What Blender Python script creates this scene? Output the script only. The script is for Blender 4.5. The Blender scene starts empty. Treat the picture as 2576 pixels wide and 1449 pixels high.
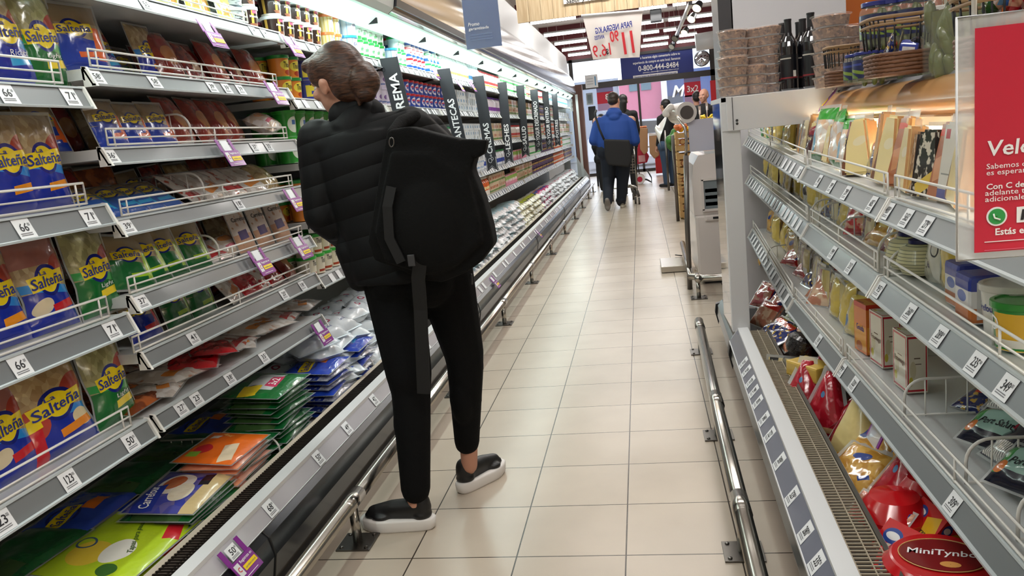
import bpy, bmesh, math, random
from mathutils import Vector, Matrix, Euler
from math import sin, cos, pi, radians
SC = bpy.context.scene
COL = SC.collection
# ---------------------------------------------------------------- camera
YAW, PIT, ROL, FPX, CH = 0.17356, 0.184346, 0.104795, 2019.3, 1.26
_F = Vector((-sin(YAW)*cos(PIT), cos(YAW)*cos(PIT), -sin(PIT)))
_r0 = Vector((cos(YAW), sin(YAW), 0)); _u0 = _r0.cross(_F)
_R = _r0*cos(ROL) - _u0*sin(ROL); _U = _r0*sin(ROL) + _u0*cos(ROL)
cd = bpy.data.cameras.new('camera'); cam = bpy.data.objects.new('camera', cd); COL.objects.link(cam)
M3 = Matrix((_R, _U, -_F)).transposed()
cam.matrix_world = Matrix.Translation((0, 0, CH)) @ M3.to_4x4()
cd.sensor_width = 36; cd.sensor_fit = 'HORIZONTAL'; cd.lens = FPX/2576*36; cd.clip_start = .05; cd.clip_end = 200
SC.camera = cam
def ray(px, py): return _R*((px-1288)/FPX) + _U*((724.5-py)/FPX) + _F
def at(px, py, x=None, y=None, z=None):
    """world point seen at a pixel of the photograph, on the wall x=, y= or the level z="""
    d = ray(px, py)
    t = x/d.x if x is not None else (y/d.y if y is not None else (z-CH)/d.z)
    return Vector((0, 0, CH)) + d*t
def ly(px, py, x=-1.45): return at(px, py, x=x).y
# ---------------------------------------------------------------- world and exposure
W = bpy.data.worlds.new('world'); SC.world = W; W.use_nodes = True
W.node_tree.nodes['Background'].inputs[0].default_value = (.80, .88, 1, 1)
W.node_tree.nodes['Background'].inputs[1].default_value = 2.2
SC.view_settings.view_transform = 'Standard'; SC.view_settings.look = 'None'
SC.view_settings.gamma = 1; SC.view_settings.use_curve_mapping = False
SC.view_settings.exposure = 0.38
def area(name, loc, sx, sy, power, color, rot=(0, 0, 0)):
    l = bpy.data.lights.new(name, 'AREA'); l.shape = 'RECTANGLE'; l.size = sx; l.size_y = sy; l.energy = power; l.color = color
    o = bpy.data.objects.new(name, l); o.location = loc; o.rotation_euler = rot; COL.objects.link(o); return o
# ---------------------------------------------------------------- materials
MC = {}
def S(c):
    if isinstance(c, str):
        c = c.lstrip('#'); c = [int(c[i:i+2], 16)/255 for i in (0, 2, 4)]
        c = [x/12.92 if x < .04045 else ((x+.055)/1.055)**2.4 for x in c]
    return (c[0], c[1], c[2], 1)
def base(name):
    m = bpy.data.materials.new(name); m.use_nodes = True
    nt = m.node_tree; b = nt.nodes['Principled BSDF']; return m, nt, b
def bumpit(nt, b, scale, strength, detail=2, dist=.01, coords='Object'):
    tc = nt.nodes.new('ShaderNodeTexCoord'); n = nt.nodes.new('ShaderNodeTexNoise'); n.inputs['Scale'].default_value = scale
    n.inputs['Detail'].default_value = detail
    bu = nt.nodes.new('ShaderNodeBump'); bu.inputs['Strength'].default_value = strength; bu.inputs['Distance'].default_value = dist
    nt.links.new(tc.outputs[coords], n.inputs['Vector']); nt.links.new(n.outputs[0], bu.inputs['Height']); nt.links.new(bu.outputs[0], b.inputs['Normal'])
def mat(name, c='#808080', rough=.5, metal=0, coat=0, bump=None, emit=0, trans=0, alpha=1, spec=.5):
    if name in MC: return MC[name]
    m, nt, b = base(name)
    b.inputs['Base Color'].default_value = S(c); b.inputs['Roughness'].default_value = rough; b.inputs['Metallic'].default_value = metal
    b.inputs['Coat Weight'].default_value = coat; b.inputs['Coat Roughness'].default_value = .12
    b.inputs['Transmission Weight'].default_value = trans; b.inputs['Alpha'].default_value = alpha
    b.inputs['Specular IOR Level'].default_value = spec
    if emit: b.inputs['Emission Color'].default_value = S(c); b.inputs['Emission Strength'].default_value = emit
    if bump: bumpit(nt, b, *bump)
    MC[name] = m; return m
def art(name, c0, layers, rough=.3, coat=.5, bump=(60, .5), alpha=None, metal=0):
    """printed surface: flat shapes laid over a base colour in the face's own UV square"""
    if name in MC: return MC[name]
    m, nt, b = base(name); L = nt.links; N = nt.nodes
    uv = N.new('ShaderNodeTexCoord')
    col = N.new('ShaderNodeRGB'); col.outputs[0].default_value = S(c0); col = col.outputs[0]
    for ly_ in layers:
        k = ly_[0]; c = S(ly_[-1])
        if k in ('rect', 'ell', 'ring'):
            _, cx, cy, w, h, rot = ly_[:6]
            mp = N.new('ShaderNodeMapping'); mp.vector_type = 'TEXTURE'
            mp.inputs['Location'].default_value = (cx, cy, 0); mp.inputs['Rotation'].default_value = (0, 0, radians(rot)); mp.inputs['Scale'].default_value = (w/2, h/2, 1)
            L.new(uv.outputs['UV'], mp.inputs['Vector'])
            sp = N.new('ShaderNodeSeparateXYZ'); L.new(mp.outputs[0], sp.inputs[0])
            if k == 'rect':
                a1 = N.new('ShaderNodeMath'); a1.operation = 'ABSOLUTE'; L.new(sp.outputs[0], a1.inputs[0])
                a2 = N.new('ShaderNodeMath'); a2.operation = 'ABSOLUTE'; L.new(sp.outputs[1], a2.inputs[0])
                mx = N.new('ShaderNodeMath'); mx.operation = 'MAXIMUM'; L.new(a1.outputs[0], mx.inputs[0]); L.new(a2.outputs[0], mx.inputs[1]); v = mx
                lt = N.new('ShaderNodeMath'); lt.operation = 'LESS_THAN'; lt.inputs[1].default_value = 1; L.new(v.outputs[0], lt.inputs[0]); mask = lt.outputs[0]
            else:
                cb = N.new('ShaderNodeCombineXYZ'); L.new(sp.outputs[0], cb.inputs[0]); L.new(sp.outputs[1], cb.inputs[1])
                le = N.new('ShaderNodeVectorMath'); le.operation = 'LENGTH'; L.new(cb.outputs[0], le.inputs[0])
                lt = N.new('ShaderNodeMath'); lt.operation = 'LESS_THAN'; lt.inputs[1].default_value = 1; L.new(le.outputs['Value'], lt.inputs[0]); mask = lt.outputs[0]
                if k == 'ring':
                    g = N.new('ShaderNodeMath'); g.operation = 'GREATER_THAN'; g.inputs[1].default_value = .78; L.new(le.outputs['Value'], g.inputs[0])
                    mu = N.new('ShaderNodeMath'); mu.operation = 'MULTIPLY'; L.new(mask, mu.inputs[0]); L.new(g.outputs[0], mu.inputs[1]); mask = mu.outputs[0]
        elif k == 'nuts':     # ('nuts', scale, amount, colour): the same lumps at true size around a tub
            vo = N.new('ShaderNodeTexVoronoi'); vo.inputs['Scale'].default_value = ly_[1]; L.new(uv.outputs['Object'], vo.inputs['Vector'])
            sp = N.new('ShaderNodeSeparateXYZ'); L.new(vo.outputs['Color'], sp.inputs[0])
            mu = N.new('ShaderNodeMath'); mu.operation = 'MULTIPLY'; mu.inputs[1].default_value = ly_[2]; L.new(sp.outputs[0], mu.inputs[0]); mask = mu.outputs[0]
        elif k == 'vor':      # ('vor', scale, amount, colour): irregular lumps of food seen through film
            vo = N.new('ShaderNodeTexVoronoi'); vo.inputs['Scale'].default_value = ly_[1]; L.new(uv.outputs['UV'], vo.inputs['Vector'])
            sp = N.new('ShaderNodeSeparateXYZ'); L.new(vo.outputs['Color'], sp.inputs[0])
            mu = N.new('ShaderNodeMath'); mu.operation = 'MULTIPLY'; mu.inputs[1].default_value = ly_[2]; L.new(sp.outputs[0], mu.inputs[0]); mask = mu.outputs[0]
        elif k == 'noise':    # ('noise', scale, threshold, colour)
            no = N.new('ShaderNodeTexNoise'); no.inputs['Scale'].default_value = ly_[1]; L.new(uv.outputs['UV'], no.inputs['Vector'])
            g = N.new('ShaderNodeMapRange'); g.inputs[1].default_value = ly_[2]-.03; g.inputs[2].default_value = ly_[2]+.03; L.new(no.outputs[0], g.inputs[0]); mask = g.outputs[0]
        elif k == 'str':      # ('str', count, duty, horizontal, colour)
            sp = N.new('ShaderNodeSeparateXYZ'); L.new(uv.outputs['UV'], sp.inputs[0])
            mu = N.new('ShaderNodeMath'); mu.operation = 'MULTIPLY'; mu.inputs[1].default_value = ly_[1]; L.new(sp.outputs[ly_[3]], mu.inputs[0])
            fr = N.new('ShaderNodeMath'); fr.operation = 'FRACT'; L.new(mu.outputs[0], fr.inputs[0])
            lt = N.new('ShaderNodeMath'); lt.operation = 'LESS_THAN'; lt.inputs[1].default_value = ly_[2]; L.new(fr.outputs[0], lt.inputs[0]); mask = lt.outputs[0]
        mi = N.new('ShaderNodeMix'); mi.data_type = 'RGBA'; L.new(mask, mi.inputs[0]); L.new(col, mi.inputs[6]); mi.inputs[7].default_value = c
        col = mi.outputs[2]
    L.new(col, b.inputs['Base Color']); b.inputs['Roughness'].default_value = rough; b.inputs['Coat Weight'].default_value = coat
    b.inputs['Coat Roughness'].default_value = .1; b.inputs['Metallic'].default_value = metal
    if bump: bumpit(nt, b, bump[0], bump[1], 1, .004)
    MC[name] = m; return m
# ---------------------------------------------------------------- mesh building
class MB:
    def __init__(s): s.v = []; s.f = []; s.m = []; s.u = []; s.mats = []; s.sm = []
    def mi(s, m):
        if m not in s.mats: s.mats.append(m)
        return s.mats.index(m)
    def add(s, vs, fs, m, uvs=None, smooth=False, T=None):
        o = len(s.v); vs = [Vector(v) for v in vs]
        if T is not None: vs = [T @ v for v in vs]
        s.v += vs; s.u += (uvs if uvs else [(0, 0)]*len(vs)); i = s.mi(m)
        for f in fs: s.f.append(tuple(o+j for j in f)); s.m.append(i); s.sm.append(smooth)
        return s
    def box(s, c, d, m, T=None, b=0):
        x, y, z = c; a, e, h = d[0]/2, d[1]/2, d[2]/2
        if not b:
            # 6 faces with own UVs
            P = [Vector((x+i*a, y+j*e, z+k*h)) for i in (-1, 1) for j in (-1, 1) for k in (-1, 1)]
            F = [(0, 4, 5, 1), (6, 2, 3, 7), (2, 0, 1, 3), (4, 6, 7, 5), (1, 5, 7, 3), (2, 6, 4, 0)]
            for f in F: s.add([P[q] for q in f], [(0, 1, 2, 3)], m, [(0, 0), (1, 0), (1, 1), (0, 1)], False, T)
            return s
        bm = bmesh.new(); bmesh.ops.create_cube(bm, size=1)
        for v in bm.verts: v.co = Vector((v.co.x*d[0], v.co.y*d[1], v.co.z*d[2]))
        bmesh.ops.bevel(bm, geom=bm.edges[:], offset=b, segments=2, affect='EDGES', profile=.6)
        vs = [v.co + Vector(c) for v in bm.verts]; bm.verts.index_update()
        uv = [((v.co.x/d[0]+.5) if abs(d[0]) >= abs(d[1]) else (v.co.y/d[1]+.5), v.co.z/d[2]+.5) for v in bm.verts]
        s.add(vs, [[v.index for v in f.verts] for f in bm.faces], m, uv, False, T); bm.free(); return s
    def tube(s, pts, r, m, n=8, T=None, closed=False, caps=True):
        pts = [Vector(p) for p in pts]; N = len(pts); vs = []; up = None
        rr = r if hasattr(r, '__len__') else [r]*N
        for i, p in enumerate(pts):
            if closed: t = (pts[(i+1) % N]-pts[i-1]).normalized()
            else: t = (pts[min(i+1, N-1)]-pts[max(i-1, 0)]).normalized()
            if up is None: up = Vector((0, 0, 1)) if abs(t.z) < .9 else Vector((1, 0, 0))
            a = t.cross(up)
            if a.length < 1e-4: a = t.orthogonal()
            a.normalize(); b = a.cross(t).normalized(); up = b
            for k in range(n): an = 2*pi*k/n; vs.append(p + (a*cos(an)+b*sin(an))*rr[i])
        fs = [(i*n+k, i*n+(k+1) % n, ((i+1) % N)*n+(k+1) % n, ((i+1) % N)*n+k) for i in range(N if closed else N-1) for k in range(n)]
        fs = [f[::-1] for f in fs]
        if not closed and caps: fs += [tuple(range(n)), tuple(range(N*n-1, N*n-n-1, -1))]
        return s.add(vs, fs, m, None, True, T)
    def lathe(s, prof, m, n=16, T=None, sx=1, sy=1, uvr=True, mats=None):
        """profile of (r, z); UV u = angle (front -Y at .5), v along height. mats: one per segment"""
        z0, z1 = min(p[1] for p in prof), max(p[1] for p in prof)
        for i in range(len(prof)-1):
            mm = mats[i] if mats else m; vs = []; uv = []
            for (r, z) in (prof[i], prof[i+1]):
                for k in range(n+1):
                    an = 2*pi*k/n + pi/2; vs.append((r*cos(an)*sx, r*sin(an)*sy, z)); uv.append((k/n, (z-z0)/max(1e-6, z1-z0)))
            s.add(vs, [(k, k+1, n+2+k, n+1+k) for k in range(n)], mm, uv, abs(prof[i][1]-prof[i+1][1]) > 1e-5, T)
        return s
    def prism(s, prof, y0, y1, m, T=None, caps=True, close=True, smooth=False):
        """closed (x, z) profile extruded along y"""
        n = len(prof); vs = [(p[0], y0, p[1]) for p in prof]+[(p[0], y1, p[1]) for p in prof]
        fs = [(i, (i+1) % n, n+(i+1) % n, n+i) for i in range(n if close else n-1)]
        s.add(vs, fs, m, None, smooth, T)
        if caps and close: s.add(vs, [tuple(range(n-1, -1, -1)), tuple(range(n, 2*n))], m, None, False, T)
        return s
    def mesh(s, name):
        me = bpy.data.meshes.new(name); me.from_pydata([tuple(v) for v in s.v], [], s.f)
        for m in s.mats: me.materials.append(m)
        me.polygons.foreach_set('material_index', s.m); me.polygons.foreach_set('use_smooth', s.sm)
        uvl = me.uv_layers.new(name='UVMap'); li = [0]*len(me.loops); me.loops.foreach_get('vertex_index', li)
        uvl.data.foreach_set('uv', [c for i in li for c in s.u[i]]); me.update(); return me
    def obj(s, name, parent=None, loc=None, fix=False):
        me = s.mesh(name)
        if fix:
            bm = bmesh.new(); bm.from_mesh(me); bmesh.ops.recalc_face_normals(bm, faces=bm.faces[:]); bm.to_mesh(me); bm.free()
        return link(name, me, parent, loc)
def link(name, me, parent=None, loc=None):
    o = bpy.data.objects.new(name, me); COL.objects.link(o)
    if parent: o.parent = parent
    if loc is not None: o.location = loc
    return o
def tag(o, label, cat, group=None, kind=None):
    o['label'] = label; o['category'] = cat
    if group: o['group'] = group
    if kind: o['kind'] = kind
    return o
def struct(o): o['kind'] = 'structure'; return o
def thing(name, label, cat, loc=(0, 0, 0), rz=0, group=None):
    o = bpy.data.objects.new(name, None); COL.objects.link(o); o.location = loc; o.rotation_euler = (0, 0, rz); o.empty_display_size = .05
    return tag(o, label, cat, group)
def TR(loc=(0, 0, 0), rx=0, ry=0, rz=0, s=1):
    return Matrix.Translation(loc) @ Euler((radians(rx), radians(ry), radians(rz))).to_matrix().to_4x4() @ Matrix.Diagonal((s, s, s, 1))
# ---------------------------------------------------------------- lettering
TC = {}
def traw(st, bold=0):
    k = (st, bold)
    if k in TC: return TC[k]
    cu = bpy.data.curves.new('t', 'FONT'); cu.body = st; cu.size = 1; cu.offset = bold; cu.align_x = 'LEFT'; cu.resolution_u = 2
    o = bpy.data.objects.new('t', cu); COL.objects.link(o); dg = bpy.context.evaluated_depsgraph_get()
    me = bpy.data.meshes.new_from_object(o.evaluated_get(dg))
    vs = [v.co.copy() for v in me.vertices]; fs = [tuple(p.vertices) for p in me.polygons]
    bpy.data.objects.remove(o); bpy.data.curves.remove(cu); bpy.data.meshes.remove(me)
    x0, x1 = min(v.x for v in vs), max(v.x for v in vs); y0, y1 = min(v.y for v in vs), max(v.y for v in vs)
    vs = [((v.x-x0)/(x1-x0)-.5, (v.y-y0)/(y1-y0)-.5) for v in vs]
    TC[k] = (vs, fs, (x1-x0)/(y1-y0)); return TC[k]
def letters(mb, st, w, h, m, cx=0, cz=0, T=None, bold=0, shear=0, rot=0, surf=None, y=0, arc=0):
    """flat letters in the XZ plane facing -Y, bounding box w x h about (cx, cz); surf(x,z) gives the y they lie on"""
    vs, fs, asp = traw(st, bold)
    if w is None: w = h*asp
    c, s_ = cos(radians(rot)), sin(radians(rot)); out = []
    for (a, b) in vs:
        X = a*w + b*h*shear; Z = b*h + arc*(1-(2*a)**2)
        x_, z_ = X*c-Z*s_+cx, X*s_+Z*c+cz
        out.append((x_, (surf(x_, z_) if surf else y), z_))
    mb.add(out, fs, m, None, False, T)
def label_text(parent, name, items, T=None):
    mb = MB()
    for it in items: letters(mb, *it[0], T=T, **it[1])
    return mb.obj(name, parent)
# ---------------------------------------------------------------- voxel-blended forms (people, bags)
def blob(name, parts, m, vox=.008, smooth=6, parent=None, sub=None, loc=None):
    bm = bmesh.new()
    for p in parts:
        if p[0] == 'cap':
            _, a, b, ra, rb = p; a = Vector(a); b = Vector(b); d = b-a; L = max(d.length, 1e-5); q = d.to_track_quat('Z', 'Y').to_matrix()
            prof = [(ra*cos(t), -ra*sin(t)) for t in (pi/2-.01, pi/3, pi/6, 0)]+[(rb*cos(t), L+rb*sin(t)) for t in (0, pi/6, pi/3, pi/2-.01)]
            n = 14; rings = [[bm.verts.new(a + q @ Vector((r*cos(2*pi*k/n), r*sin(2*pi*k/n), z))) for k in range(n)] for r, z in prof]
            for i in range(len(rings)-1):
                for k in range(n): bm.faces.new((rings[i][k], rings[i][(k+1) % n], rings[i+1][(k+1) % n], rings[i+1][k]))
            bm.faces.new(rings[0][::-1]); bm.faces.new(rings[-1])
        elif p[0] == 'ell':
            _, c, r, rot = p; R_ = Euler([radians(t) for t in rot]).to_matrix()
            g = bmesh.ops.create_uvsphere(bm, u_segments=20, v_segments=12, radius=1)
            for v in g['verts']: v.co = R_ @ Vector((v.co.x*r[0], v.co.y*r[1], v.co.z*r[2])) + Vector(c)
        elif p[0] == 'poly':   # (x,z) outline between y0 and y1
            _, pts, y0, y1 = p
            a = [bm.verts.new((x, y0, z)) for x, z in pts]; b = [bm.verts.new((x, y1, z)) for x, z in pts]; n = len(pts)
            bm.faces.new(a); bm.faces.new(b[::-1])
            for i in range(n): bm.faces.new((a[(i+1) % n], a[i], b[i], b[(i+1) % n]))
        elif p[0] == 'loft':   # list of (centre, rx, ry) horizontal-ish ellipses, optional rotation about z
            n = 24; rings = []
            for (c, rx, ry, rz) in p[1]:
                rings.append([bm.verts.new((c[0]+rx*cos(t)*cos(rz)-ry*sin(t)*sin(rz), c[1]+rx*cos(t)*sin(rz)+ry*sin(t)*cos(rz), c[2] + (0))) for t in [2*pi*k/n for k in range(n)]])
            for i in range(len(rings)-1):
                for k in range(n): bm.faces.new((rings[i][k], rings[i][(k+1) % n], rings[i+1][(k+1) % n], rings[i+1][k]))
            bm.faces.new(rings[0][::-1]); bm.faces.new(rings[-1])
    bmesh.ops.recalc_face_normals(bm, faces=bm.faces[:])
    me = bpy.data.meshes.new(name); bm.to_mesh(me); bm.free()
    o = bpy.data.objects.new(name, me); COL.objects.link(o)
    r = o.modifiers.new('r', 'REMESH'); r.mode = 'VOXEL'; r.voxel_size = vox; r.use_smooth_shade = True
    if smooth: s = o.modifiers.new('s', 'SMOOTH'); s.iterations = smooth; s.factor = .5
    dg = bpy.context.evaluated_depsgraph_get(); me2 = bpy.data.meshes.new_from_object(o.evaluated_get(dg)); bpy.data.objects.remove(o); bpy.data.meshes.remove(me)
    me2.name = name; me2.materials.clear(); me2.materials.append(m)
    for pl in me2.polygons: pl.use_smooth = True
    if sub: sub(me2)
    return link(name, me2, parent, loc)
# ---------------------------------------------------------------- base materials
white = mat('white_paint', '#d9dadb', .4); offw = mat('offwhite_metal', '#cfd2d2', .35, coat=.2)
wire = mat('wire_white', '#e2e0da', .35); railg = mat('rail_grey', '#75797b', .35, coat=.3); raill = mat('rail_light', '#bcc4c6', .3, coat=.3)
steel = mat('brushed_steel', '#b9b4ac', .22, 1); dsteel = mat('dark_steel', '#6d6a66', .35, 1); black = mat('black_plastic', '#15161a', .4)
paper = mat('label_paper', '#e4e6e8', .6); ink = mat('ink', '#1c1c22', .6); purple = mat('promo_purple', '#7d1f86', .4, coat=.3)
yel = mat('tag_yellow', '#f2d21c', .5); lettw = mat('lettering_white', '#f2f2f2', .5); lettr = mat('lettering_red', '#c5202c', .5)
lettb = mat('lettering_blue', '#1d2a86', .5); lettg = mat('lettering_green', '#1f7a3a', .5)
# ================================================================ THE ROOM
def floor_mat():
    m, nt, b = base('floor_tiles'); N = nt.nodes; L = nt.links
    tc = N.new('ShaderNodeTexCoord'); mp = N.new('ShaderNodeMapping'); mp.inputs['Location'].default_value = (.1297, -2.2248, 0); L.new(tc.outputs['Object'], mp.inputs[0])
    br = N.new('ShaderNodeTexBrick'); br.offset = 0; br.squash = 1; br.inputs['Scale'].default_value = 1
    br.inputs['Brick Width'].default_value = .3335; br.inputs['Row Height'].default_value = .3335; br.inputs['Mortar Size'].default_value = .0024; br.inputs['Mortar Smooth'].default_value = .1
    br.inputs['Color1'].default_value = S('#c8baa9'); br.inputs['Color2'].default_value = S('#c1b3a2'); br.inputs['Mortar'].default_value = S('#3c332b'); L.new(mp.outputs[0], br.inputs[0])
    no = N.new('ShaderNodeTexNoise'); no.inputs['Scale'].default_value = 3; no.inputs['Detail'].default_value = 4; L.new(tc.outputs['Object'], no.inputs[0])
    mx = N.new('ShaderNodeMix'); mx.data_type = 'RGBA'; mx.blend_type = 'MULTIPLY'; mx.inputs[0].default_value = .25
    L.new(br.outputs[0], mx.inputs[6]); L.new(no.outputs[0], mx.inputs[7]); L.new(mx.outputs[2], b.inputs['Base Color'])
    b.inputs['Roughness'].default_value = .27; b.inputs['Specular IOR Level'].default_value = .35
    bumpit(nt, b, 2.5, .03, 1, .02); return m
fl = MB(); fl.box((0, 10, -.05), (9, 24.4, .1), floor_mat()); struct(fl.obj('floor'))
g = MB(); g.box((0, 42, -.12), (60, 39.6, .1), mat('asphalt', '#77777c', .8)); struct(g.obj('street_ground'))
wallm = mat('wall_paint', '#cfc8c0', .6); maroon = mat('maroon_beam', '#5c1820', .5); redw = mat('red_wall', '#8e1626', .5)
ceilm = mat('ceiling_white', '#cfc8c2', .7)
w = MB(); w.box((-2.12, 10, 1.8), (.12, 24.4, 3.6), wallm); struct(w.obj('wall_left'))
w = MB(); w.box((4.4, 10, 1.8), (.12, 24.4, 3.6), wallm); struct(w.obj('wall_right'))
w = MB(); w.box((1.1, -2.1, 1.8), (6.6, .12, 3.6), wallm); struct(w.obj('wall_back'))
w = MB(); w.box((1.1, 10, 3.65), (6.8, 24.4, .1), ceilm)
for i in range(13): w.box((1.1, -1 + i*1.8 + .0, 3.54), (6.6, .16, .12), maroon)
struct(w.obj('ceiling'))
# white fascia above the left cabinets
w = MB(); w.prism([(-2.05, 2.45), (-1.37, 2.43), (-1.40, 2.80), (-2.05, 2.80)], .2, 17.4, white); o = struct(w.obj('trim_1'))
# storefront at y = 22
sf = MB(); df = mat('dark_frame', '#33302f', .4)
def sbar(x0, x1, z0, z1, m=df, y=22.05, t=.1, mb=None): (mb or sf).box(((x0+x1)/2, y, (z0+z1)/2), (x1-x0, t, z1-z0), m)
sbar(-2.06, 2.2, 2.30, 2.45); sbar(-2.06, 2.2, 3.03, 3.10); sbar(-1.72, -1.62, 0, 3.1); sbar(.03, .09, 0, 2.3); sbar(1.92, 2.06, 0, 3.1); sbar(-2.06, 2.1, 0, .08); sbar(-2.06, -1.9, 0, 3.1)
struct(sf.obj('window_frame'))
sf = MB(); sbar(-2.06, 2.2, 3.10, 3.6, maroon); sbar(2.06, 4.4, 0, 3.6, redw); struct(sf.obj('wall_front'))
gm = mat('window_glass', '#f4f8fa', .02, alpha=.12, spec=.5)
gl = MB(); gl.box((.1, 22.06, 1.2), (3.6, .012, 2.2), gm); gl.box((.1, 22.06, 2.74), (3.6, .012, .58), gm); struct(gl.obj('window_1'))
# ---- ceiling lights
tube_m = mat('lit_tube', '#fdfcfa', .5, emit=7)
cl_rows = {14.7: [(-1.75, -.95), (.15, .62), (.72, .95), (1.05, 1.85)], 16.8: [(-1.75, -.92), (.18, .62), (.72, .95), (1.15, 1.8)], 18.6: [(-1.72, -1.0), (.2, .58), (.68, .95), (1.2, 1.9)],
           20.2: [(-1.7, -1.1), (.25, .85), (1.1, 1.5)], 21.7: [(-1.68, -1.1), (.2, .88), (1.1, 1.6)], 12.6: [(-1.3, -.2), (.3, 1.7)], 10.4: [(-1.2, .1), (.4, 1.8)], 8.2: [(.9, 2.3)], 6.0: [(-.9, .5), (.8, 2.2)], 3.9: [(-.9, .5), (.9, 2.3)], 1.8: [(-1., .6), (.9, 2.4)], -.3: [(-1., .6), (.9, 2.4)]}
nm = {14.7: 'fifth', 16.8: 'fourth', 18.6: 'third', 20.2: 'second', 21.7: 'first'}
for y, segs in cl_rows.items():
    for k, (a, b_) in enumerate(segs):
        side = 'left of the hanging price sheet' if b_ < 0 else ['', 'just right of the hanging price sheet', 'in the middle beside the spotlight track', 'over the fruit counter at right'][min(3, k)]
        lab = f'slim lit tube light on ceiling, {nm[y]} row from the shop window, {side}' if y in nm else 'slim lit tube light hanging overhead nearer the camera'
        t = thing('ceiling_light', lab, 'ceiling light', ((a+b_)/2, y, 3.2), 0, 'ceiling tube lights')
        q = MB(); q.tube([(a-(a+b_)/2, 0, 0), (b_-(a+b_)/2, 0, 0)], .028, tube_m, 8); q.obj('tube', t)
        q = MB(); q.box((0, 0, .045), (b_-a, .05, .03), offw)
        for s in (-1, 1): q.tube([(s*(b_-a)*.4, 0, .05), (s*(b_-a)*.4, 0, .4)], .003, wire, 5)
        q.obj('fitting', t)
for y, p in ((.3, 36), (3.6, 36), (7.4, 42), (11.0, 44), (14.7, 46), (18.6, 46)):
    area('tube_light', (.3, y, 3.12), 2.6, .25, p, (1, .97, .93))
area('day_light', (.1, 22.3, 1.6), 3.4, 2.6, 45, (.86, .93, 1), (radians(90), 0, pi))
# ---- left refrigerated cabinet
YA, YB = .3, 17.2
cabd = mat('cabinet_bumper', '#4c4f53', .22, .75); cabk = mat('toe_kick', '#191919', .5); deckm = mat('cabinet_deck', '#b9b4ab', .4); backm = mat('cabinet_back', '#8d9290', .5)
cream = mat('cream_bar', '#c3b7a6', .4); slot = mat('grille_slot', '#2a2522', .6); gwire = mat('grille_wire', '#3a332e', .4, .6)
labels_m = mat('label_channel', '#b6b3b8', .25, coat=.6); glow = mat('light_cover', '#d6f0e6', .4, emit=.75); canw = mat('canopy_white', '#cfd6d2', .35, coat=.3)
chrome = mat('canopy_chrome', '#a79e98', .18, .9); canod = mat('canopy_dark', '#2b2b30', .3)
cab = thing('refrigerated_cabinet', 'long open refrigerated cabinet with dark bumper running down the left of the aisle', 'refrigerator', (0, 0, 0))
q = MB(); q.prism([(-1.95, .05), (-1.155, .05), (-1.115, .10), (-1.100, .17), (-1.112, .225), (-1.135, .248), (-1.19, .26), (-1.19, .2), (-1.95, .15)], YA, YB, cabd); q.prism([(-1.95, 0), (-1.17, 0), (-1.17, .05), (-1.95, .05)], YA, YB, cabk)
for y in (1.95, 5.0, 8.1, 11.2, 14.3): q.prism([(-1.155, .05), (-1.112, .10), (-1.097, .17), (-1.109, .225), (-1.133, .25), (-1.15, .2)], y, y+.006, cabk)
q.obj('base_panel', cab, fix=True)
q = MB(); q.prism([(-1.131, .247), (-1.127, .250), (-1.156, .294), (-1.162, .292)], YA, YB, labels_m); q.obj('label_channel', cab, fix=True)
q = MB(); q.prism([(-1.128, .243), (-1.124, .249), (-1.134, .249), (-1.134, .243)], YA, YB, white); q.prism([(-1.153, .290), (-1.153, .303), (-1.197, .303), (-1.197, .270), (-1.185, .285), (-1.160, .290)], YA, YB, white); q.obj('front_trim', cab, fix=True)
q = MB(); q.box((-1.235, (YA+YB)/2, .24), (.078, YB-YA, .02), slot); y = YA
while y < YB: q.box((-1.234, y, .287), (.074, .0035, .004), gwire); y += .014 if y < 6 else .03
for x in (-1.20, -1.235, -1.268): q.box((x, (YA+YB)/2, .284), (.003, YB-YA, .003), gwire)
q.obj('air_grille', cab)
q = MB(); q.box((-1.282, (YA+YB)/2, .255), (.022, YB-YA, .065), cream); q.box((-1.62, (YA+YB)/2, .20), (.66, YB-YA, .02), deckm); q.obj('deck', cab)
q = MB(); q.box((-1.97, (YA+YB)/2, 1.2), (.03, YB-YA, 2.2), backm); q.obj('back_panel', cab)
q = MB(); q.prism([(-1.95, 2.03), (-1.36, 1.985), (-1.30, 1.985), (-1.29, 2.0), (-1.30, 2.03), (-1.95, 2.06)], YA, YB, canw); q.obj('canopy_soffit', cab, fix=True)
q = MB(); q.prism([(-1.44, 1.93), (-1.40, 1.912), (-1.305, 1.975), (-1.345, 1.99)], 3.2, YB, glow); q.prism([(-1.40, 1.97), (-1.36, 1.955), (-1.31, 1.975), (-1.345, 1.99)], YA, 3.2, glow)
for y in range(4, 17): q.box((-1.37, y+.3, 1.942), (.09, .006, .03), canod)
q.obj('light_cover', cab, fix=True)
pr = [(-1.295, 1.985), (-1.262, 2.01), (-1.250, 2.06), (-1.245, 2.16), (-1.27, 2.27), (-1.31, 2.35), (-1.36, 2.42), (-1.42, 2.42), (-1.34, 2.3), (-1.30, 2.1), (-1.30, 2.0)]
q = MB(); q.prism(pr, 4.42, YB, chrome, smooth=True); q.obj('canopy_front', cab, fix=True)
q = MB(); q.prism([(a-.0, b_) for a, b_ in pr], YA, 4.41, canw); q.obj('canopy_front', cab, fix=True)
q = MB(); q.prism([(-1.26, 2.02), (-1.245, 2.02), (-1.238, 2.06), (-1.255, 2.06)], 4.42, YB, canod); q.obj('canopy_dark_line', cab, fix=True)  # thin black line along the lower edge of the chrome canopy front
q = MB()
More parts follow.
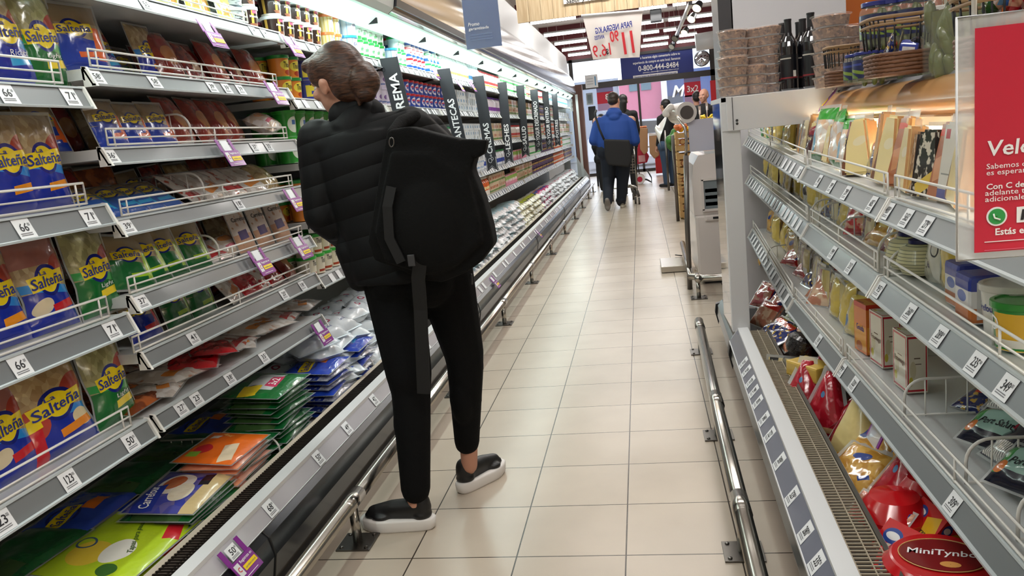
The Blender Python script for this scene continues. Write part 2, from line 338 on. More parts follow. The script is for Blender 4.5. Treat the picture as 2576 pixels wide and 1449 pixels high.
for y in (YB+.02,): q.prism([(-1.12, .0), (-1.12, .3), (-1.36, .75), (-1.36, 1.98), (-1.30, 2.02), (-1.98, 2.02), (-1.98, 0)], y, y+.03, mat('end_glass', '#dfe9ea', .1, alpha=.35))
q.box((-1.24, YB+.05, 1.0), (.05, .05, 2.0), offw); q.obj('end_panel', cab, fix=True)
for i in range(7):
    y = .9+i*2.5; area('cabinet_lamp', (-1.345, y, 1.905), 2.3, .05, 6.5 if y < 3.5 else 10, (.86, 1, .95), (0, radians(-28), pi/2) if 0 else (0, 0, pi/2))
# ---- shelves
def price_text(mb, s, cx, cz, w, h, T):
    letters(mb, s, w*.5, h*.42, ink, cx, cz+h*.06, T=T, bold=.01)
    letters(mb, '00', w*.14, h*.15, ink, cx+w*.34, cz+h*.18, T=T)
    for k in range(2): mb.add([(cx-w*.38, 0, cz-h*(.27+.09*k)), (cx+w*.3, 0, cz-h*(.27+.09*k)), (cx+w*.3, 0, cz-h*(.23+.09*k)), (cx-w*.38, 0, cz-h*(.23+.09*k))], [(0, 1, 2, 3)], mat('ink_grey', '#77777c', .6), T=T)
def railT(side, x, y, z, tilt):   # frame whose -Y faces the aisle
    return Matrix.Translation((x, y, z)) @ Euler((0, 0, radians(90 if side < 0 else -90))).to_matrix().to_4x4() @ Euler((radians(tilt), 0, 0)).to_matrix().to_4x4()
def shelf(side, y0, y1, xf, z0, z1, label, labs=(), fence=None, h=.042, depth=.52, generic=0, lip=.022, group=None, railm=railg, x1=None, t=.028, plain=False):
    """side -1: left run (front faces +x). z = height of shelf top edge. labs: (y, text)"""
    s = side; X = lambda x: -s*x; x1 = xf if x1 is None else x1
    root = thing('shelf', label, 'shelf', ((xf), y0, z0), 0, group); L = y1-y0
    sh = Matrix(((1, (x1-xf)/L, 0, 0), (0, 1, 0, 0), (0, (z1-z0)/L, 1, 0), (0, 0, 0, 1)))
    d = -1 if s < 0 else 1    # direction into the cabinet
    a, b_ = .004, L-.004
    q = MB(); q.prism([(0, 0), (d*depth, .0), (d*depth, -t), (0, -t)], a, b_, offw, T=sh); q.prism([(0, .004), (d*.004, .004), (d*.004, -.03), (0, -.03)], a, b_, offw, T=sh); q.obj('shelf_board', root, fix=True)
    q = MB(); q.prism([(-d*.002, 0), (-d*lip, -h), (-d*(lip-.004), -h-.002), (d*.003, -.002)], a, b_, railm, T=sh)
    q.prism([(d*.004, .005), (-d*.006, .003), (-d*.007, -.002), (d*.003, -.001)], a, b_, raill, T=sh)
    q.prism([(-d*(lip-.004), -h+.003), (-d*(lip+.006), -h+.001), (-d*(lip+.006), -h-.004), (-d*(lip-.006), -h-.003)], a, b_, raill, T=sh)
    for yy in (a, b_-.008): q.prism([(d*.006, .006), (-d*.008, .004), (-d*(lip+.01), -h-.005), (d*.006, -h-.005)], yy, yy+.008, wire, T=sh)
    q.obj('price_rail', root, fix=True)
    ang = math.degrees(math.atan2(lip, h))
    def pl(yy, txt, w=.052, hh=None):
        hh = hh or h*.98; yl = yy-y0
        if not 0 < yl < L: return
        p = sh @ Vector((-d*(lip*.5+.0035), yl, -h*.5)); T = railT(s, p.x, p.y, p.z, ang if False else -ang)
        q = MB(); q.add([(-w/2, 0, -hh/2), (w/2, 0, -hh/2), (w/2, 0, hh/2), (-w/2, 0, hh/2)], [(0, 1, 2, 3)], paper, T=T)
        o = q.obj('price_label', root)
        if txt: q = MB(); price_text(q, txt, 0, 0, w, hh, T @ Matrix.Translation((0, -.0006, 0))); q.obj('price_text', o)
    for yy, tx in labs: pl(yy, tx)
    if generic:
        rr = random.Random(int(y0*100+z0*1000)); n = int(L*generic)
        for i in range(n): pl(y0+.07+(L-.14)*(i+.5+rr.uniform(-.25, .25))/n, None, .045)
    if fence:
        q = MB(); f0, f1, fh = fence; f0 -= y0; f1 -= y0; xo = -d*.001
        P = lambda y, z: sh @ Vector((xo, y, z))
        q.tube([P(f0, .008), P(f0, fh), P(f1, fh), P(f1, .008)], .0032, wire, 6); q.tube([P(f0, .010), P(f1, .010)], .0032, wire, 6); q.tube([P(f0, fh*.55), P(f1, fh*.55)], .0026, wire, 6)
        for y in (f0+.03, f1-.03, (f0+f1)/2): q.tube([P(y, .005), P(y, fh)], .0026, wire, 6)
        q.obj('wire_fence', root)
    return root
def promo_tag(T, label, group='purple promotion tags', big=1):
    """purple strip clipped over a price rail, hanging in front; T frame with -Y to the aisle"""
    o = thing('promotion_tag', label, 'price tag', (0, 0, 0), 0, group); o.matrix_world = T
    w = .105; q = MB()
    for sx in (-1, 1): q.box((sx*.042, -.008, .0), (.018, .002, .048), purple, b=.0005)
    q.box((0, -.012, -.050), (w, .002, .058), purple, b=.0006); q.obj('card', o)
    q = MB(); q.box((-.034, -.0135, -.046), (.022, .001, .036), white); q.box((.015, -.0135, -.052), (.062, .001, .015), yel); letters(q, 'Registrate en', .060, .011, lettw, .015, -.033, y=-.0138, bold=.01); letters(q, 'carrefour.com.ar', .052, .006, lettb, .015, -.052, y=-.0145)
    letters(q, 'C', .012, .014, lettr, -.034, -.046, y=-.0143, bold=.02)
    q.box((0, -.0135, -.072), (.06, .001, .0015), lettw); q.obj('print', o)
    q = MB(); q.box((0, -.007, .0), (.046, .002, .038), paper); q.obj('price_card', o)
    return o
def rt(px, py, x=-1.378, tilt=-25): p = at(px, py, x=x); return railT(-1, p.x+.004, p.y, p.z, tilt)
zA = [1.80, 1.497, 1.197, .902, .600]; zB = [1.768, 1.548, 1.342, 1.152, .942, .782, .600]; zC = [1.757, 1.512, 1.245, .998, .757]
ordn = ['top', 'second', 'third', 'fourth', 'fifth', 'sixth', 'lowest']
LA = {1: [(20, 240, '66'), (178, 240, '71')], 2: [(62, 575, '66'), (225, 540, '71')], 3: [(55, 935, '66'), (283, 830, '71')], 4: [(8, 1315, '23'), (175, 1205, '123'), (328, 1105, '50')], 0: [(215, 5, '48')]}
LB = {0: [(370, 20, '55'), (640, 85, '14'), (668, 90, '14')], 1: [(245, 197, '58'), (390, 205, '58'), (533, 213, '39'), (570, 215, '39'), (605, 218, '39')], 2: [(280, 390, '36'), (640, 362, '37'), (675, 360, '35')], 3: [(322, 570, '39'), (601, 508, '18')], 4: [(358, 755, '37'), (645, 650, '28')],
      5: [(335, 920, '36'), (487, 848, '41'), (715, 742, '20'), (762, 722, '18')], 6: [(458, 1035, '27'), (580, 958, '38'), (665, 902, '35'), (497, 1012, '23')]}
for k, z in enumerate(zA):
    shelf(-1, .70, 1.935, -1.40, z, z, f'{ordn[k]} shelf of the leftmost bay, ' + ['above the picture edge', 'holding blue and green filled pasta bags', 'holding two blue bags over a fence', 'holding pink ham and green light bags', 'holding family pack pasta bags'][k],
          [(ly(a, b_, -1.385), t_) for a, b_, t_ in LA.get(k, [])], (.8, 1.86, .062) if k else None, group='shelves of the leftmost bay', h=.05)
fB = {0: (2.0, 2.93), 1: (1.98, 3.10), 2: (1.99, 3.12), 3: (1.99, 3.10), 4: (1.96, 3.12), 5: (1.93, 3.14), 6: None}
dB = ['with yellow packs and mascarpone tubs', 'with blue pasta bags and dark red bags', 'with round disc packs and red bread bags', 'with reclining blue packs', 'with shiny green disc packs', 'with two green packs and a blue one', 'heaped with white and red flat packs']
for k, z in enumerate(zB):
    shelf(-1, 1.945, 3.19, -1.40, z, z, f'{ordn[k]} shelf of the second bay from left, {dB[k]}', [(ly(a, b_, -1.385), t_) for a, b_, t_ in LB.get(k, [])], (*fB[k], .052) if fB[k] else None, group='shelves of the second bay', h=.042)
nb = ['CREMA', 'MANTECAS', 'CREMAS', 'LECHES', 'SALUD', 'YOGUR DESCREMADO', 'YOGUR ENTERO', 'POSTRES']
def near_sign(y):
    f = [4.55, 6.0, 7.35, 8.9, 10.3, 11.7, 12.9, 13.9]; i = min(range(8), key=lambda j: abs(f[j]-y)); return nb[i]
for bay in range(11):
    y0 = 3.20+bay*1.265
    for k, z in enumerate(zC):
        shelf(-1, y0, y0+1.255, -1.40, z, z, f'{ordn[k] if k < 4 else "lowest"} shelf in dairy bay {["just behind the person in black","beside the backpack","before the CREMAS sign","at the CREMAS sign","before the LECHES sign","at the SALUD sign","at the YOGUR DESCREMADO sign","at the YOGUR ENTERO sign","at the POSTRES sign","past the POSTRES sign","at the far end"][bay]}',
              generic=8 if bay < 6 else 5, group='shelves of the dairy bays')
# price cards on the cabinet lip
LL = cab
def lipT(y): return railT(-1, -1.1375, y, .2735, -34)
for i, (px, py, tx) in enumerate([(678, 1275, '68'), (800, 1150, '50'), (872, 1075, '49'), (940, 1002, '42')]+[(None, 3.4+.33*j+.1*(j % 3), None) for j in range(38)]):
    y = py if px is None else at(px, py, x=-1.14).y; T = lipT(y); q = MB(); w_, h_ = .052, .048
    q.add([(-w_/2, 0, -h_/2), (w_/2, 0, -h_/2), (w_/2, 0, h_/2), (-w_/2, 0, h_/2)], [(0, 1, 2, 3)], paper, T=T); o = q.obj('price_label', LL)
    if tx: q = MB(); price_text(q, tx, 0, 0, w_, h_, T @ Matrix.Translation((0, -.0006, 0))); q.obj('price_text', o)
for px, py, lb in [(515, 72, 'on the top shelf rail under yellow packs'), (722, 105, 'on the top rail just left of the person\'s hair'), (678, 222, 'at the right end of the second rail'), (560, 370, 'on the third rail under red bread bags'), (725, 490, 'at the right end of the fourth rail'), (640, 645, 'on the fifth rail, left of its neighbour'), (742, 610, 'on the fifth rail at its right end'), (795, 825, 'on the lowest rail beside the milk sachets')]:
    promo_tag(rt(px, py), f'purple promotion tag with yellow bar {lb}')
promo_tag(railT(-1, -1.133, at(578, 1385, x=-1.135).y, .268, -36), 'purple promotion tag showing 50 on the cabinet lip in front')
T = railT(-1, -1.133, at(578, 1385, x=-1.135).y, .268, -36); q = MB(); price_text(q, '50', 0, 0, .05, .042, T @ Matrix.Translation((0, -.0085, 0))); 
q.obj('price_text', [o for o in bpy.data.objects if o.name.startswith('price_card')][-1]).matrix_parent_inverse = T.inverted()
promo_tag(railT(-1, -1.133, at(1237, 712, x=-1.135).y, .262, -36), 'small purple promotion tag on the cabinet lip past the backpack')
promo_tag(railT(-1, -1.133, at(1350, 588, x=-1.135).y, .262, -36), 'farthest purple promotion tag on the cabinet lip')
for px, py, lb in [(1085, 175, 'above the red and blue tubs'), (1150, 210, 'right of the MANTECAS sign'), (1182, 212, 'left of the CREMAS sign')]: promo_tag(rt(px, py), f'small purple promotion tag hanging from the top dairy rail {lb}')
# ---- guard rails
def guard(pts, posts, label, group=None, r=.025, zc=.148):
    t = thing('guard_rail', label, 'guard rail', (0, 0, 0), 0, group)
    q = MB(); q.tube([(x, y, zc) for x, y in pts], r, steel, 14); q.obj('rail', t)
    for (x, y) in posts:
        q = MB(); q.tube([(x, y, .003), (x, y, zc-r*.8)], .0155, steel, 12); o = q.obj('post', t)
        q = MB(); q.box((x, y, .003), (.115, .115, .006), dsteel, b=.001)
        for a in (-1, 1):
            for b_ in (-1, 1): q.lathe([(.001, .012), (.006, .010), (.007, .005)], dsteel, 8, T=Matrix.Translation((x+a*.042, y+b_*.042, 0)))
        q.obj('floor_plate', o)
        q = MB(); q.tube([(x, y-.06, zc), (x, y+.06, zc)], r+.0018, steel, 14); q.obj('sleeve', t)
    return t
py_ = [.8, 2.33, 3.84, 5.335, 6.82, 8.42, 10.07, 11.7, 13.3, 15.0, 16.5]
guard([(-1.012, .3), (-1.012, 16.9)], [(-1.012, y) for y in py_], 'long steel guard rail on short posts beside the left cabinet')
guard([(.205, 1.6), (.223, 3.13), (.251, 4.47)], [(.212, 3.13-.9), (.226, 3.14), (.248, 4.36)], 'short steel guard rail with open end in front of the cheese cabinet')
# ================================================================ RIGHT CHEESE CABINET
RC = TR((0, 2.2, 0), rz=-1.15)          # the cabinet stands about a degree off the aisle
def rcx(x, y): return x + .02*(y-2.2)
cc = thing('cheese_cabinet', 'open cheese cabinet with tan canopy along the right of the aisle', 'refrigerator')
q = MB(); a, b_ = -1.9, 2.4; a2 = 1.50
q.prism([(1.15, .05), (.36, .05), (.325, .10), (.312, .16), (.318, .215), (.345, .235), (.42, .25), (.42, .18), (1.15, .13)], a, b_, cabd, T=RC); q.prism([(1.15, 0), (.375, 0), (.375, .05), (1.15, .05)], a, b_, cabk, T=RC)
q.obj('base_panel', cc, fix=True)
q = MB(); q.prism([(.352, .232), (.31, .218), (.303, .17), (.318, .10), (.33, .16)], a2, a2+.06, black, T=RC); q.prism([(.352, .232), (.31, .218), (.303, .17), (.318, .10), (.33, .16)], b_-.03, b_+.01, black, T=RC); q.obj('bumper_end_cap', cc, fix=True)
lab_r = mat('label_channel_dark', '#6c6f7e', .25, coat=.6)
q = MB(); q.prism([(.316, .236), (.312, .240), (.352, .290), (.358, .286)], a, a2, lab_r, T=RC); q.obj('label_channel', cc, fix=True)
q = MB(); q.prism([(.309, .232), (.309, .240), (.319, .240), (.319, .232)], a, a2, white, T=RC); q.prism([(.350, .286), (.350, .298), (.396, .298), (.396, .262), (.386, .28), (.358, .286)], a, a2, white, T=RC)
q.prism([(.309, .232), (.350, .298), (.396, .298), (.396, .232)], a2, a2+.006, white, T=RC); q.obj('front_trim', cc, fix=True)
q = MB(); q.box((.437, (a+a2)/2, .235), (.08, a2-a, .02), slot, T=RC); y = a
ww = mat('grille_light', '#b0a48f', .4, .3)
while y < a2: q.box((.4365, y, .281), (.074, .0045, .004), ww, T=RC); y += .016
for x in (.402, .4365, .471): q.box((x, (a+a2)/2, .283), (.003, a2-a, .004), ww, T=RC)
q.obj('air_grille', cc)
q = MB(); q.prism([(.474, .288), (.480, .298), (.487, .285), (.505, .17), (1.13, .17), (1.13, .15), (.49, .15)], a, a2, mat('inner_steel', '#8a8782', .3, .8), T=RC); q.obj('deck', cc, fix=True)
q = MB(); q.box((1.14, (a+b_)/2, .7), (.03, b_-a, 1.2), mat('cheese_back', '#77726a', .5), T=RC); q.obj('back_panel', cc)
tan = mat('tan_canopy', '#b98a56', .3, coat=.35); gold = mat('gold_edge', '#a88a63', .2, .8)
cpr = [(.862, 1.303), (.84, 1.306), (.81, 1.295), (.785, 1.27), (.772, 1.245), (.775, 1.225), (.79, 1.205)]
y0c, y1c = .3, 3.70
q = MB(); q.prism(cpr+[(.80, 1.21), (.865, 1.29)], y0c, y1c, tan, smooth=True); q.prism([(.79, 1.205), (.785, 1.198), (.80, 1.175), (.815, 1.178), (.80, 1.205)], y0c, y1c, gold); q.obj('canopy', cc, fix=True)
q = MB(); q.prism([(.86, 1.28), (.845, 1.303), (.862, 1.318), (1.50, 1.318), (1.50, 1.28)], y0c, y1c+.06, mat('top_board', '#8b8a8c', .4)); q.prism([(.82, 1.19), (1.13, 1.19), (1.13, 1.17), (.82, 1.17)], y0c, 5.3, canw); q.obj('top_board', cc, fix=True)
q = MB(); q.tube([(.86, .5, 1.155), (.86, 3.6, 1.155)], .014, mat('lit_tube_warm', '#fff1cf', .5, emit=7), 8); q.obj('lamp_tube', cc)
for y in (.9, 2.1, 3.3, 4.5): area('cheese_lamp', (.86, y, 1.135), .06, 1.1, 9, (1, .93, .78))
# end frame: post and beam, polished side panel
q = MB(); q.box((.397, 3.72, .75), (.078, .05, .94), white, b=.002); q.obj('frame_post', cc)
q = MB(); q.box((.60, 3.70, 1.262), (.44, .05, .145), white, b=.002); q.box((.383, 3.72, 1.262), (.05, .06, .146), white, b=.002)
q.box((.405, 3.673, 1.262), (.0025, .002, .14), black); 
for z in (1.218, 1.232): q.lathe([(.001, 0), (.0055, 0), (.0055, .002)], black, 10, T=Matrix.Translation((.421, 3.674, z)) @ Euler((radians(90), 0, 0)).to_matrix().to_4x4())
q.box((.75, 3.95, 1.325), (.78, .52, .02), white); q.obj('frame_beam', cc)
q = MB(); q.box((.372, 4.0, .78), (.006, .46, 1.10), mat('mirror_panel', '#a9a49d', .06, 1)); q.obj('side_panel', cc)
# rear part of the cabinet behind the frame stays in the same thing
RS = dict(lip=.03, h=.046, depth=.50, generic=0, t=.03)
rl = [('top', [(2195, 500, '605'), (2236, 520, '489'), (2283, 545, '565'), (2332, 562, '279'), (2092, 462, '399'), (2130, 476, '299'), (2060, 450, '245'), (2010, 428, '210')]),
      ('middle', [(2214, 735, '95'), (2290, 795, '260'), (2366, 845, '289'), (2457, 920, '235'), (2535, 985, '349'), (2140, 668, '215'), (2095, 628, '199')]),
      ('lowest', [(2400, 1285, '309'), (2120, 935, '99'), (2150, 965, '320'), (2060, 860, '110')])]
ZR = [[(1.13, 1.003), (2.10, 1.014), (3.12, 1.040), (5.2, 1.115)], [(.75, .765), (2.20, .800), (3.12, .828), (5.2, .880)], [(.75, .449), (2.62, .449), (3.5, .455), (5.2, .540)]]
for k in range(3):
    Z = ZR[k]; nmk, lb = rl[k]
    for j in range(3):
        (ya, za), (yb, zb) = Z[j], Z[j+1]
        L_ = [(at(px, py, x=.585).y, tx) for px, py, tx in lb]; f = (ya+.03, yb-.03, .062) if j else (ya+.05, yb-.03, .062)
        xa, xb = [.60, .60, .602, .66][j:j+2]
        shelf(1, ya, yb, xa, za, zb, f'{nmk} shelf of the cheese cabinet, {["nearest section with big price cards","middle section","far section behind the white post"][j]}', [(y, t_) for y, t_ in L_ if ya < y < yb], f, x1=xb, group='cheese cabinet shelves', railm=railg, **{**RS, 'generic': 9 if j == 2 else 0})
cs = cc
for px, py, tx in [(1859, 868, '210'), (1868, 893, '239'), (1880, 930, '275'), (1890, 950, '299'), (1902, 990, '305'), (1920, 1033, '340'), (1937, 1075, '322'), (1966, 1155, '309'), (2004, 1265, '329'), (2043, 1368, '280'), (2075, 1440, '335')]:
    y = at(px, py, x=.337).y; T = railT(1, rcx(.332, y)-.0025, y, .2635, -40); q = MB(); w_, h_ = .050, .052
    q.add([(-w_/2, 0, -h_/2), (w_/2, 0, -h_/2), (w_/2, 0, h_/2), (-w_/2, 0, h_/2)], [(0, 1, 2, 3)], paper, T=T); o = q.obj('price_label', cs)
    q = MB(); price_text(q, tx, 0, 0, w_, h_, T @ Matrix.Translation((0, -.0006, 0))); q.obj('price_text', o)
# strip of purple clip on the lowest right shelf
o = thing('clip_holder', 'clear price holder with two purple bands on the lowest cheese shelf rail', 'price holder'); p = at(2215, 1090, x=.58); o.matrix_world = railT(1, p.x, p.y, p.z, -25)
q = MB(); q.box((-.045, -.01, 0), (.016, .003, .06), purple); q.obj('band', o); q = MB(); q.box((.045, -.01, 0), (.016, .003, .06), purple); q.obj('band', o); q = MB(); q.box((0, -.012, -.01), (.085, .0015, .05), mat('clear_plastic', '#dfe3e6', .1, alpha=.4)); q.obj('sleeve', o)
# hanging tag on the tan canopy
o = thing('promotion_tag', 'purple tag drooping over the far end of the tan canopy', 'price tag'); p = at(2090, 245, x=.77); o.matrix_world = railT(1, p.x-.01, p.y, p.z-.01, -38) @ Euler((0, radians(32), 0)).to_matrix().to_4x4()
q = MB(); q.box((0, -.003, 0), (.035, .002, .11), purple); q.box((0, -.0045, -.02), (.02, .001, .05), yel); q.obj('card', o)
# ---- wire dividers (arched racks standing across a shelf)
def divider(x0, x1, y, z, h, label, n=7, flip=1):
    q = MB(); r = min(.05, h*.7); P = []
    ax = x0; 
    for k in range(7): t = pi/2*k/6; P.append((ax+(r-r*cos(t))*flip, y, z+h-r+r*sin(t)))
    q.tube([(ax, y, z)]+P+[(x1, y, z+h)], .0036, wire, 6); q.tube([(ax, y, z+.004), (x1, y, z+.004)], .003, wire, 6)
    for k in range(1, n): x = ax+(x1-ax)*k/n; top = z+h if abs(x-ax) > r else z+h-r+(r**2-(r-abs(x-ax))**2)**.5; q.tube([(x, y, z), (x, y, top)], .0022, wire, 5)
    o = q.obj('wire_divider'); return tag(o, label, 'wire divider', 'wire dividers')
divider(-1.305, -1.75, at(700, 1130, x=-1.31).y, .21, .125, 'white wire divider standing between orange packs and green stack', 11, -1)
divider(-1.305, -1.75, at(105, 1440, x=-1.31).y, .21, .125, 'white wire divider at the bottom left corner before the lime pack', 11, -1)
divider(-1.305, -1.72, at(930, 870, x=-1.31).y, .21, .12, 'white wire divider behind the blue packs beside milk sachets', 10, -1)
divider(-1.42, -1.75, at(515, 490, x=-1.42).y, 1.155, .10, 'white wire divider on the fourth shelf beside blue packs', 6, -1)
divider(-1.42, -1.75, at(480, 330, x=-1.42).y, 1.345, .10, 'white wire divider between blue and red bags on the third shelf', 5, -1)
divider(-1.42, -1.75, at(555, 660, x=-1.42).y, .945, .10, 'white wire divider right of the shiny green packs', 5, -1)
for px, py, zz, hh, lb in [(2275, 980, .452, .10, 'beside the red edged boxes'), (2430, 1150, .452, .10, 'in front of the dark butter packs'), (2560, 1390, .452, .10, 'at the bottom right corner'),
    (2500, 820, .79, .08, 'at far right of the middle shelf'), (2210, 640, .80, .10, 'right of the golden film packs'), (2110, 610, .81, .08, 'left of the golden film packs'), (2060, 530, .82, .09, 'before the blue wrapped pack'), (2040, 515, .82, .09, 'just beyond the round yellow cheese'),
    (1930, 620, .47, .09, 'beside red film packs under the middle shelf'), (1900, 730, .20, .10, 'behind the shiny red packs'), (1925, 820, .20, .10, 'in front of the shiny red packs'), (1960, 880, .20, .10, 'beside the black round cheese'), (2235, 640, .80, .07, 'near the pale round cheeses')]:
    p = at(px, py, x=.62 if zz > .3 else .56); divider(p.x, p.x+.40, p.y, zz, hh, f'white wire divider {lb}', 8, 1)
# ================================================================ PRODUCTS
class Kind:
    def __init__(s, name, parts, cat, desc): s.name = name; s.parts = parts; s.cat = cat; s.desc = desc   # parts: (name, mesh, parent index)
    def put(s, T, label=None, group=None, simple=False):
        r = None; os_ = []
        for i, (n, me, p) in enumerate(s.parts):
            o = bpy.data.objects.new(n, me); COL.objects.link(o); os_.append(o)
            if i == 0: o.matrix_world = T; r = o
            else: o.parent = os_[p]
        return tag(r, label or s.desc, s.cat, group)
def put(k, x, y, z, face=90, lean=0, roll=0, s=1, label=None, group=None, tw=0):
    """stand a kind on (x,y,z): face 90 looks to the right (+x), -90 to the left; lean tips it back"""
    T = Matrix.Translation((x, y, z)) @ Euler((0, 0, radians(face+tw))).to_matrix().to_4x4() @ Euler((radians(-lean), 0, 0)).to_matrix().to_4x4() @ Euler((0, radians(roll), 0)).to_matrix().to_4x4() @ Matrix.Diagonal((s, s, s, 1))
    return k.put(T, label, group)
film = mat('film_rim', '#c9cccb', .15, coat=.8, alpha=.55)
def pillow(w, h, t, m, shape=None, nx=12, nz=14, wr=.003, seed=1, back=None, rim=.007, rimm=film, p=2.2, round_=0, mb=None, T=None):
    """sealed bag: two bulging sheets with a flat seam; returns (MB, surf)"""
    mb = mb or MB(); rr = random.Random(seed); ph = [rr.uniform(0, 6.28) for _ in range(6)]
    sh = shape or (lambda v: 1)
    def th(u, v):
        a = max(0, 1-abs(2*u-1)**p); b_ = max(0, 1-abs(2*v-1)**(p*1.6)); base_ = t/2*(a*b_)**.55
        return base_ + wr*(a*b_)**.3*(sin(9*u+ph[0]+4*v)*.6+sin(14*v+ph[1]-5*u)*.5+sin(23*u+ph[2]+11*v)*.3)
    def half(v):
        k = w/2*sh(v)
        if round_: k *= max(.05, (1-abs(2*v-1)**round_))**(1/round_)
        return k
    F = [];
    for side in (-1, 1):
        vs = []; uv = []
        for j in range(nz+1):
            for i in range(nx+1):
                u, v = i/nx, j/nz; y = side*th(u, v) if 0 < i < nx and 0 < j < nz else 0
                vs.append(((2*u-1)*half(v), y, h*v)); uv.append((u, v) if side < 0 else (1-u, v))
        fs = [(j*(nx+1)+i, j*(nx+1)+i+1, (j+1)*(nx+1)+i+1, (j+1)*(nx+1)+i) for j in range(nz) for i in range(nx)]
        if side > 0: fs = [f[::-1] for f in fs]
        mb.add(vs, fs, m if side < 0 or not back else back, uv, True, T)
    if rim:
        E = [((-half(j/nz)), h*j/nz) for j in range(nz+1)] + [(half(j/nz), h*j/nz) for j in range(nz, -1, -1)]
        c = (0, h/2); O = [(x+(rim if x > 0 else -rim), z+(rim*1.2 if z > h*.97 else (-rim if z < h*.03 else 0))) for x, z in E]; n = len(E)
        mb.add([(x, .0006, z) for x, z in E]+[(x, .0006, z) for x, z in O], [(i, (i+1) % n, n+(i+1) % n, n+i) for i in range(n)], rimm, None, False, T)
    def surf(x, z):
        v = min(.999, max(.001, z/h)); u = min(.999, max(.001, .5+x/(2*max(1e-4, half(v))))); return -th(u, v)-.0014
    return mb, surf
def mk(name, cat, desc, mb, extra=(), pn=None):
    parts = [(pn or name, mb.mesh(name), 0)]
    for n, m2, par in extra: parts.append((n, m2.mesh(n), par))
    return Kind(name, parts, cat, desc)
waist = lambda v: 1-.13*math.exp(-((v-.38)/.16)**2)
Y_, B_, G_ = '#f4d71f', '#1a2f9e', '#176b2f'
def pouch(key, top, mid, low, bar, big='Salteña', sub='', w=.165, h=.235, t=.05, fill=('#a58a62', '#dcc79c'), extra=(), flat=False, ls=1, labx=.5, laby=.53):
    laywid = [('vor', 11, .75, fill[1]), ('vor', 5, .35, '#6f5a3c')] + ([('rect', .5, .86, 1.1, .32, 0, top)] if top else []) + [('ell', .78, .66, .42, .24, 20, '#a8402f')] * (0 if flat else 1) + [('rect', .5, .2, 1.1, .46, 0, low), ('rect', .5, .44, 1.1, .09, -6, mid)] + list(extra) + [
        ('ring', labx, laby, .52*ls, .34*ls, 0, '#18227c'), ('ell', labx, laby, .42*ls, .26*ls, 0, Y_), ('rect', labx, laby, .76*ls, .155*ls, 4, Y_)] + ([('rect', .66, .24, .5, .085, 4, bar)] if bar else [])
    m = art('film_'+key, fill[0], laywid, rough=.22, coat=.7, bump=(45, .55))
    mb, sf_ = pillow(w, h, t, m, None if flat else waist, wr=.003, seed=len(key)*7+ord(key[-1]))
    tx = MB(); cx = (labx-.5)*w
    letters(tx, big, w*.68*ls, h*.115*ls, lettb, cx, h*(laby-.005), bold=.012, shear=.12, rot=4, surf=sf_, arc=.0)
    letters(tx, 'La', w*.15*ls, h*.05*ls, lettb, cx-w*.08, h*(laby+.085*ls), bold=.01, surf=sf_)
    if sub: letters(tx, sub, w*.36, h*.06, lettw, w*.12, h*.32, bold=.0, shear=.15, rot=3, surf=sf_)
    return mb, tx
def mkp(key, desc, *a, **k):
    mb, tx = pouch(key, *a, **k); return mk('pasta_bag', 'pasta bag', desc, mb, [('printed_name', tx, 0)])
K = {}
K['blue'] = mkp('blue', 'blue pasta bag with yellow oval label', None, '#2f86d6', B_, '#f0971c')
K['ricota'] = mkp('ricota', 'blue pasta bag with light blue band', None, '#2a9bdc', B_, '#35a8e0', sub='Ricota')
K['light'] = mkp('light', 'green light pasta bag with yellow label', None, '#2f9a46', G_, Y_, sub='Light', fill=('#8e8a5c', '#c9c48e'))
K['ham'] = mkp('ham', 'blue pasta bag with pink ham picture', '#a0655c', '#2a8bd8', B_, '#c4202a', extra=[('ell', .25, .27, .4, .16, 10, '#d8c9a8')])
K['family'] = mkp('family', 'large family pack pasta bag with red corner', None, '#2f86d6', B_, '#e88a1e', w=.25, h=.235, t=.06, fill=('#a9865a', '#dcc392'), extra=[('ell', .16, .42, .3, .34, 0, '#b9463a'), ('ell', .8, .3, .3, .2, 0, '#e0cfa6'), ('rect', .1, .2, .22, .42, 8, '#c81f2c'), ('rect', .1, .42, .2, .12, 8, Y_)])
def disc(key, desc, low, bar, txt='12', w=.165, h=.17, barc=None):
    mb, tx = pouch(key, '#8f7a5a', low, low, bar, w=w, h=h, t=.034, flat=True, ls=.9, labx=.45, laby=.62, fill=('#8f7f62', '#b9a988'), extra=[('rect', .88, .4, .2, .5, 0, barc or bar)])
    return mk('dough_disc_pack', 'dough pack', desc, mb, [('printed_name', tx, 0)])
K['dgreen'] = disc('dgreen', 'shiny green dough disc pack', '#1c6a34', '#a5cf2a')
K['dblue'] = disc('dblue', 'blue dough disc pack with orange bar', '#1d3fa8', '#e2662a')
K['dcyan'] = disc('dcyan', 'blue dough disc pack with light blue bar', '#1c54a8', '#2f9fd8')
K['dred'] = disc('dred', 'blue and red dough disc pack', '#1d2f98', '#c8202c', barc='#c8202c')
def bag(key, name, cat, desc, w, h, t, c0, lay, txt=None, tc=lettw, tw=.6, thh=.12, tz=.5, shape=None, round_=0, rough=.2, bump=(40, .6), wr=.004, shear=0, rot=0, coat=.7, rimm=film, rim=.006, tx_=0, nx=12, nz=14):
    m = art('skin_'+key, c0, lay, rough=rough, coat=coat, bump=bump); mb, sf_ = pillow(w, h, t, m, shape, wr=wr, seed=hash_(key), round_=round_, rimm=rimm, rim=rim, nx=nx, nz=nz)
    ex = []
    if txt: t2 = MB(); letters(t2, txt, w*tw, h*thh, tc, tx_*w, h*tz, surf=sf_, bold=.01, shear=shear, rot=rot); ex = [('printed_name', t2, 0)]
    K[key] = mk(name, cat, desc, mb, ex); return K[key]
def hash_(s): return sum((i+1)*ord(c) for i, c in enumerate(s))
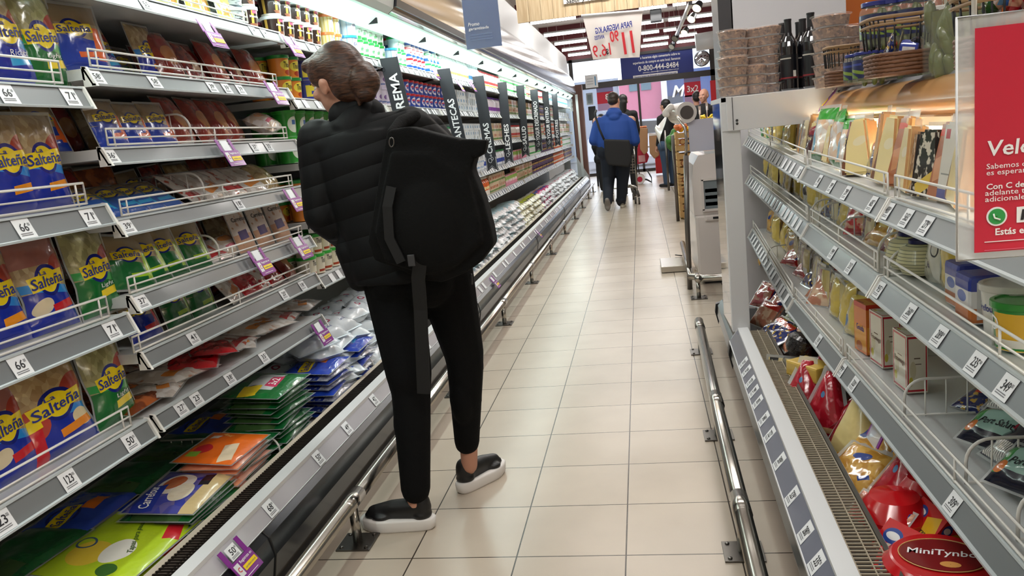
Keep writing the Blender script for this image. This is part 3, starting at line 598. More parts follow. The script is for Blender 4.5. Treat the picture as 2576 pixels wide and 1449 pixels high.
bag('redbread', 'bread_bag', 'bread bag', 'dark red bread bag with tied film', .15, .21, .07, '#7d231c', [('vor', 6, .5, '#a8432c'), ('ell', .5, .45, .6, .4, 0, '#b5733c'), ('rect', .5, .72, .5, .14, 0, '#8d1a1a')])
bag('tortilla', 'tortilla_pack', 'bread pack', 'dark red flat bread pack with white label', .17, .19, .035, '#6b1d1c', [('noise', 6, .5, '#8f2f22'), ('rect', .5, .42, .35, .22, 0, '#c9a88a')])
bag('yellowpack', 'cheese_pack', 'cheese pack', 'yellow sliced cheese pack', .12, .16, .02, '#d9cf4a', [('rect', .5, .35, .6, .3, 0, '#c98a4a'), ('rect', .5, .8, 1, .18, 0, '#b6ad2c')])
bag('whitered', 'bread_pack', 'bread pack', 'white and red flat bread pack', .20, .2, .03, '#ddd5cf', [('noise', 4, .55, '#b5482e'), ('rect', .5, .2, .8, .16, 0, '#c01f28')], rough=.15)
bag('carton_brown', 'dough_pack', 'dough pack', 'whitish wholemeal pack with purple patch', .125, .18, .03, '#d7cbc2', [('rect', .5, .2, 1, .4, 0, '#c79a7c'), ('noise', 5, .6, '#b98a68'), ('rect', .42, .38, .48, .2, 3, '#40366e')], 'Carrefour', ink, .78, .10, .74, rough=.4, bump=None, wr=.001)
bag('loaf', 'bread_pack', 'bread pack', 'clear bread bag with pink and white print', .22, .14, .08, '#cdb9a4', [('noise', 3, .5, '#e8e2de'), ('ell', .5, .7, .7, .3, 0, '#d98a4a'), ('rect', .5, .3, .7, .12, 0, '#d8788a')])
bag('flatgreen', 'pasta_pack', 'pasta pack', 'green flat pasta pack', .26, .20, .03, '#0f5a2a', [('noise', 5, .62, '#0a4320'), ('rect', .12, .5, .24, .7, 0, '#3c5a30')], None, lettg, .4, .12, .5, wr=.005, rough=.25)
bag('topgreen', 'pasta_pack', 'pasta pack', 'top green pasta pack with 3x2 offer sticker', .28, .21, .03, '#0f6b30', [('rect', .52, .5, .62, .46, 6, '#cfd6d6'), ('rect', .52, .34, .36, .2, 6, '#d8406a'), ('ring', .2, .6, .3, .3, 0, '#18227c'), ('rect', .18, .58, .3, .3, 8, Y_)], '3x2', lettw, .22, .13, .34, rot=6, wr=.004)
bag('flatblue', 'pasta_pack', 'pasta pack', 'blue flat pasta pack with yellow label', .26, .20, .03, '#1c3fb0', [('rect', .6, .35, .4, .16, 6, '#2c9ad8'), ('ring', .28, .6, .42, .42, 0, '#18227c'), ('rect', .28, .6, .44, .24, 6, Y_)], 'Salteña', lettb, .40, .15, .6, tx_=-.22, rot=6, shear=.1, wr=.005)
bag('flatblue2', 'pasta_pack', 'pasta pack', 'blue flat pasta pack with orange bar', .26, .20, .03, '#2346b8', [('rect', .62, .4, .34, .2, 6, '#f07c22'), ('ring', .28, .6, .42, .42, 0, '#18227c'), ('rect', .28, .6, .44, .24, 6, Y_)], 'Salteña', lettb, .40, .15, .6, tx_=-.22, rot=6, shear=.1, wr=.005)
bag('flatsilver', 'pasta_pack', 'pasta pack', 'blue pack with crumpled silver edge', .26, .19, .03, '#2a3a86', [('rect', .5, .08, 1.1, .3, 0, '#b9b9c2'), ('noise', 9, .55, '#8a8da0')], rough=.15, wr=.006)
bag('flatorange', 'dough_pack', 'dough pack', 'orange flat dough pack', .24, .19, .022, '#e8641c', [('rect', .5, .04, 1.1, .1, 0, '#f0b8a4'), ('rect', .08, .5, .16, 1, 0, '#f2a27c')], wr=.004, rough=.3)
bag('toporange', 'dough_pack', 'dough pack', 'top orange dough pack marked 380g', .25, .20, .022, '#ee6f16', [('ell', .35, .72, .26, .3, 0, '#c4202c'), ('rect', .22, .8, .14, .2, 0, '#8cc23a'), ('rect', .3, .25, .5, .22, 20, '#e8d3b4'), ('rect', .78, .8, .12, .16, 0, '#e8e4dc')], '380g', mat('ink_gold', '#f2c46a', .5), .2, .1, .62, tx_=.36, rot=60, wr=.003, rough=.35)
bag('lime', 'pastry_pack', 'pastry pack', 'lime green pastry disc pack with red label', .34, .27, .03, '#b4d021', [('ell', .30, .66, .34, .4, 0, '#e0c23a'), ('ell', .36, .40, .34, .3, 0, '#eff0e6'), ('ring', .42, .80, .16, .2, 0, '#3a567a'), ('rect', .80, .14, .36, .15, 24, '#c8202c'), ('ell', .12, .3, .14, .2, 0, '#3a6a2a')], 'Tapas para pascualina', mat('ink_green', '#3b5a1c', .5), .62, .07, .42, tx_=.14, rot=24, shear=.25, wr=.003, rough=.35)
bag('raviolitray', 'ravioli_tray', 'ravioli tray', 'blue and white sealed ravioli tray', .26, .20, .028, '#2035a0', [('ell', .6, .62, .52, .5, 0, '#e9e2da'), ('ell', .62, .66, .36, .3, 0, '#b9542e'), ('ell', .4, .42, .4, .3, 0, '#e6ddc6'), ('rect', .5, .08, 1.1, .26, 0, '#d8c08e'), ('vor', 7, .25, '#c9ae78'), ('rect', .27, .8, .55, .3, 12, '#2035a0'), ('rect', .72, .24, .3, .14, 10, '#1c1c24')], 'Carrefour', lettw, .46, .14, .80, tx_=-.22, rot=12, wr=.002, rough=.2)
bag('cheesewrap', 'flat_pack', 'flat pack', 'clear flat pack with white paper', .24, .2, .03, '#cfc6bd', [('noise', 5, .5, '#e6e2dd'), ('noise', 3, .62, '#b26b3c'), ('rect', .5, .3, .5, .2, 20, '#e08a3a')], rough=.12, wr=.006)
bag('redpack', 'flat_pack', 'flat pack', 'glossy red flat pack', .22, .16, .03, '#c3101e', [('noise', 8, .62, '#8f0c16')], rough=.12, wr=.006)
bag('brownpack', 'flat_pack', 'flat pack', 'orange brown flat pack', .26, .2, .03, '#7d3a18', [('noise', 4, .5, '#b5602a'), ('rect', .7, .3, .4, .2, 0, '#2c2c20')], rough=.15, wr=.006)
bag('milk', 'milk_sachet', 'milk sachet', 'pale blue plastic milk sachet', .21, .14, .075, '#cfdbe4', [('rect', .25, .62, .12, .34, 20, '#b5405a'), ('rect', .6, .4, .3, .06, 20, '#5a6a8a'), ('rect', .75, .55, .03, .5, 40, '#b5405a')], 'Leche', lettb, .2, .12, .5) if False else None
m_ = art('skin_milk', '#dbe4ea', [('ell', .22, .66, .13, .26, 20, '#b5506a'), ('ell', .22, .66, .07, .14, 20, '#d7dfe6'), ('rect', .7, .42, .05, .5, 50, '#a8405c')], rough=.25, coat=.5, bump=(25, .8))
mb, sf_ = pillow(.21, .14, .078, m_, wr=.006, seed=3, rimm=mat('milk_seam', '#ced9e0', .3), rim=.009); t2 = MB(); letters(t2, 'Leche', .05, .014, lettb, .01, .05, surf=sf_); K['milk'] = mk('milk_sachet', 'milk sachet', 'pale milk sachet', mb, [('printed_name', t2, 0)])
def sausage(key, cat, desc, c0, lay, w=.23, h=.095, t=.085):
    m = art('skin_'+key, c0, lay, rough=.3, coat=.4, bump=(30, .8)); mb, _ = pillow(w, h, t, m, nx=8, nz=6, wr=.005, seed=hash_(key), rimm=mat('seam_'+key, '#d5d8da', .3), rim=.012, shape=None, p=3)
    K[key] = mk('milk_sachet' if 'milk' in cat else 'sachet', cat, desc, mb)
sausage('mtube', 'milk sachet', 'long pale blue milk sachet', '#b7d3dc', [('rect', .9, .5, .25, 1, 0, '#d9d6d6'), ('rect', .5, .5, .14, .3, 30, '#3a8a6a'), ('rect', .68, .5, .1, .3, 20, '#33406a')])
sausage('ytube', 'yoghurt sachet', 'white and lime yoghurt sachet', '#e3e2c4', [('rect', .6, .5, .3, 1, 0, '#c4d03a'), ('rect', .75, .5, .12, .6, 0, '#22301c')])
sausage('ctube', 'yoghurt sachet', 'colourful yoghurt sachet', '#dfe0e4', [('rect', .75, .5, .2, 1, 0, '#c43a7a'), ('rect', .55, .5, .2, 1, 0, '#2c5ab0'), ('rect', .4, .5, .1, 1, 0, '#e08a2a')])
sausage('wtube', 'milk sachet', 'white milk sachet', '#dadfe2', [('rect', .7, .5, .12, .5, 15, '#c04a6a')])
# --- tubs, bottles, boxes (one mesh each when small, lids as parts when near)
def tub(key, name, cat, desc, r, h, lidc, body, taper=.86, lidh=.012, sq=0, txt=None, tc=lettw, merged=False, lidart=None, n=20, tz=.55, tw=1.0, thh=.16, clear=False):
    m = body if not isinstance(body, str) else mat('tub_'+key, body, .35, coat=.3); lm = mat('lid_'+key, lidc, .3, coat=.4)
    mb = MB(); mb.lathe([(.001, 0), (r*taper, 0), (r*taper, .003)], m, n); mb.lathe([(r*taper, .003), (r*.97, h-lidh)], m, n)
    l = MB(); l.lathe([(r*.98, h-lidh-.002), (r*1.05, h-lidh), (r*1.05, h-.001), (r*1.0, h), (r*.9, h), (r*.88, h-.003), (.001, h-.003)], lm, n)
    ex = []
    def wrap(x, z): return -(r*taper+(r*.97-r*taper)*z/h)
    if txt:
        t2 = MB(); vs, fs, _ = traw(txt, .01); W_ = r*2*.62*tw; out = []
        for a, b_ in vs: x = a*W_; z = h*tz+b_*h*thh; R_ = r*taper+(r*.97-r*taper)*z/h+.0012; an = x/R_; out.append((R_*sin(an), -R_*cos(an), z))
        t2.add(out, fs, tc)
    if merged:
        for vv, ff, mm, uu, ss in [(l, 0, 0, 0, 0)]:
            o = len(mb.v); mb.v += l.v; mb.u += l.u; idx = [mb.mi(x) for x in l.mats]; mb.f += [tuple(o+j for j in f) for f in l.f]; mb.m += [idx[i] for i in l.m]; mb.sm += l.sm
    else: ex.append(('lid', l, 0))
    if txt: ex.append(('printed_name', t2, 0))
    K[key] = mk(name, cat, desc, mb, ex); K[key].r = r*1.05; K[key].h = h
tub('mascar', 'cheese_tub', 'cheese tub', 'brown mascarpone cheese tub with white lid', .047, .085, '#e6ecf0', art('a_masc', '#2c1c18', [('str', 5, .22, 0, '#c9a24a'), ('rect', .5, .88, .16, .16, 0, '#d8607c'), ('rect', .5, .16, .22, .26, 10, '#8a5a44'), ('rect', .5, .05, 1, .1, 0, '#d8d3c8')], bump=None), txt='Mascarpone', tw=1.2, thh=.14)
tub('bigmasc', 'cheese_tub', 'cheese tub', 'large clear tub with white lid', .075, .075, '#dde8f0', art('a_big', '#a7aeb0', [('noise', 12, .6, '#2c2c2e'), ('rect', .62, .8, .1, .2, 0, '#3a9ad0')], bump=None), txt='Mascarpone', tc=ink)
tub('orangetub', 'cheese_tub', 'cheese tub', 'cream tub with orange lid', .042, .085, '#e0793c', art('a_or', '#e9d9a4', [('str', 14, .3, 0, '#d8b95c'), ('ell', .5, .5, .2, .6, 0, '#f3ece0'), ('ell', .52, .78, .07, .2, 0, '#4a6ab0')], bump=None))
tub('bluetub', 'yoghurt_tub', 'yoghurt tub', 'white yoghurt tub with sky blue lid', .06, .095, '#2f9ad6', art('a_bl', '#c9dcec', [('str', 12, .15, 0, '#8ab4dc'), ('ell', .5, .5, .18, .6, 0, '#eef4f8')], bump=None), txt='Dia', tc=lettb, tw=.5)
tub('greentub', 'yoghurt_tub', 'yoghurt tub', 'white cup with green lid', .043, .09, '#2fb04c', art('a_gr', '#e2eee6', [('rect', .5, .12, 1, .24, 0, '#3a9a52'), ('rect', .5, .5, .2, .2, 0, '#7ac08a')], bump=None), txt='YOGUR', tc=lettg, tw=.7)
tub('redtub', 'cream_cheese_tub', 'cream cheese tub', 'white and blue cream cheese tub with red lid', .045, .07, '#b9202c', art('a_rd', '#e6e8ee', [('rect', .5, .3, 1, .3, 0, '#2c56a8'), ('ell', .5, .6, .22, .5, 0, '#e9ecf4'), ('rect', .5, .6, .14, .12, 0, '#c22a3a')], bump=None), merged=True)
tub('pinktub', 'cream_cheese_tub', 'cream cheese tub', 'blue and pink cream cheese tub with red lid', .055, .085, '#c4222e', art('a_pk', '#3350a8', [('ell', .5, .5, .24, .7, 0, '#ece4ee'), ('rect', .5, .45, .16, .2, 0, '#3a4ab0'), ('rect', .5, .6, .2, .14, 0, '#c8385a')], bump=None), merged=True)
tub('gbtub', 'cream_cheese_tub', 'cream cheese tub', 'white and blue tub with green lid', .045, .07, '#2a9a58', art('a_gb', '#e2ecf0', [('rect', .5, .4, 1, .36, 0, '#2a62b0'), ('ell', .5, .5, .2, .5, 0, '#eef2f6')], bump=None), merged=True)
tub('tholem', 'spread_tub', 'spread tub', 'orange and yellow spread cup with green lid', .045, .088, '#1f8a3a', art('a_th', '#e0862c', [('rect', .75, .5, .3, 1, 0, '#d8c63a'), ('ell', .5, .6, .3, .6, 0, '#e8d84a'), ('ell', .5, .2, .16, .3, 0, '#b0401c')], bump=None), txt='Tholem', tc=ink, tw=.9, thh=.26)
tub('tholemw', 'spread_tub', 'spread tub', 'white and yellow spread cup with green lid', .043, .088, '#35b040', art('a_tw', '#e8e2cc', [('rect', .85, .5, .4, 1, 0, '#ddd03a'), ('rect', .5, .14, .3, .14, 0, '#b0401c')], bump=None), txt='Tholem', tc=ink, tw=.9, thh=.26, tz=.65)
tub('greenpot', 'cream_cheese_tub', 'cream cheese tub', 'bright green square tub', .05, .11, '#38a838', art('a_gp', '#2f9a36', [('ell', .5, .5, .26, .7, 0, '#e6efe0'), ('rect', .5, .6, .1, .2, 0, '#3a6ab0')], bump=None), n=8)
tub('yellowtub', 'spread_tub', 'spread tub', 'purple blue spread tub with yellow label', .045, .085, '#2a2f7c', art('a_yt', '#2a3a98', [('rect', .5, .5, .4, .7, 0, '#e0d040'), ('rect', .5, .4, .2, .2, 0, '#3a4aa8')], bump=None))
tub('lilac', 'yoghurt_tub', 'yoghurt tub', 'white and lilac yoghurt cup', .043, .10, '#d0c6dc', art('a_li', '#dcd3e4', [('ell', .5, .5, .16, .3, 0, '#7a5a9a'), ('rect', .5, .2, .3, .1, 0, '#6a7ab0')], bump=None), merged=True)
tub('whitecup', 'yoghurt_cup', 'yoghurt cup', 'white yoghurt cup with green print', .04, .085, '#dfe6e2', art('a_wc', '#e2e6e2', [('rect', .5, .4, .5, .3, 10, '#4aa85a')], bump=None), merged=True, n=12)
tub('creamcup', 'yoghurt_cup', 'yoghurt cup', 'cream and red yoghurt cup', .04, .085, '#c9c0b0', art('a_cc', '#d8ccb4', [('rect', .5, .6, .4, .3, 0, '#b5604a'), ('rect', .5, .2, 1, .2, 0, '#8a9a5a')], bump=None), merged=True, n=12)
tub('purplecup', 'dessert_cup', 'dessert cup', 'dark purple dessert cup', .04, .085, '#5a3a6a', art('a_pc', '#3a2440', [('ell', .5, .5, .2, .4, 0, '#c9a86a'), ('rect', .5, .15, 1, .12, 0, '#8a7ab0')], bump=None), merged=True, n=12)
tub('orangecup', 'dessert_cup', 'dessert cup', 'orange dessert cup', .04, .085, '#e07a3a', art('a_oc', '#d8602a', [('rect', .5, .5, .4, .4, 0, '#e8dfd0')], bump=None), merged=True, n=12)
def bottle(key, desc, r, h, capc, c0, lay, name='drink_bottle', cat='bottle'):
    m = art('btl_'+key, c0, lay, bump=None, rough=.35, coat=.3); mb = MB(); mb.lathe([(r*.9, 0), (r, .006), (r, h*.6), (r*.93, h*.7), (r*.45, h*.86), (r*.42, h*.89)], m, 12); mb.lathe([(r*.52, h*.885), (r*.52, h*.99), (r*.3, h), (.001, h)], mat('cap_'+key, capc, .35), 10)
    K[key] = mk(name, cat, desc, mb); K[key].r = r; K[key].h = h
bottle('wbottle', 'white drink bottle', .033, .19, '#e8e8ea', '#e4e6e8', [('rect', .5, .3, .6, .12, 0, '#c88a5a')])
bottle('wbottle2', 'white and blue drink bottle', .035, .17, '#dfe8ee', '#dfe9f0', [('rect', .5, .35, 1, .2, 0, '#4a90c8')])
bottle('pbottle', 'purple and white drink bottle', .033, .16, '#5a3a9a', '#dcd6e0', [('rect', .5, .3, 1, .25, 0, '#7a3a9a')])
bottle('bbottle', 'white and blue drink bottle with green cap', .033, .15, '#2a9a5a', '#dfe6ee', [('rect', .5, .35, 1, .3, 0, '#2a4aa8')])
bottle('obottle', 'orange drink bottle', .04, .17, '#c9cfc8', '#e0662a', [('rect', .5, .15, 1, .3, 0, '#e6e2da'), ('ell', .5, .45, .3, .2, 0, '#f0d8a0')])
bottle('rbottle', 'white and red drink bottle', .035, .15, '#c22a34', '#e6e0dc', [('rect', .5, .35, 1, .2, 0, '#c23a3a'), ('rect', .5, .15, 1, .1, 0, '#e08a3a')])
def boxk(key, name, cat, desc, w, d, h, c0, lay, txt=None, tc=ink, b=.0015, rough=.45, tw=.7, thh=.12, tz=.5, side=None):
    m = art('box_'+key, c0, lay, bump=None, rough=rough, coat=.2); mb = MB(); mb.box((0, 0, h/2), (w, d, h), m)
    ex = []
    if txt: t2 = MB(); letters(t2, txt, w*tw, h*thh, tc, 0, h*tz, y=-d/2-.0006, bold=.01); ex = [('printed_name', t2, 0)]
    K[key] = mk(name, cat, desc, mb, ex); K[key].r = w/2; K[key].h = h
boxk('bbox', 'butter_box', 'butter box', 'small white butter box', .075, .06, .05, '#dde2e6', [('rect', .5, .5, .5, .3, 0, '#4a8ac0')])
boxk('clearbox', 'cheese_tray', 'cheese tray', 'clear white cheese tray', .10, .08, .055, '#cfd8da', [('rect', .5, .5, .3, .4, 0, '#6a94b8'), ('str', 8, .1, 0, '#b0bcc0')])
boxk('beige', 'dessert_pack', 'dessert pack', 'beige dessert pack', .085, .07, .085, '#cbb99c', [('rect', .5, .6, .6, .3, 0, '#a85a3c'), ('rect', .5, .2, 1, .2, 0, '#6a8a4a')])
boxk('pinkbox', 'yoghurt_pack', 'yoghurt pack', 'pink and green yoghurt pack', .085, .07, .11, '#d88aa0', [('rect', .5, .7, 1, .4, 0, '#8ab04a'), ('ell', .5, .45, .5, .3, 0, '#f0ece6')])
# ================================================================ LEFT RUN, HAND-PLACED GOODS
XF = -1.46
def yl(px, py, x=XF): return at(px, py, x=x).y
def lean(key, px, py, k, zs, x=XF, a=14, label='', tw=0, s=1, roll=0, group=None):
    return put(K[key], x, yl(px, py, x), zs+.006, 90, a, roll, s, f'{K[key].desc} {label}', group, tw)
# leftmost bay
for key, px, py, a, lb in [('ricota', 22, 120, 10, 'at the left edge on the second shelf'), ('light', 110, 130, 8, 'upright left of the second fence end')]: lean(key, px, py, 0, zA[1], a=a, label=lb)
for key, px, py, a, lb, x in [('blue', 18, 420, 6, 'at the left edge on the third shelf', XF), ('blue', 108, 415, 6, 'upright beside its twin on the third shelf', XF)]: lean(key, px, py, 0, zA[2], a=a, label=lb, x=x)
lean('blue', 0, 760, 0, zA[3], a=12, label='cut by the left edge on the fourth shelf'); lean('ham', 125, 730, 0, zA[3], a=10, label='in the middle of the fourth shelf', s=1.0); lean('light', 245, 700, 0, zA[3], a=8, label='at the right end of the fourth shelf', s=.98)
lean('family', 150, 1050, 0, zA[4], a=12, label='behind the fence of the fifth shelf'); lean('light', 285, 980, 0, zA[4], a=8, label='right of the family pack', s=1.0); lean('ham', 28, 1120, 0, zA[4], a=12, label='at the left edge of the fifth shelf')
# lumps of pasta bags behind the front row
bag('pasta', 'pasta_bag', 'pasta bag', 'clear bag of filled pasta', .2, .19, .09, '#a68c5e', [('vor', 9, .9, '#d9c594'), ('vor', 6, .4, '#6e5a38')], wr=.006, rough=.18)
rr = random.Random(5)
for k, zs in ((1, zA[1]), (2, zA[2]), (3, zA[3]), (4, zA[4])):
    for j in range(7):
        for row in range(2): put(K['pasta'], -1.58-.11*row, .95+j*.15+rr.uniform(-.02, .02), zs+.006, 90, rr.uniform(5, 16), rr.uniform(-6, 6), .95 if k != 3 else 1.05, f'clear bag of filled pasta behind the front bags on the {ordn[k]} shelf of the leftmost bay', 'clear pasta bags behind')
# second bay
sb = 'second bay'
lean('dblue', 205, 130, 1, zB[1], a=10, label='glossy, behind the left end of the second fence', s=1.05, tw=-12); lean('ricota', 280, 150, 1, zB[1], x=-1.52, a=22, s=.75, label='dim, leaning on the second shelf'); lean('blue', 385, 150, 1, zB[1], x=-1.50, a=14, s=.76, label='in the middle of the second shelf')
for i, (px, lb) in enumerate([(440, 'first'), (505, 'second'), (560, 'third'), (610, 'fourth'), (650, 'fifth')]): lean('tortilla' if i % 2 else 'redbread', px, 185, 1, zB[1], x=-1.47-.02*(i % 2), a=24, s=.82, label=f'behind the second shelf fence, {lb} from left', tw=rr.uniform(-12, 12))
for px, s, lb in [(285, .84, 'first of three'), (350, .8, 'middle of three'), (412, .82, 'last of three')]: lean('dblue', px, 320, 2, zB[2], a=18, s=s, label=f'on the third shelf, {lb}', x=-1.47)
lean('dblue', 120, 300, 2, zB[2], x=-1.53, a=20, s=.85, label='in shade left of the third fence')
for i, (px, lb) in enumerate([(470, 'first'), (525, 'second'), (570, 'third'), (600, 'fourth')]): lean('redbread', px, 330, 2, zB[2], x=-1.48, a=26, s=.85, label=f'on the third shelf, {lb} from left', tw=rr.uniform(-10, 10))
put(K['loaf'], -1.41, yl(695, 300, -1.41), zB[2]+.045, 90, 62, -12, .85, 'clear bread bag drooping over the right end of the third fence')
for i, (px, lb) in enumerate([(265, 'bulging cream end'), (330, 'first'), (372, 'middle'), (420, 'last')]): lean('dcyan', px, 510-i*8, 3, zB[3], x=-1.44, a=58, s=.92, label=f'lying back on the fourth shelf, {lb}', tw=-8)
for i, (px, key, lb) in enumerate([(500, 'whitered', 'beside the wire divider'), (550, 'cheesewrap', 'second'), (600, 'whitered', 'third'), (650, 'cheesewrap', 'fourth'), (690, 'pasta', 'at the right end')]): lean(key, px, 460, 3, zB[3], x=-1.45, a=50, s=.78, label=f'on the fourth shelf, {lb}', tw=rr.uniform(-15, 15))
for i, (px, lb) in enumerate([(338, 'leftmost, tilted'), (385, 'second'), (432, 'third'), (495, 'rightmost, crinkled')]): lean('dgreen', px, 690-i*14, 4, zB[4], x=-1.44, a=20, s=.95, label=f'on the fifth shelf, {lb}', tw=-6, roll=[10, 0, 0, 4][i])
lean('whitered', 560, 620, 4, zB[4], x=-1.46, a=60, s=.8, label='lying beside the green packs'); lean('loaf', 595, 620, 4, zB[4], x=-1.47, a=50, s=.7, label='small orange one beside the white packs')
for i, (px, lb) in enumerate([(620, 'left of three'), (668, 'middle of three'), (712, 'right of three')]): lean('carton_brown', px, 590-i*8, 4, zB[4], x=-1.45, a=16, s=.93 if i < 2 else 1, label=f'on the fifth shelf, {lb}', tw=-4)
lean('dred', 372, 830, 5, zB[5], x=-1.46, a=16, s=.9, label='on the sixth shelf, left end'); lean('dgreen', 450, 780, 5, zB[5], x=-1.48, a=12, s=.86, label='on the sixth shelf, first of two'); lean('dgreen', 512, 755, 5, zB[5], x=-1.48, a=12, s=.9, label='on the sixth shelf, second of two')
for i, (px, key) in enumerate([(600, 'cheesewrap'), (640, 'redpack'), (675, 'whitered'), (700, 'redpack'), (735, 'redbread')]): lean(key, px, 720-i*8, 5, zB[5], x=-1.46, a=36, s=.7, label=f'on the sixth shelf, {ordn[i] if i else "first"} toward the spread cups', tw=rr.uniform(-12, 12))
for zs, k, x in ((zB[1], 'second', -1.62), (zB[2], 'third', -1.64), (zB[3], 'fourth', -1.66), (zB[4], 'fifth', -1.64), (zB[5], 'sixth', -1.63)):
    for j in range(8): put(K[['tortilla', 'pasta', 'redbread', 'brownpack', 'dgreen'][(j+len(k)) % 5 if k != 'third' else 1+j % 2]], x, 2.02+j*.15, zs+.006, 90, 16, rr.uniform(-5, 5), .74, f'{K[["tortilla","pasta","redbread","brownpack","dgreen"][(j+len(k))%5 if k!="third" else 1+j%2]].desc} in the back row of the {k} shelf', 'back row packs of the second bay')
# top shelf
for i in range(9): put(K['yellowpack'], -1.455-.03*(i % 2), 2.05+i*.105, zB[0]+.006, 90, 10, 0, .95, 'yellow cheese pack standing on the top shelf behind the fence', 'yellow cheese packs')
for i in range(4): put(K['bigmasc'], -1.50-.16*(i//2), 2.98-.16*0+.16*(i % 2)*.0, zB[0]+.006+.078*(i % 2), 90, 0, 0, .9, f'large clear tub with white lid, {"upper" if i%2 else "lower"}, {"behind" if i//2 else "in front"} on the top shelf', 'large clear tubs')
def stack(key, y0, y1, z, nst, x=-1.455, lab='', rows=1, jit=.002, s=1, gap=1.02, face=90, tw=0):
    k = K[key]; d = k.r*2*s*gap; n = max(1, int((y1-y0)/d)); c = 0
    for i in range(n):
        for r_ in range(rows):
            ns = nst if isinstance(nst, int) else nst[i % len(nst)]
            for j in range(ns): put(k, x-r_*d+rr.uniform(-jit, jit), y0+d*(i+.5), z+.004+j*k.h*s*.99, face, 0, 0, s, f'{k.desc} {lab}', f'{k.desc}s {lab}', tw+rr.uniform(-8, 8))
tsh = 'on the top shelf, '
stack('mascar', 3.02, 3.20, zB[0]+.0, 2, lab=tsh+'left of the person\'s head', x=-1.47, rows=2)
stack('mascar', 3.22, 3.80, zC[0], 3, lab=tsh+'above the person\'s head', rows=2); stack('orangetub', 3.82, 4.05, zC[0], 3, lab=tsh+'right of the brown tubs'); stack('bluetub', 4.07, 4.22, zC[0], 2, lab=tsh+'beside the orange lids'); stack('greentub', 4.23, 4.75, zC[0], 2, lab=tsh+'over the person\'s hair', rows=2)
stack('bluetub', 4.78, 4.92, zC[0], 1, lab=tsh+'left of the CREMA sign'); stack('greentub', 4.95, 5.2, zC[0], 2, lab=tsh+'above the CREMA sign'); stack('redtub', 5.2, 5.65, zC[0], 3, lab=tsh+'right of the CREMA sign', rows=2); stack('gbtub', 5.67, 6.1, zC[0], [3, 2], lab=tsh+'between CREMA and MANTECAS')
stack('wbottle', 6.15, 7.1, zC[0], 1, lab=tsh+'under the blue poster'); stack('wbottle2', 7.1, 7.6, zC[0], 1, lab=tsh+'right of the white bottles'); stack('rbottle', 7.6, 8.8, zC[0], 1, lab=tsh+'past the CREMAS sign'); stack('whitecup', 8.8, 10.8, zC[0], 2, lab=tsh+'past the LECHES sign')
stack('creamcup', 10.8, 12, zC[0], 2, lab=tsh+'near the YOGUR DESCREMADO sign'); stack('rbottle', 12, 13.4, zC[0], 1, lab=tsh+'near the POSTRES sign'); stack('wbottle2', 13.4, 17, zC[0], 1, lab=tsh+'at the far end')
s2 = 'on the second dairy shelf, '
stack('tholem', 3.22, 3.45, zC[1], 2, lab=s2+'beside the person\'s forehead', rows=2); stack('yellowtub', 3.46, 3.75, zC[1], 2, lab=s2+'behind the person\'s face'); stack('lilac', 3.8, 5.0, zC[1], 2, lab=s2+'left of the CREMA sign'); stack('pinktub', 5.0, 6.1, zC[1], [2], lab=s2+'right of the CREMA sign', x=-1.465)
stack('clearbox', 6.15, 7.5, zC[1], 3, lab=s2+'right of the MANTECAS sign'); stack('pbottle', 7.5, 8.9, zC[1], 1, lab=s2+'right of the CREMAS sign'); stack('beige', 8.9, 11.2, zC[1], 2, lab=s2+'past the LECHES sign'); stack('purplecup', 11.2, 13.2, zC[1], 2, lab=s2+'near the YOGUR signs'); stack('creamcup', 13.2, 14.4, zC[1], 2, lab=s2+'near POSTRES'); stack('clearbox', 14.4, 17, zC[1], 2, lab=s2+'at the far end')
s3 = 'on the third dairy shelf, '
stack('greenpot', 3.22, 3.9, zC[2], 2, lab=s3+'left of the black shoulder', rows=2, x=-1.47); stack('gbtub', 3.9, 5.2, zC[2], 2, lab=s3+'behind the person'); stack('gbtub', 5.2, 6.2, zC[2], 2, lab=s3+'above the backpack'); stack('clearbox', 6.2, 7.5, zC[2], 3, lab=s3+'right of the MANTECAS sign'); stack('beige', 7.5, 8.8, zC[2], 2, lab=s3+'right of the CREMAS sign')
stack('rbottle', 8.8, 10.4, zC[2], 1, lab=s3+'right of the LECHES sign'); stack('creamcup', 10.4, 12.4, zC[2], 2, lab=s3+'near SALUD'); stack('orangecup', 12.4, 14.6, zC[2], 2, lab=s3+'near POSTRES'); stack('beige', 14.6, 17, zC[2], 2, lab=s3+'at the far end')
s4 = 'on the fourth dairy shelf, '
stack('tholem', 3.22, 3.8, zC[3], 2, lab=s4+'left of the black sleeve', rows=2); stack('lilac', 3.8, 5.2, zC[3], 2, lab=s4+'behind the person'); stack('bbox', 5.2, 7.4, zC[3], 3, lab=s4+'behind the backpack'); stack('bbottle', 7.4, 9.0, zC[3], 1, lab=s4+'right of the CREMAS sign'); stack('pinkbox', 9.0, 10.2, zC[3], 1, lab=s4+'right of LECHES'); stack('whitecup', 10.2, 11.8, zC[3], 2, lab=s4+'near SALUD')
stack('purplecup', 11.8, 13.6, zC[3], 2, lab=s4+'near the YOGUR signs'); stack('orangecup', 13.6, 15.2, zC[3], 2, lab=s4+'past POSTRES'); stack('whitecup', 15.2, 17, zC[3], 2, lab=s4+'at the far end')
s5 = 'on the lowest dairy shelf, '
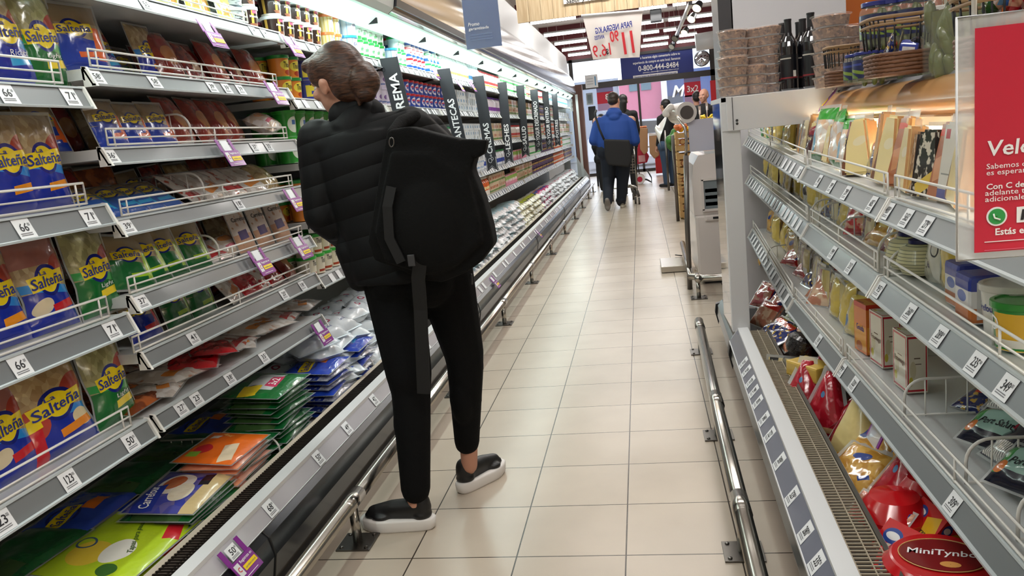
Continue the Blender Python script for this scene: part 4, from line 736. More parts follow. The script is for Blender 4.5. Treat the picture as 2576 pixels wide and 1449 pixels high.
stack('tholemw', 3.20, 3.6, zC[4], [2, 2], lab=s5+'left of the jacket hem', rows=2); stack('yellowtub', 3.6, 4.2, zC[4], 2, lab=s5+'left of the black jacket'); stack('gbtub', 4.2, 6.2, zC[4], 2, lab=s5+'behind the backpack'); stack('obottle', 6.25, 7.5, zC[4], 1, lab=s5+'under the CREMAS sign'); stack('beige', 7.5, 8.4, zC[4], 2, lab=s5+'under the LECHES sign'); stack('pinkbox', 8.4, 9.2, zC[4], 1, lab=s5+'right of LECHES')
stack('beige', 9.2, 10.6, zC[4], 2, lab=s5+'under the SALUD sign'); stack('purplecup', 10.6, 13.4, zC[4], 2, lab=s5+'under the YOGUR signs'); stack('orangecup', 13.4, 15.2, zC[4], 2, lab=s5+'under the POSTRES sign'); stack('purplecup', 15.2, 17, zC[4], 2, lab=s5+'at the far end')
# single lids standing up on the top shelf
for px, py, c, lb in [(912, 65, '#a81c30', 'dark red'), (925, 75, '#35b04c', 'green')]:
    p = at(px, py, x=-1.50); q = MB(); q.lathe([(.001, .0), (.055, 0), (.062, .006), (.062, .012), (.001, .014)], mat('lid_'+lb, c, .3, coat=.5), 24); o = q.obj('round_lid_tub'); o.matrix_world = Matrix.Translation((-1.5, p.y, zC[0]+.09*2+.065)) @ Euler((radians(78), 0, radians(55))).to_matrix().to_4x4(); tag(o, f'{lb} round lidded tub propped on edge above the green lids', 'tub')
# ---------------- lowest shelf heap (second bay)
zz = zB[6]+.006
for i, (px, py, key, tw, s, dz, lb) in enumerate([(360, 985, 'brownpack', 0, 1.0, 0, 'at the left end'), (430, 1000, 'cheesewrap', 20, .9, .0, 'at the left end, white'), (450, 930, 'cheesewrap', -15, 1.0, .02, 'in the middle'), (520, 900, 'redpack', 25, 1, .03, 'in the middle, lower'), (560, 870, 'redpack', 35, .9, .055, 'on top in the middle'),
        (600, 850, 'whitered', 10, .95, .02, 'behind the red packs'), (660, 830, 'cheesewrap', -20, 1.1, .025, 'with orange sticker'), (720, 790, 'whitered', 15, 1, .02, 'toward the milk'), (770, 770, 'cheesewrap', 5, .9, .03, 'at the right end'), (620, 880, 'cheesewrap', 30, .8, .01, 'hanging to the rail')]):
    p = at(px, py, x=-1.47); put(K[key], -1.43, p.y, zz+.016+dz*.6, 90, 84, rr.uniform(-4, 4), s, f'{K[key].desc} on the lowest shelf {lb}', None, tw)
    put(K[['brownpack', 'whitered', 'cheesewrap'][i % 3]], -1.58, p.y+.03, zz+.02, 90, 82, rr.uniform(-4, 4), 1, f'{K[["brownpack","whitered","cheesewrap"][i%3]].desc} at the back of the lowest shelf', 'flat packs at the back of the lowest shelf', -tw)
# ---------------- well stacks on the deck (z .21)
def wstack(keys, px, py, ztop, n, label, x0=-1.305, topkey=None, topl='', tw=0, s=1, jit=6, dz=None):
    """flat packs piled with one edge at the aisle side; pixel marks the middle of the top pack's front edge"""
    p = at(px, py, x=x0); dz = dz or (ztop-.215)/n
    for i in range(n):
        last = i == n-1; k = topkey if (last and topkey) else keys[i % len(keys)]
        put(K[k], x0-.0+rr.uniform(-.012, .004)-(.0 if last else 0), p.y+rr.uniform(-.012, .012), .222+dz*i, 90, 88 if not last else 86, rr.uniform(-3, 3), s, f'{K[k].desc} {topl if (last and topkey) else label}', f'{K[keys[0]].desc}s {label}' if not (last and topkey) else None, tw+rr.uniform(-jit, jit)*(.3 if last else 1))
wstack(['flatgreen'], 655, 1140, .35, 7, 'stacked under the offer sticker', x0=-1.315, topkey=None, s=1.0); wstack(['flatgreen'], 740, 1000, .47, 14, 'in the tall green stack behind the divider', topkey='topgreen', topl='on the tall green stack', s=1.02)
wstack(['flatblue2', 'flatsilver'], 860, 940, .41, 9, 'in the blue stack', topkey='flatblue2', topl='on top of the nearer blue stack'); wstack(['flatblue', 'flatsilver'], 925, 885, .42, 8, 'in the farther blue stack', topkey='flatblue', topl='on top of the farther blue stack')
wstack(['flatorange'], 640, 1180, .375, 9, 'in the orange stack', topkey='toporange', topl='on the orange stack', s=1.0)
wstack(['flatgreen'], 535, 1212, .33, 8, 'stacked under the ravioli tray', topkey='raviolitray', topl='on the near green stack', s=1.06, x0=-1.31); wstack(['flatgreen'], 600, 1175, .27, 3, 'leaning beside the ravioli tray', s=.9)
p = at(400, 1318, x=-1.33); put(K['lime'], -1.325, p.y, .275, 90, 84, 2, 1.0, 'lime green pastry pack with a red corner label at the bottom of the photo'); 
for i in range(3): put(K['lime'], -1.315, p.y-.02*i, .222+.012*i, 90, 88, 0, .98, 'lime green pastry pack lying beneath the top one', 'lime packs beneath', rr.uniform(-5, 5))
for i in range(0): put(K['flatgreen'], -1.53, 1.25+i*.17, .24+.02*i, 90, 80, 0, 1, 'green flat pasta pack at the back of the well near the bottom left', 'green packs at the back of the well')
for i in range(9):
    for j in range(5): put(K['flatgreen' if i % 3 else 'flatblue2'], -1.59, 1.25+i*.24, .222+.022*j, 90, 88, 0, 1, f'{K["flatgreen" if i%3 else "flatblue2"].desc} in the back stacks of the well', 'packs in the back stacks of the well', rr.uniform(-7, 7))
# milk sachets
c = 0
for lay in range(5):
    for i in range(9-lay//2):
        for r_ in range(2):
            y = 3.13+i*.16+(.05 if lay % 2 else 0)+r_*.02; x = -1.40-.15*r_-.02*lay
            T = Matrix.Translation((x+.03, y, .245+lay*.062)) @ Euler((0, 0, radians(90+rr.uniform(-35, 35)))).to_matrix().to_4x4() @ Euler((radians(-80+rr.uniform(-14, 14)), radians(rr.uniform(-8, 8)), 0)).to_matrix().to_4x4() @ Matrix.Translation((0, 0, -.07))
            K['milk'].put(T, 'pale milk sachet in the heap beside the blue pasta packs', 'heap of milk sachets')
def tubes(key, y0, y1, nl, lab, dy=.092, x=-1.31):
    for lay in range(nl):
        y = y0+(.04 if lay % 2 else 0)
        while y < y1:
            T = Matrix.Translation((x-.115-.015*lay+rr.uniform(-.02, .02), y, .252+lay*.068)) @ Euler((radians(rr.uniform(-6, 6)), radians(rr.uniform(-7, 7)), radians(rr.uniform(-9, 9)))).to_matrix().to_4x4() @ Euler((radians(-90), 0, 0)).to_matrix().to_4x4() @ Matrix.Translation((0, 0, -.045))
            K[key].put(T, f'{K[key].desc} {lab}', f'{K[key].desc}s {lab}'); y += dy
tubes('mtube', 4.75, 8.9, 5, 'in the well below the CREMAS and LECHES signs', .115); tubes('ytube', 8.95, 10.7, 4, 'in the well below the SALUD sign'); tubes('ctube', 10.75, 12.1, 4, 'in the well below the YOGUR signs'); tubes('wtube', 12.15, 16.8, 4, 'in the well toward the far end', .14)
# ---------------- black category signs
bk = mat('sign_black', '#23262c', .5); chalk = mat('chalk_white', '#e6e8ea', .6)
def flag(txt, tl, tr, bl, fs=1, vis=None):
    """tl,tr,bl pixel corners of the board, which stands across the shelf front"""
    y0 = at(*tl, x=-1.385).y
    a = at(*tl, y=y0); b_ = at(*tr, y=y0); c = at(*bl, y=y0); Wd = (b_-a).length; dx = (c.x-a.x); H = a.z-c.z
    o = thing('category_sign', f'black upright aisle sign reading {txt}', 'sign', (a.x, y0, c.z), 0, 'black category signs')
    # local: board in XZ plane, sheared as it leans
    sh = Matrix(((1, 0, -dx/H, dx), (0, 1, 0, 0), (0, 0, 1, 0), (0, 0, 0, 1))); q = MB()
    q.prism([(0, 0), (Wd*.5, Wd*.35), (Wd, 0), (Wd, H), (0, H)], -.003, .003, bk, T=sh); q.obj('board', o, fix=True)
    L_ = MB(); k = len(txt); ln = min(H*.62, Wd*.62*k*.72*fs); T = sh @ Matrix.Translation((Wd*.52, -.0045, Wd*1.55+ln/2)) @ Euler((0, radians(-90), 0)).to_matrix().to_4x4()
    letters(L_, txt, ln, Wd*.52, chalk, 0, 0, T=T, bold=.02)
    for cx, cz, r in ((.42, .95, .15), (.62, 1.10, .10), (.55, 1.38, .06)):
        P = [(Wd*cx+Wd*r*cos(t)*1.0, -.0045, Wd*cz+Wd*r*1.3*sin(t)) for t in [2*pi*j/14 for j in range(14)]]; L_.tube(P, Wd*.018, chalk, 4, T=sh, closed=True)
    L_.tube([(Wd*.06, -.0045, Wd*1.25), (Wd*.06, -.0045, Wd*.14), (Wd*.5, -.0045, Wd*.48), (Wd*.94, -.0045, Wd*.14), (Wd*.94, -.0045, Wd*1.25)], Wd*.012, chalk, 4, T=sh)
    L_.obj('lettering', o)
    q = MB(); q.tube([(Wd*.1, .006, H-.06), (Wd*.1-.03, .006, H-.06), (-.12, .006, H-.075)], .006, black, 6); q.lathe([(.001, 0), (.012, 0), (.012, .006)], black, 10, T=Matrix.Translation((Wd*.12, 0, H-.06)) @ Euler((radians(90), 0, 0)).to_matrix().to_4x4()); q.obj('bracket', o)
flag('CREMA', (955, 148), (999, 139), (1010, 372), 1.1); flag('MANTECAS', (1099, 175), (1131, 168), (1155, 420)); flag('CREMAS', (1188, 193), (1216, 188), (1226, 432)); flag('LECHES', (1251, 208), (1274, 204), (1270, 413)); flag('SALUD', (1298, 216), (1318, 212), (1313, 396)); flag('YOGUR DESCREMADO', (1333, 226), (1352, 223), (1347, 384), .8); flag('YOGUR ENTERO', (1363, 232), (1379, 228), (1375, 376), .9); flag('POSTRES', (1387, 237), (1401, 234), (1397, 369))
# ================================================================ CHEESES AND PACKS ON THE RIGHT
def zr(k, y):
    Z = ZR[k]
    for j in range(3):
        if y <= Z[j+1][0] or j == 2: (a, za), (b, zb) = Z[j], Z[j+1]; return za+(zb-za)*(y-a)/(b-a)
tri = lambda v: 1-.78*v
bag('rwedge', 'cheese_wedge', 'cheese', 'red wrapped cheese wedge', .17, .20, .06, '#a81828', [('noise', 5, .58, '#c43a4a'), ('ell', .45, .62, .14, .1, 0, '#5a86b0'), ('rect', .5, .1, .8, .08, 0, '#c9a070')], shape=tri, rim=.012, rough=.15, wr=.0015)
bag('cwedge', 'cheese_wedge', 'cheese', 'cut yellow cheese wedge with red rind', .18, .21, .065, '#e3cf8e', [('rect', .1, .5, .28, 1.1, 0, '#8e1c26'), ('rect', .5, .04, 1, .1, 0, '#a01c26')], shape=tri, rim=.014, rough=.2, wr=.001)
def wedge(key, desc, w0, w1, h, t, c0, lay, rind, txt=None, name='cheese_wedge'):
    m = art('wdg_'+key, c0, lay, rough=.25, coat=.7, bump=(28, .35)); rm = mat('rind_'+key, rind, .4, coat=.6, bump=(30, .4, 2)); bm = bmesh.new()
    for x, z in ((-w0/2, 0), (w0/2, 0), (w1/2, h), (-w1/2, h)):
        for y in (-t/2, t/2): bm.verts.new((x, y, z))
    V = list(bm.verts)
    for f in ((0, 2, 4, 6), (7, 5, 3, 1), (1, 3, 2, 0), (3, 5, 4, 2), (5, 7, 6, 4), (7, 1, 0, 6)): bm.faces.new([V[i] for i in f])
    bmesh.ops.recalc_face_normals(bm, faces=bm.faces[:]); bmesh.ops.bevel(bm, geom=bm.edges[:], offset=.006, segments=2, affect='EDGES'); bm.normal_update(); mb = MB()
    for f in bm.faces: mb.add([v.co.copy() for v in f.verts], [tuple(range(len(f.verts)))], m if abs(f.normal.y) > .6 or abs(f.normal.z) > .7 else rm, [(v.co.x/w0+.5, v.co.z/h) for v in f.verts], False)
    bm.free(); fm_ = mat('wrap_film', '#e4e2dc', .08, coat=.8, alpha=.4); fl_ = MB(); fl_.box((0, 0, h+.006), (w1*1.3, .002, .022), fm_); fl_.box((0, .0, -.003+.004), (w0*1.12, t*.6, .004), fm_)
    K[key] = mk(name, 'cheese', desc, mb, [('film_seal', fl_, 0)]); return K[key]
wedge('ywedge', 'pale yellow cheese wedge in film', .12, .05, .155, .05, '#f3de9c', [('rect', .1, .5, .22, 1.1, 0, '#7d4c30'), ('ell', .6, .6, .4, .16, 10, '#f4e6bc')], '#c99a68')
wedge('hwedge', 'tall orange and brown cheese wedge', .075, .038, .185, .045, '#dca86a', [('rect', .35, .5, .6, 1.1, 8, '#a8633c'), ('ell', .4, .86, .6, .09, 0, '#d2452c'), ('rect', .5, .4, .5, .3, 8, '#c98a5c')], '#d3a878')
wedge('dwedge', 'black and white wrapped cheese wedge', .10, .055, .15, .05, '#26211f', [('noise', 6, .55, '#cfc6b4'), ('rect', .5, .2, .6, .2, 20, '#d8b850')], '#2a2320')
wedge('wpack', 'white mozzarella pack with small red mark', .075, .075, .16, .035, '#d6d2c4', [('rect', .35, .85, .3, .12, 0, '#b8242c'), ('rect', .5, .1, 1, .12, 0, '#34408c'), ('rect', .5, .35, .6, .02, 0, '#8a8a80')], '#d9d2b4', name='cheese_pack')
bag('slice', 'sliced_cheese_pack', 'cheese pack', 'upright sliced cheese pack', .13, .15, .012, '#cdbd90', [('rect', .2, .5, .3, 1, 0, '#3a3838'), ('rect', .6, .6, .4, .3, 0, '#8a6a4a')], rim=.01, wr=.001)
bag('slice2', 'sliced_cheese_pack', 'cheese pack', 'grey and red sliced cheese pack', .13, .15, .012, '#c9b46e', [('rect', .15, .5, .3, 1, 0, '#7a2c38'), ('rect', .6, .3, .5, .2, 0, '#e0dcd4')], rim=.01, wr=.001)
bag('goldfilm', 'cheese_pack', 'cheese pack', 'golden cheese pack in shiny film', .17, .15, .045, '#c8923c', [('noise', 4, .5, '#e0b25c'), ('ell', .5, .7, .34, .2, 20, '#2a4a98'), ('rect', .8, .3, .2, .1, 40, '#2a4a98')], rough=.1, bump=(30, 1), rim=.012, coat=1)
bag('yblock', 'cheese_pack', 'cheese pack', 'yellow cheese block in clear film', .13, .16, .06, '#dcc05e', [('rect', .22, .5, .3, .8, 0, '#c9b890'), ('ell', .2, .35, .18, .3, 0, '#4a78b0')], rough=.15, rim=.012)
bag('redfilm', 'cold_meat_pack', 'meat pack', 'shiny red film pack', .18, .13, .045, '#c01c20', [('noise', 3.5, .5, '#d9a084'), ('rect', .5, .12, 1, .16, 0, '#b01a1e'), ('rect', .85, .6, .2, .8, 0, '#1c2c7c')], rough=.1, bump=(28, 1), coat=1)
bag('ham2', 'cold_meat_pack', 'meat pack', 'pink sliced ham film pack', .19, .15, .05, '#c9866a', [('noise', 3, .5, '#e6c4a4'), ('rect', .5, .88, 1.1, .3, 0, '#c42a20')], rough=.1, bump=(28, 1), coat=1)
bag('bluefilm', 'cheese_pack', 'cheese pack', 'dark blue crinkled film pack', .16, .13, .04, '#1c2a66', [('noise', 5, .56, '#c9a23c'), ('rect', .5, .8, .6, .2, 0, '#c8402c')], rough=.1, bump=(28, 1), coat=1)
bag('greenfilm', 'cheese_pack', 'cheese pack', 'bright green soft cheese pack', .16, .12, .04, '#3aa02a', [('ell', .7, .75, .3, .2, 0, '#2a4aa0'), ('rect', .2, .15, .5, .4, 0, '#2050a0')], 'Alet', lettw, .4, .25, .5, shear=.2)
bag('leafy', 'filled_pasta_bag', 'pasta bag', 'white and orange food bag with green top', .16, .20, .05, '#e2e6e4', [('vor', 6, .7, '#e09a3c'), ('rect', .5, .92, 1.1, .3, 0, '#3aa83a'), ('rect', .2, .5, .2, .7, 20, '#6ab0d0'), ('rect', .5, .06, 1.1, .12, 0, '#2c6a34')], rim=.01)
bag('cream', 'cream_cheese_bag', 'cheese', 'soft white wrapped cheese', .12, .12, .07, '#e6e2d4', [('noise', 5, .6, '#cfc8b8')], rough=.3)
bag('brownslice', 'cheese_pack', 'cheese pack', 'maroon cheese pack with pale lettering', .10, .16, .035, '#4c1a1e', [('rect', .5, .85, 1, .3, 0, '#8a2a34'), ('rect', .2, .45, .3, .3, 0, '#2a1212')], 'Treme', mat('ink_cream', '#e8d8a0', .5), .8, .12, .6, rim=.006)
bag('palewedge', 'cheese_wedge', 'cheese', 'white cheese wedge pack with black curl drawings', .17, .22, .05, '#dcd8c8', [('ell', .5, .86, .2, .1, 0, '#3a3a88'), ('ring', .3, .55, .16, .14, 0, '#3a3a3a'), ('ring', .7, .55, .16, .14, 0, '#3a3a3a'), ('ring', .25, .38, .22, .18, 0, '#3a3a3a'), ('ring', .75, .38, .22, .18, 0, '#3a3a3a'), ('ring', .36, .22, .16, .12, 0, '#3a3a3a'), ('rect', .5, .5, .3, .04, 0, '#5a4030'), ('ell', .5, .2, .14, .08, 0, '#4a3a8a')], shape=lambda v: 1-.55*v**1.5, rim=.012)
bag('port', 'butter_cheese_pack', 'cheese pack', 'dark blue cheese pack with light label', .15, .11, .06, '#15182c', [('rect', .5, .55, .8, .6, 0, '#9fc4b8'), ('rect', .12, .5, .12, .7, 0, '#3a9a4a'), ('ell', .15, .3, .2, .3, 0, '#e07a2a'), ('rect', .85, .6, .2, .24, 0, '#b8283c')], 'Port Salut', ink, .55, .2, .5, bump=(30, .4))
bag('darkpack', 'butter_cheese_pack', 'cheese pack', 'navy cheese pack with white side', .16, .12, .06, '#141726', [('rect', .5, .2, .9, .36, 0, '#dedbd2'), ('str', 22, .3, 0, '#3a3a48')], bump=(30, .5), rough=.2)
def kmesh(key, name, cat, desc, mb, ex=()): K[key] = mk(name, cat, desc, mb, ex)
mb = MB(); mb.box((0, 0, .03), (.17, .10, .06), mat('cheese_yellow', '#d9b552', .4, coat=.5, bump=(20, .2, 2)), b=.008); kmesh('block', 'cheese_block', 'cheese', 'rectangular yellow cheese block', mb)
pb_ = [(.001, 0), (.06, .004), (.085, .03), (.08, .07), (.05, .105), (.001, .115)]
mb = MB(); mb.lathe(pb_, mat('wax_red', '#c4141c', .18, coat=.8, bump=(14, .3, 2)), 24); kmesh('redball', 'red_wax_cheese', 'cheese', 'red waxed cheese ball', mb)
mb = MB(); mb.lathe([(.001, 0), (.085, 0), (.105, .012), (.105, .05), (.092, .064)], mat('wax_red', '#c4141c'), 40); mb.lathe([(.092, .064), (.088, .067), (.001, .069)], art('tynbo_top', '#c4141c', [], bump=None), 40)
t2 = MB(); t2.lathe([(.0745, .0685), (.0745, .0695), (.001, .0705)], mat('tynbo_ring', '#8c2a1c', .3, coat=.6), 36, sy=.8); t2.lathe([(.072, .0700), (.072, .0708), (.001, .0712)], mat('tynbo_label', '#7d1418', .3, coat=.6), 36, sy=.8)
t3 = MB(); letters(t3, 'MiniTynbo', .12, .028, lettw, 0, .004, T=Matrix.Translation((0, 0, .0718)) @ Euler((radians(-90), 0, 0)).to_matrix().to_4x4(), shear=.15, bold=.012)
t4 = MB(); t4.tube([(.076*cos(t), .061*sin(t), .0705) for t in [2*pi*k/40 for k in range(40)]], .0012, mat('gold_line', '#d8b070', .3), 5, closed=True); t4.lathe([(.018, .0712), (.018, .0716), (.001, .0716)], mat('gold_cheese', '#d99a50', .4), 16, T=Matrix.Translation((.01, -.035, 0)), sy=.6)
kmesh('tynbo', 'boxed_round_cheese', 'cheese', 'flat round red boxed cheese with oval dark label', mb, [('oval_label', t2, 0), ('printed_name', t3, 0), ('gold_rim', t4, 0)])
mb = MB(); mb.lathe([(.001, 0), (.06, .002), (.07, .02), (.07, .06), (.055, .075), (.001, .08)], mat('black_net', '#1c1717', .25, coat=.6, bump=(60, 1, 2)), 20); kmesh('blackround', 'black_rind_cheese', 'cheese', 'black netted round cheese', mb)
mb = MB(); mb.lathe([(.001, 0), (.045, .005), (.06, .035), (.05, .07), (.02, .085)], art('pale_ball', '#d9d3a4', [('str', 10, .25, 1, '#8a8a6a')], bump=(20, .3)), 20); mb.lathe([(.03, .083), (.03, .092), (.001, .092)], mat('lid_navy', '#1c1f50', .3), 16); kmesh('paleball', 'round_cheese', 'cheese', 'round pale striped cheese with navy cap', mb)
mb = MB(); mb.box((0, 0, .045), (.12, .10, .075), art('veg_cheese', '#e0932a', [('noise', 7, .6, '#7a3a14'), ('ell', .15, .5, .3, .5, 0, '#24421c'), ('ell', .25, .92, .24, .2, 0, '#3a3a9a'), ('ell', .8, .92, .24, .2, 0, '#3a3a9a')], bump=None, coat=.9), b=.016); t2 = MB(); t2.lathe([(.065, .0), (.078, .035), (.074, .035), (.06, .004)], mat('white_tray', '#e3dfd8', .4), 20, sy=.85); kmesh('vegcheese', 'herb_cheese', 'cheese', 'orange cheese with herbs and peppers', mb, [('tray', t2, 0)])
mb = MB(); mb.box((0, 0, .05), (.09, .07, .10), art('bluewhite', '#dfe0e0', [('rect', .5, .85, 1, .3, 0, '#2a3fa0'), ('ell', .5, .55, .5, .24, 0, '#3a62b8'), ('rect', .5, .2, 1, .3, 0, '#c8702c')], bump=(30, .3)), b=.012); kmesh('bluewhite', 'herb_cheese', 'cheese', 'cheese with blue and white label', mb)
tub('cftub', 'white_cheese_tub', 'cheese tub', 'white cheese tub with blue lettering', .055, .10, '#d9d6cc', '#e4e2da', txt='Carrefour', tc=lettb, tw=1.0, thh=.14); tub('dtub', 'white_cheese_tub', 'cheese tub', 'green and yellow cheese tub', .05, .09, '#2f8a34', art('a_dt', '#2a8a3a', [('rect', .6, .5, .2, .8, 0, '#e0b030'), ('rect', .5, .15, 1, .2, 0, '#e4e2da')], bump=None), txt='D', tw=.4, thh=.3)
framer = [('rect', .5, .5, .93, .95, 0, '#b81c2c'), ('rect', .5, .5, .82, .88, 0, '#ddd6c4')]
boxk('fbox', 'cheese_box', 'cheese box', 'white cheese box with red border', .10, .055, .165, '#d8d1c0', framer+[('rect', .5, .6, .3, .02, 0, '#6a5a4a'), ('rect', .5, .5, .4, .015, 0, '#6a5a4a'), ('ell', .3, .4, .3, .3, 0, '#c9c0a0'), ('ell', .2, .2, .2, .16, 0, '#c0b040')], 'Fromage', mat('ink_brown', '#6a4a3a', .5), .5, .07, .72)
boxk('gouda', 'cheese_box', 'cheese box', 'orange cheese carton with blue lettering', .095, .055, .165, '#d9742a', [('rect', .5, .3, .9, .5, 0, '#e09a3a'), ('ell', .4, .12, .5, .2, 0, '#b0602a'), ('rect', .5, .95, 1, .1, 0, '#c8301c')], 'Gouda', lettb, .7, .14, .62)
boxk('milkaut', 'cheese_box', 'cheese pack', 'red and yellow cheese pack with blue white label', .13, .07, .15, '#c91c1e', [('rect', .75, .6, .4, .5, 20, '#e8b82a'), ('ell', .25, .78, .36, .24, 0, '#2a4a98'), ('ell', .25, .78, .26, .12, 0, '#e8e8e8'), ('rect', .22, .45, .3, .4, 8, '#dcd6c0'), ('ell', .5, .2, .4, .2, 0, '#e0a020')], 'Patagras', ink, .5, .1, .48)
cnt_ = {}
def pr_(key, px, py, x, k, lb, a=10, tw=0, s=1, face=-90, dz=0, roll=0, group=None):
    """goods on cheese shelf k (3 = well) whose middle sits at the pixel on the plane x"""
    y = at(px, py, x=x).y; z = (zr(k, y) if k < 3 else .175)+.006+dz
    return put(K[key], x, y, z, face, a, roll or (rr.uniform(-9, 9) if 'wedge' in key else 0), s, f'{K[key].desc} {lb}', group, tw+(rr.uniform(-14, 14) if 'wedge' in key else 0))
def row_(keys, ya, yb, k, x, st, lb, a=12, s=1, grp=None, j=14, depthrow=None, dz=0, tw=0):
    y = ya; i = 0
    while y < yb:
        key = keys[i % len(keys)]; z = (zr(k, y) if k < 3 else .175)+.006+dz
        put(K[key], x+.02*(y-2.2 if y > 3 else 0)+rr.uniform(-.01, .01), y, z, -90, a+rr.uniform(-5, 5), rr.uniform(-5, 5), s, f'{K[key].desc} {lb}', f'{K[key].desc}s {lb}'[:110], tw+rr.uniform(-j, j)); y += st; i += 1
T1, T2, T3, T4 = 'on the top cheese shelf', 'on the middle cheese shelf', 'on the lowest cheese shelf', 'in the cheese well'
# top shelf
for px, py, key, lb, s, a, tw in [(2140, 400, 'brownslice', 'at its middle, upright', 1.0, 8, 10), (2165, 410, 'ywedge', 'right of the maroon pack', 1.1, 10, 20), (2195, 440, 'bluefilm', 'low behind the fence', .9, 16, 0), (2215, 440, 'hwedge', 'beside a bright yellow slice', 1.05, 8, -10), (2240, 440, 'ywedge', 'bright, right of the tall brown one', 1.2, 8, 0),
    (2262, 460, 'hwedge', 'leaning, orange', 1.0, 14, 14), (2285, 455, 'ywedge', 'left of the black and white wedges', 1.05, 8, 0), (2312, 480, 'dwedge', 'first', 1.0, 8, -12), (2345, 490, 'dwedge', 'second', 1.05, 6, 12), (2368, 500, 'hwedge', 'behind the black and white wedges', .95, 12, 0), (2390, 510, 'wpack', 'pale, beside the red sign', 1.1, 8, 0), (2420, 520, 'ywedge', 'behind the red sign', 1.1, 8, 0),
    (2120, 385, 'leafy', 'low right of the colourful bags', .85, 14, 10), (2095, 385, 'leafy', 'second from left', 1.0, 12, -8), (2060, 380, 'leafy', 'leftmost and brightest', 1.0, 14, 12), (2035, 370, 'brownslice', 'in shade left of the food bags', .8, 10, 0), (2015, 365, 'slice', 'beside the shaded dark pack', .95, 10, 0)]:
    pr_(key, px, py, .67, 0, f'{T1}, {lb}', a, tw, s)
for y, key, z_, x in [(1.9, 'cream', .14, .78), (2.15, 'ywedge', .12, .80), (2.45, 'cwedge', .10, .82), (2.7, 'darkpack', .12, .84), (2.95, 'leafy', .03, .80), (1.65, 'ywedge', .1, .78)]:
    put(K[key], x, y, zr(0, y)+.006, -90, 20, 0, 1.0, f'{K[key].desc} in the second row of the top cheese shelf, {["nearest","second","third","fourth","fifth","last"][int((y-1.6)/.27) % 6]}', None, rr.uniform(-15, 15))
row_(['ywedge', 'slice', 'hwedge', 'slice2'], 3.15, 3.85, 0, .67, .07, T1+' beyond the food bags', 8, .9); row_(['greentub' if False else 'slice', 'yblock'], 3.9, 5.1, 0, .67, .08, T1+' at the far end', 8, .85); row_(['goldfilm', 'ywedge', 'cream'], 1.6, 3.6, 0, .86, .16, T1+' in the back row', 14, .95)
for i in range(10): put(K['greentub'] if i % 2 else K['orangetub'], .74, 4.1+i*.1, zr(0, 4.1+i*.1)+.006, -90, 0, 0, .9, 'small green and yellow cup at the far end of the top cheese shelf', 'far cups of the top cheese shelf')
for i, (px, py) in enumerate([(2000, 320), (2150, 330), (2185, 330)]):
    p = at(px, py, x=.80); q = MB(); q.tube([(0, 0, .04), (0, 0, .0)]+[(0, -.018+.018*cos(t), -.0-.018*sin(t)) for t in (.6, 1.2, 1.8, 2.4, 3.0)], .004, mat('hook_grey', '#8d8a86', .4, .5), 8); o = q.obj('hanging_hook'); o.location = p; tag(o, f'grey hook hanging from the cheese canopy, {["far left","middle","right"][i]} one', 'hook')
# middle shelf
for px, py, key, lb, s, a, tw in [(1980, 500, 'slice', 'far, dark', .9, 10, 0), (2040, 500, 'darkpack', 'dark upright, far', 1.1, 6, 0), (2085, 535, 'bluefilm', 'with orange slices', 1.0, 30, 14), (2125, 560, 'yblock', 'behind the arched divider', .8, 14, 0), (2160, 570, 'redfilm', 'leaning, pink', .8, 20, 30), (2180, 585, 'slice', 'upright beside the golden packs', .95, 8, 0),
    (2205, 625, 'goldfilm', 'left of two', 1.2, 40, 10), (2235, 640, 'goldfilm', 'right of two', 1.2, 34, -10), (2270, 650, 'goldfilm', 'third, half hidden', 1.0, 24, 10), (2295, 700, 'paleball', 'left', 1.1, 0, 0), (2318, 720, 'paleball', 'right', 1.0, 0, 20), (2355, 760, 'palewedge', 'upright', 1.0, 8, 8), (2405, 800, 'yblock', 'tall, beside the curl wedge', 1.15, 6, 0)]:
    pr_(key, px, py, .69, 1, f'{T2}, {lb}', a, tw, s)
for px, py, key, lb, s, dz, x in [(2435, 790, 'bluewhite', 'left of the tray', 1.0, 0, .68), (2465, 860, 'bluewhite', 'in front', 1.0, 0, .66), (2505, 790, 'vegcheese', 'upper, in white tray', 1.15, .10, .74), (2500, 870, 'vegcheese', 'lower one', 1.1, 0, .74), (2545, 930, 'cftub', 'at the right edge', 1, 0, .68), (2560, 880, 'cream', 'on the tub at the right edge', 1, .105, .70), (2570, 990, 'dtub', 'at the right edge', 1, 0, .66)]:
    pr_(key, px, py, x, 1, f'{T2}, {lb}', 0, 0, s, dz=dz)
row_(['slice', 'slice2', 'yblock'], 3.15, 5.0, 1, .67, .07, T2+' at the far end', 8, .9); row_(['yblock', 'goldfilm', 'slice'], 1.5, 3.3, 1, .88, .13, T2+' in the back row', 12, 1.0); row_(['goldfilm', 'slice2', 'yblock'], 2.35, 3.1, 1, .70, .13, T2+' left of the golden packs', 20, .8)
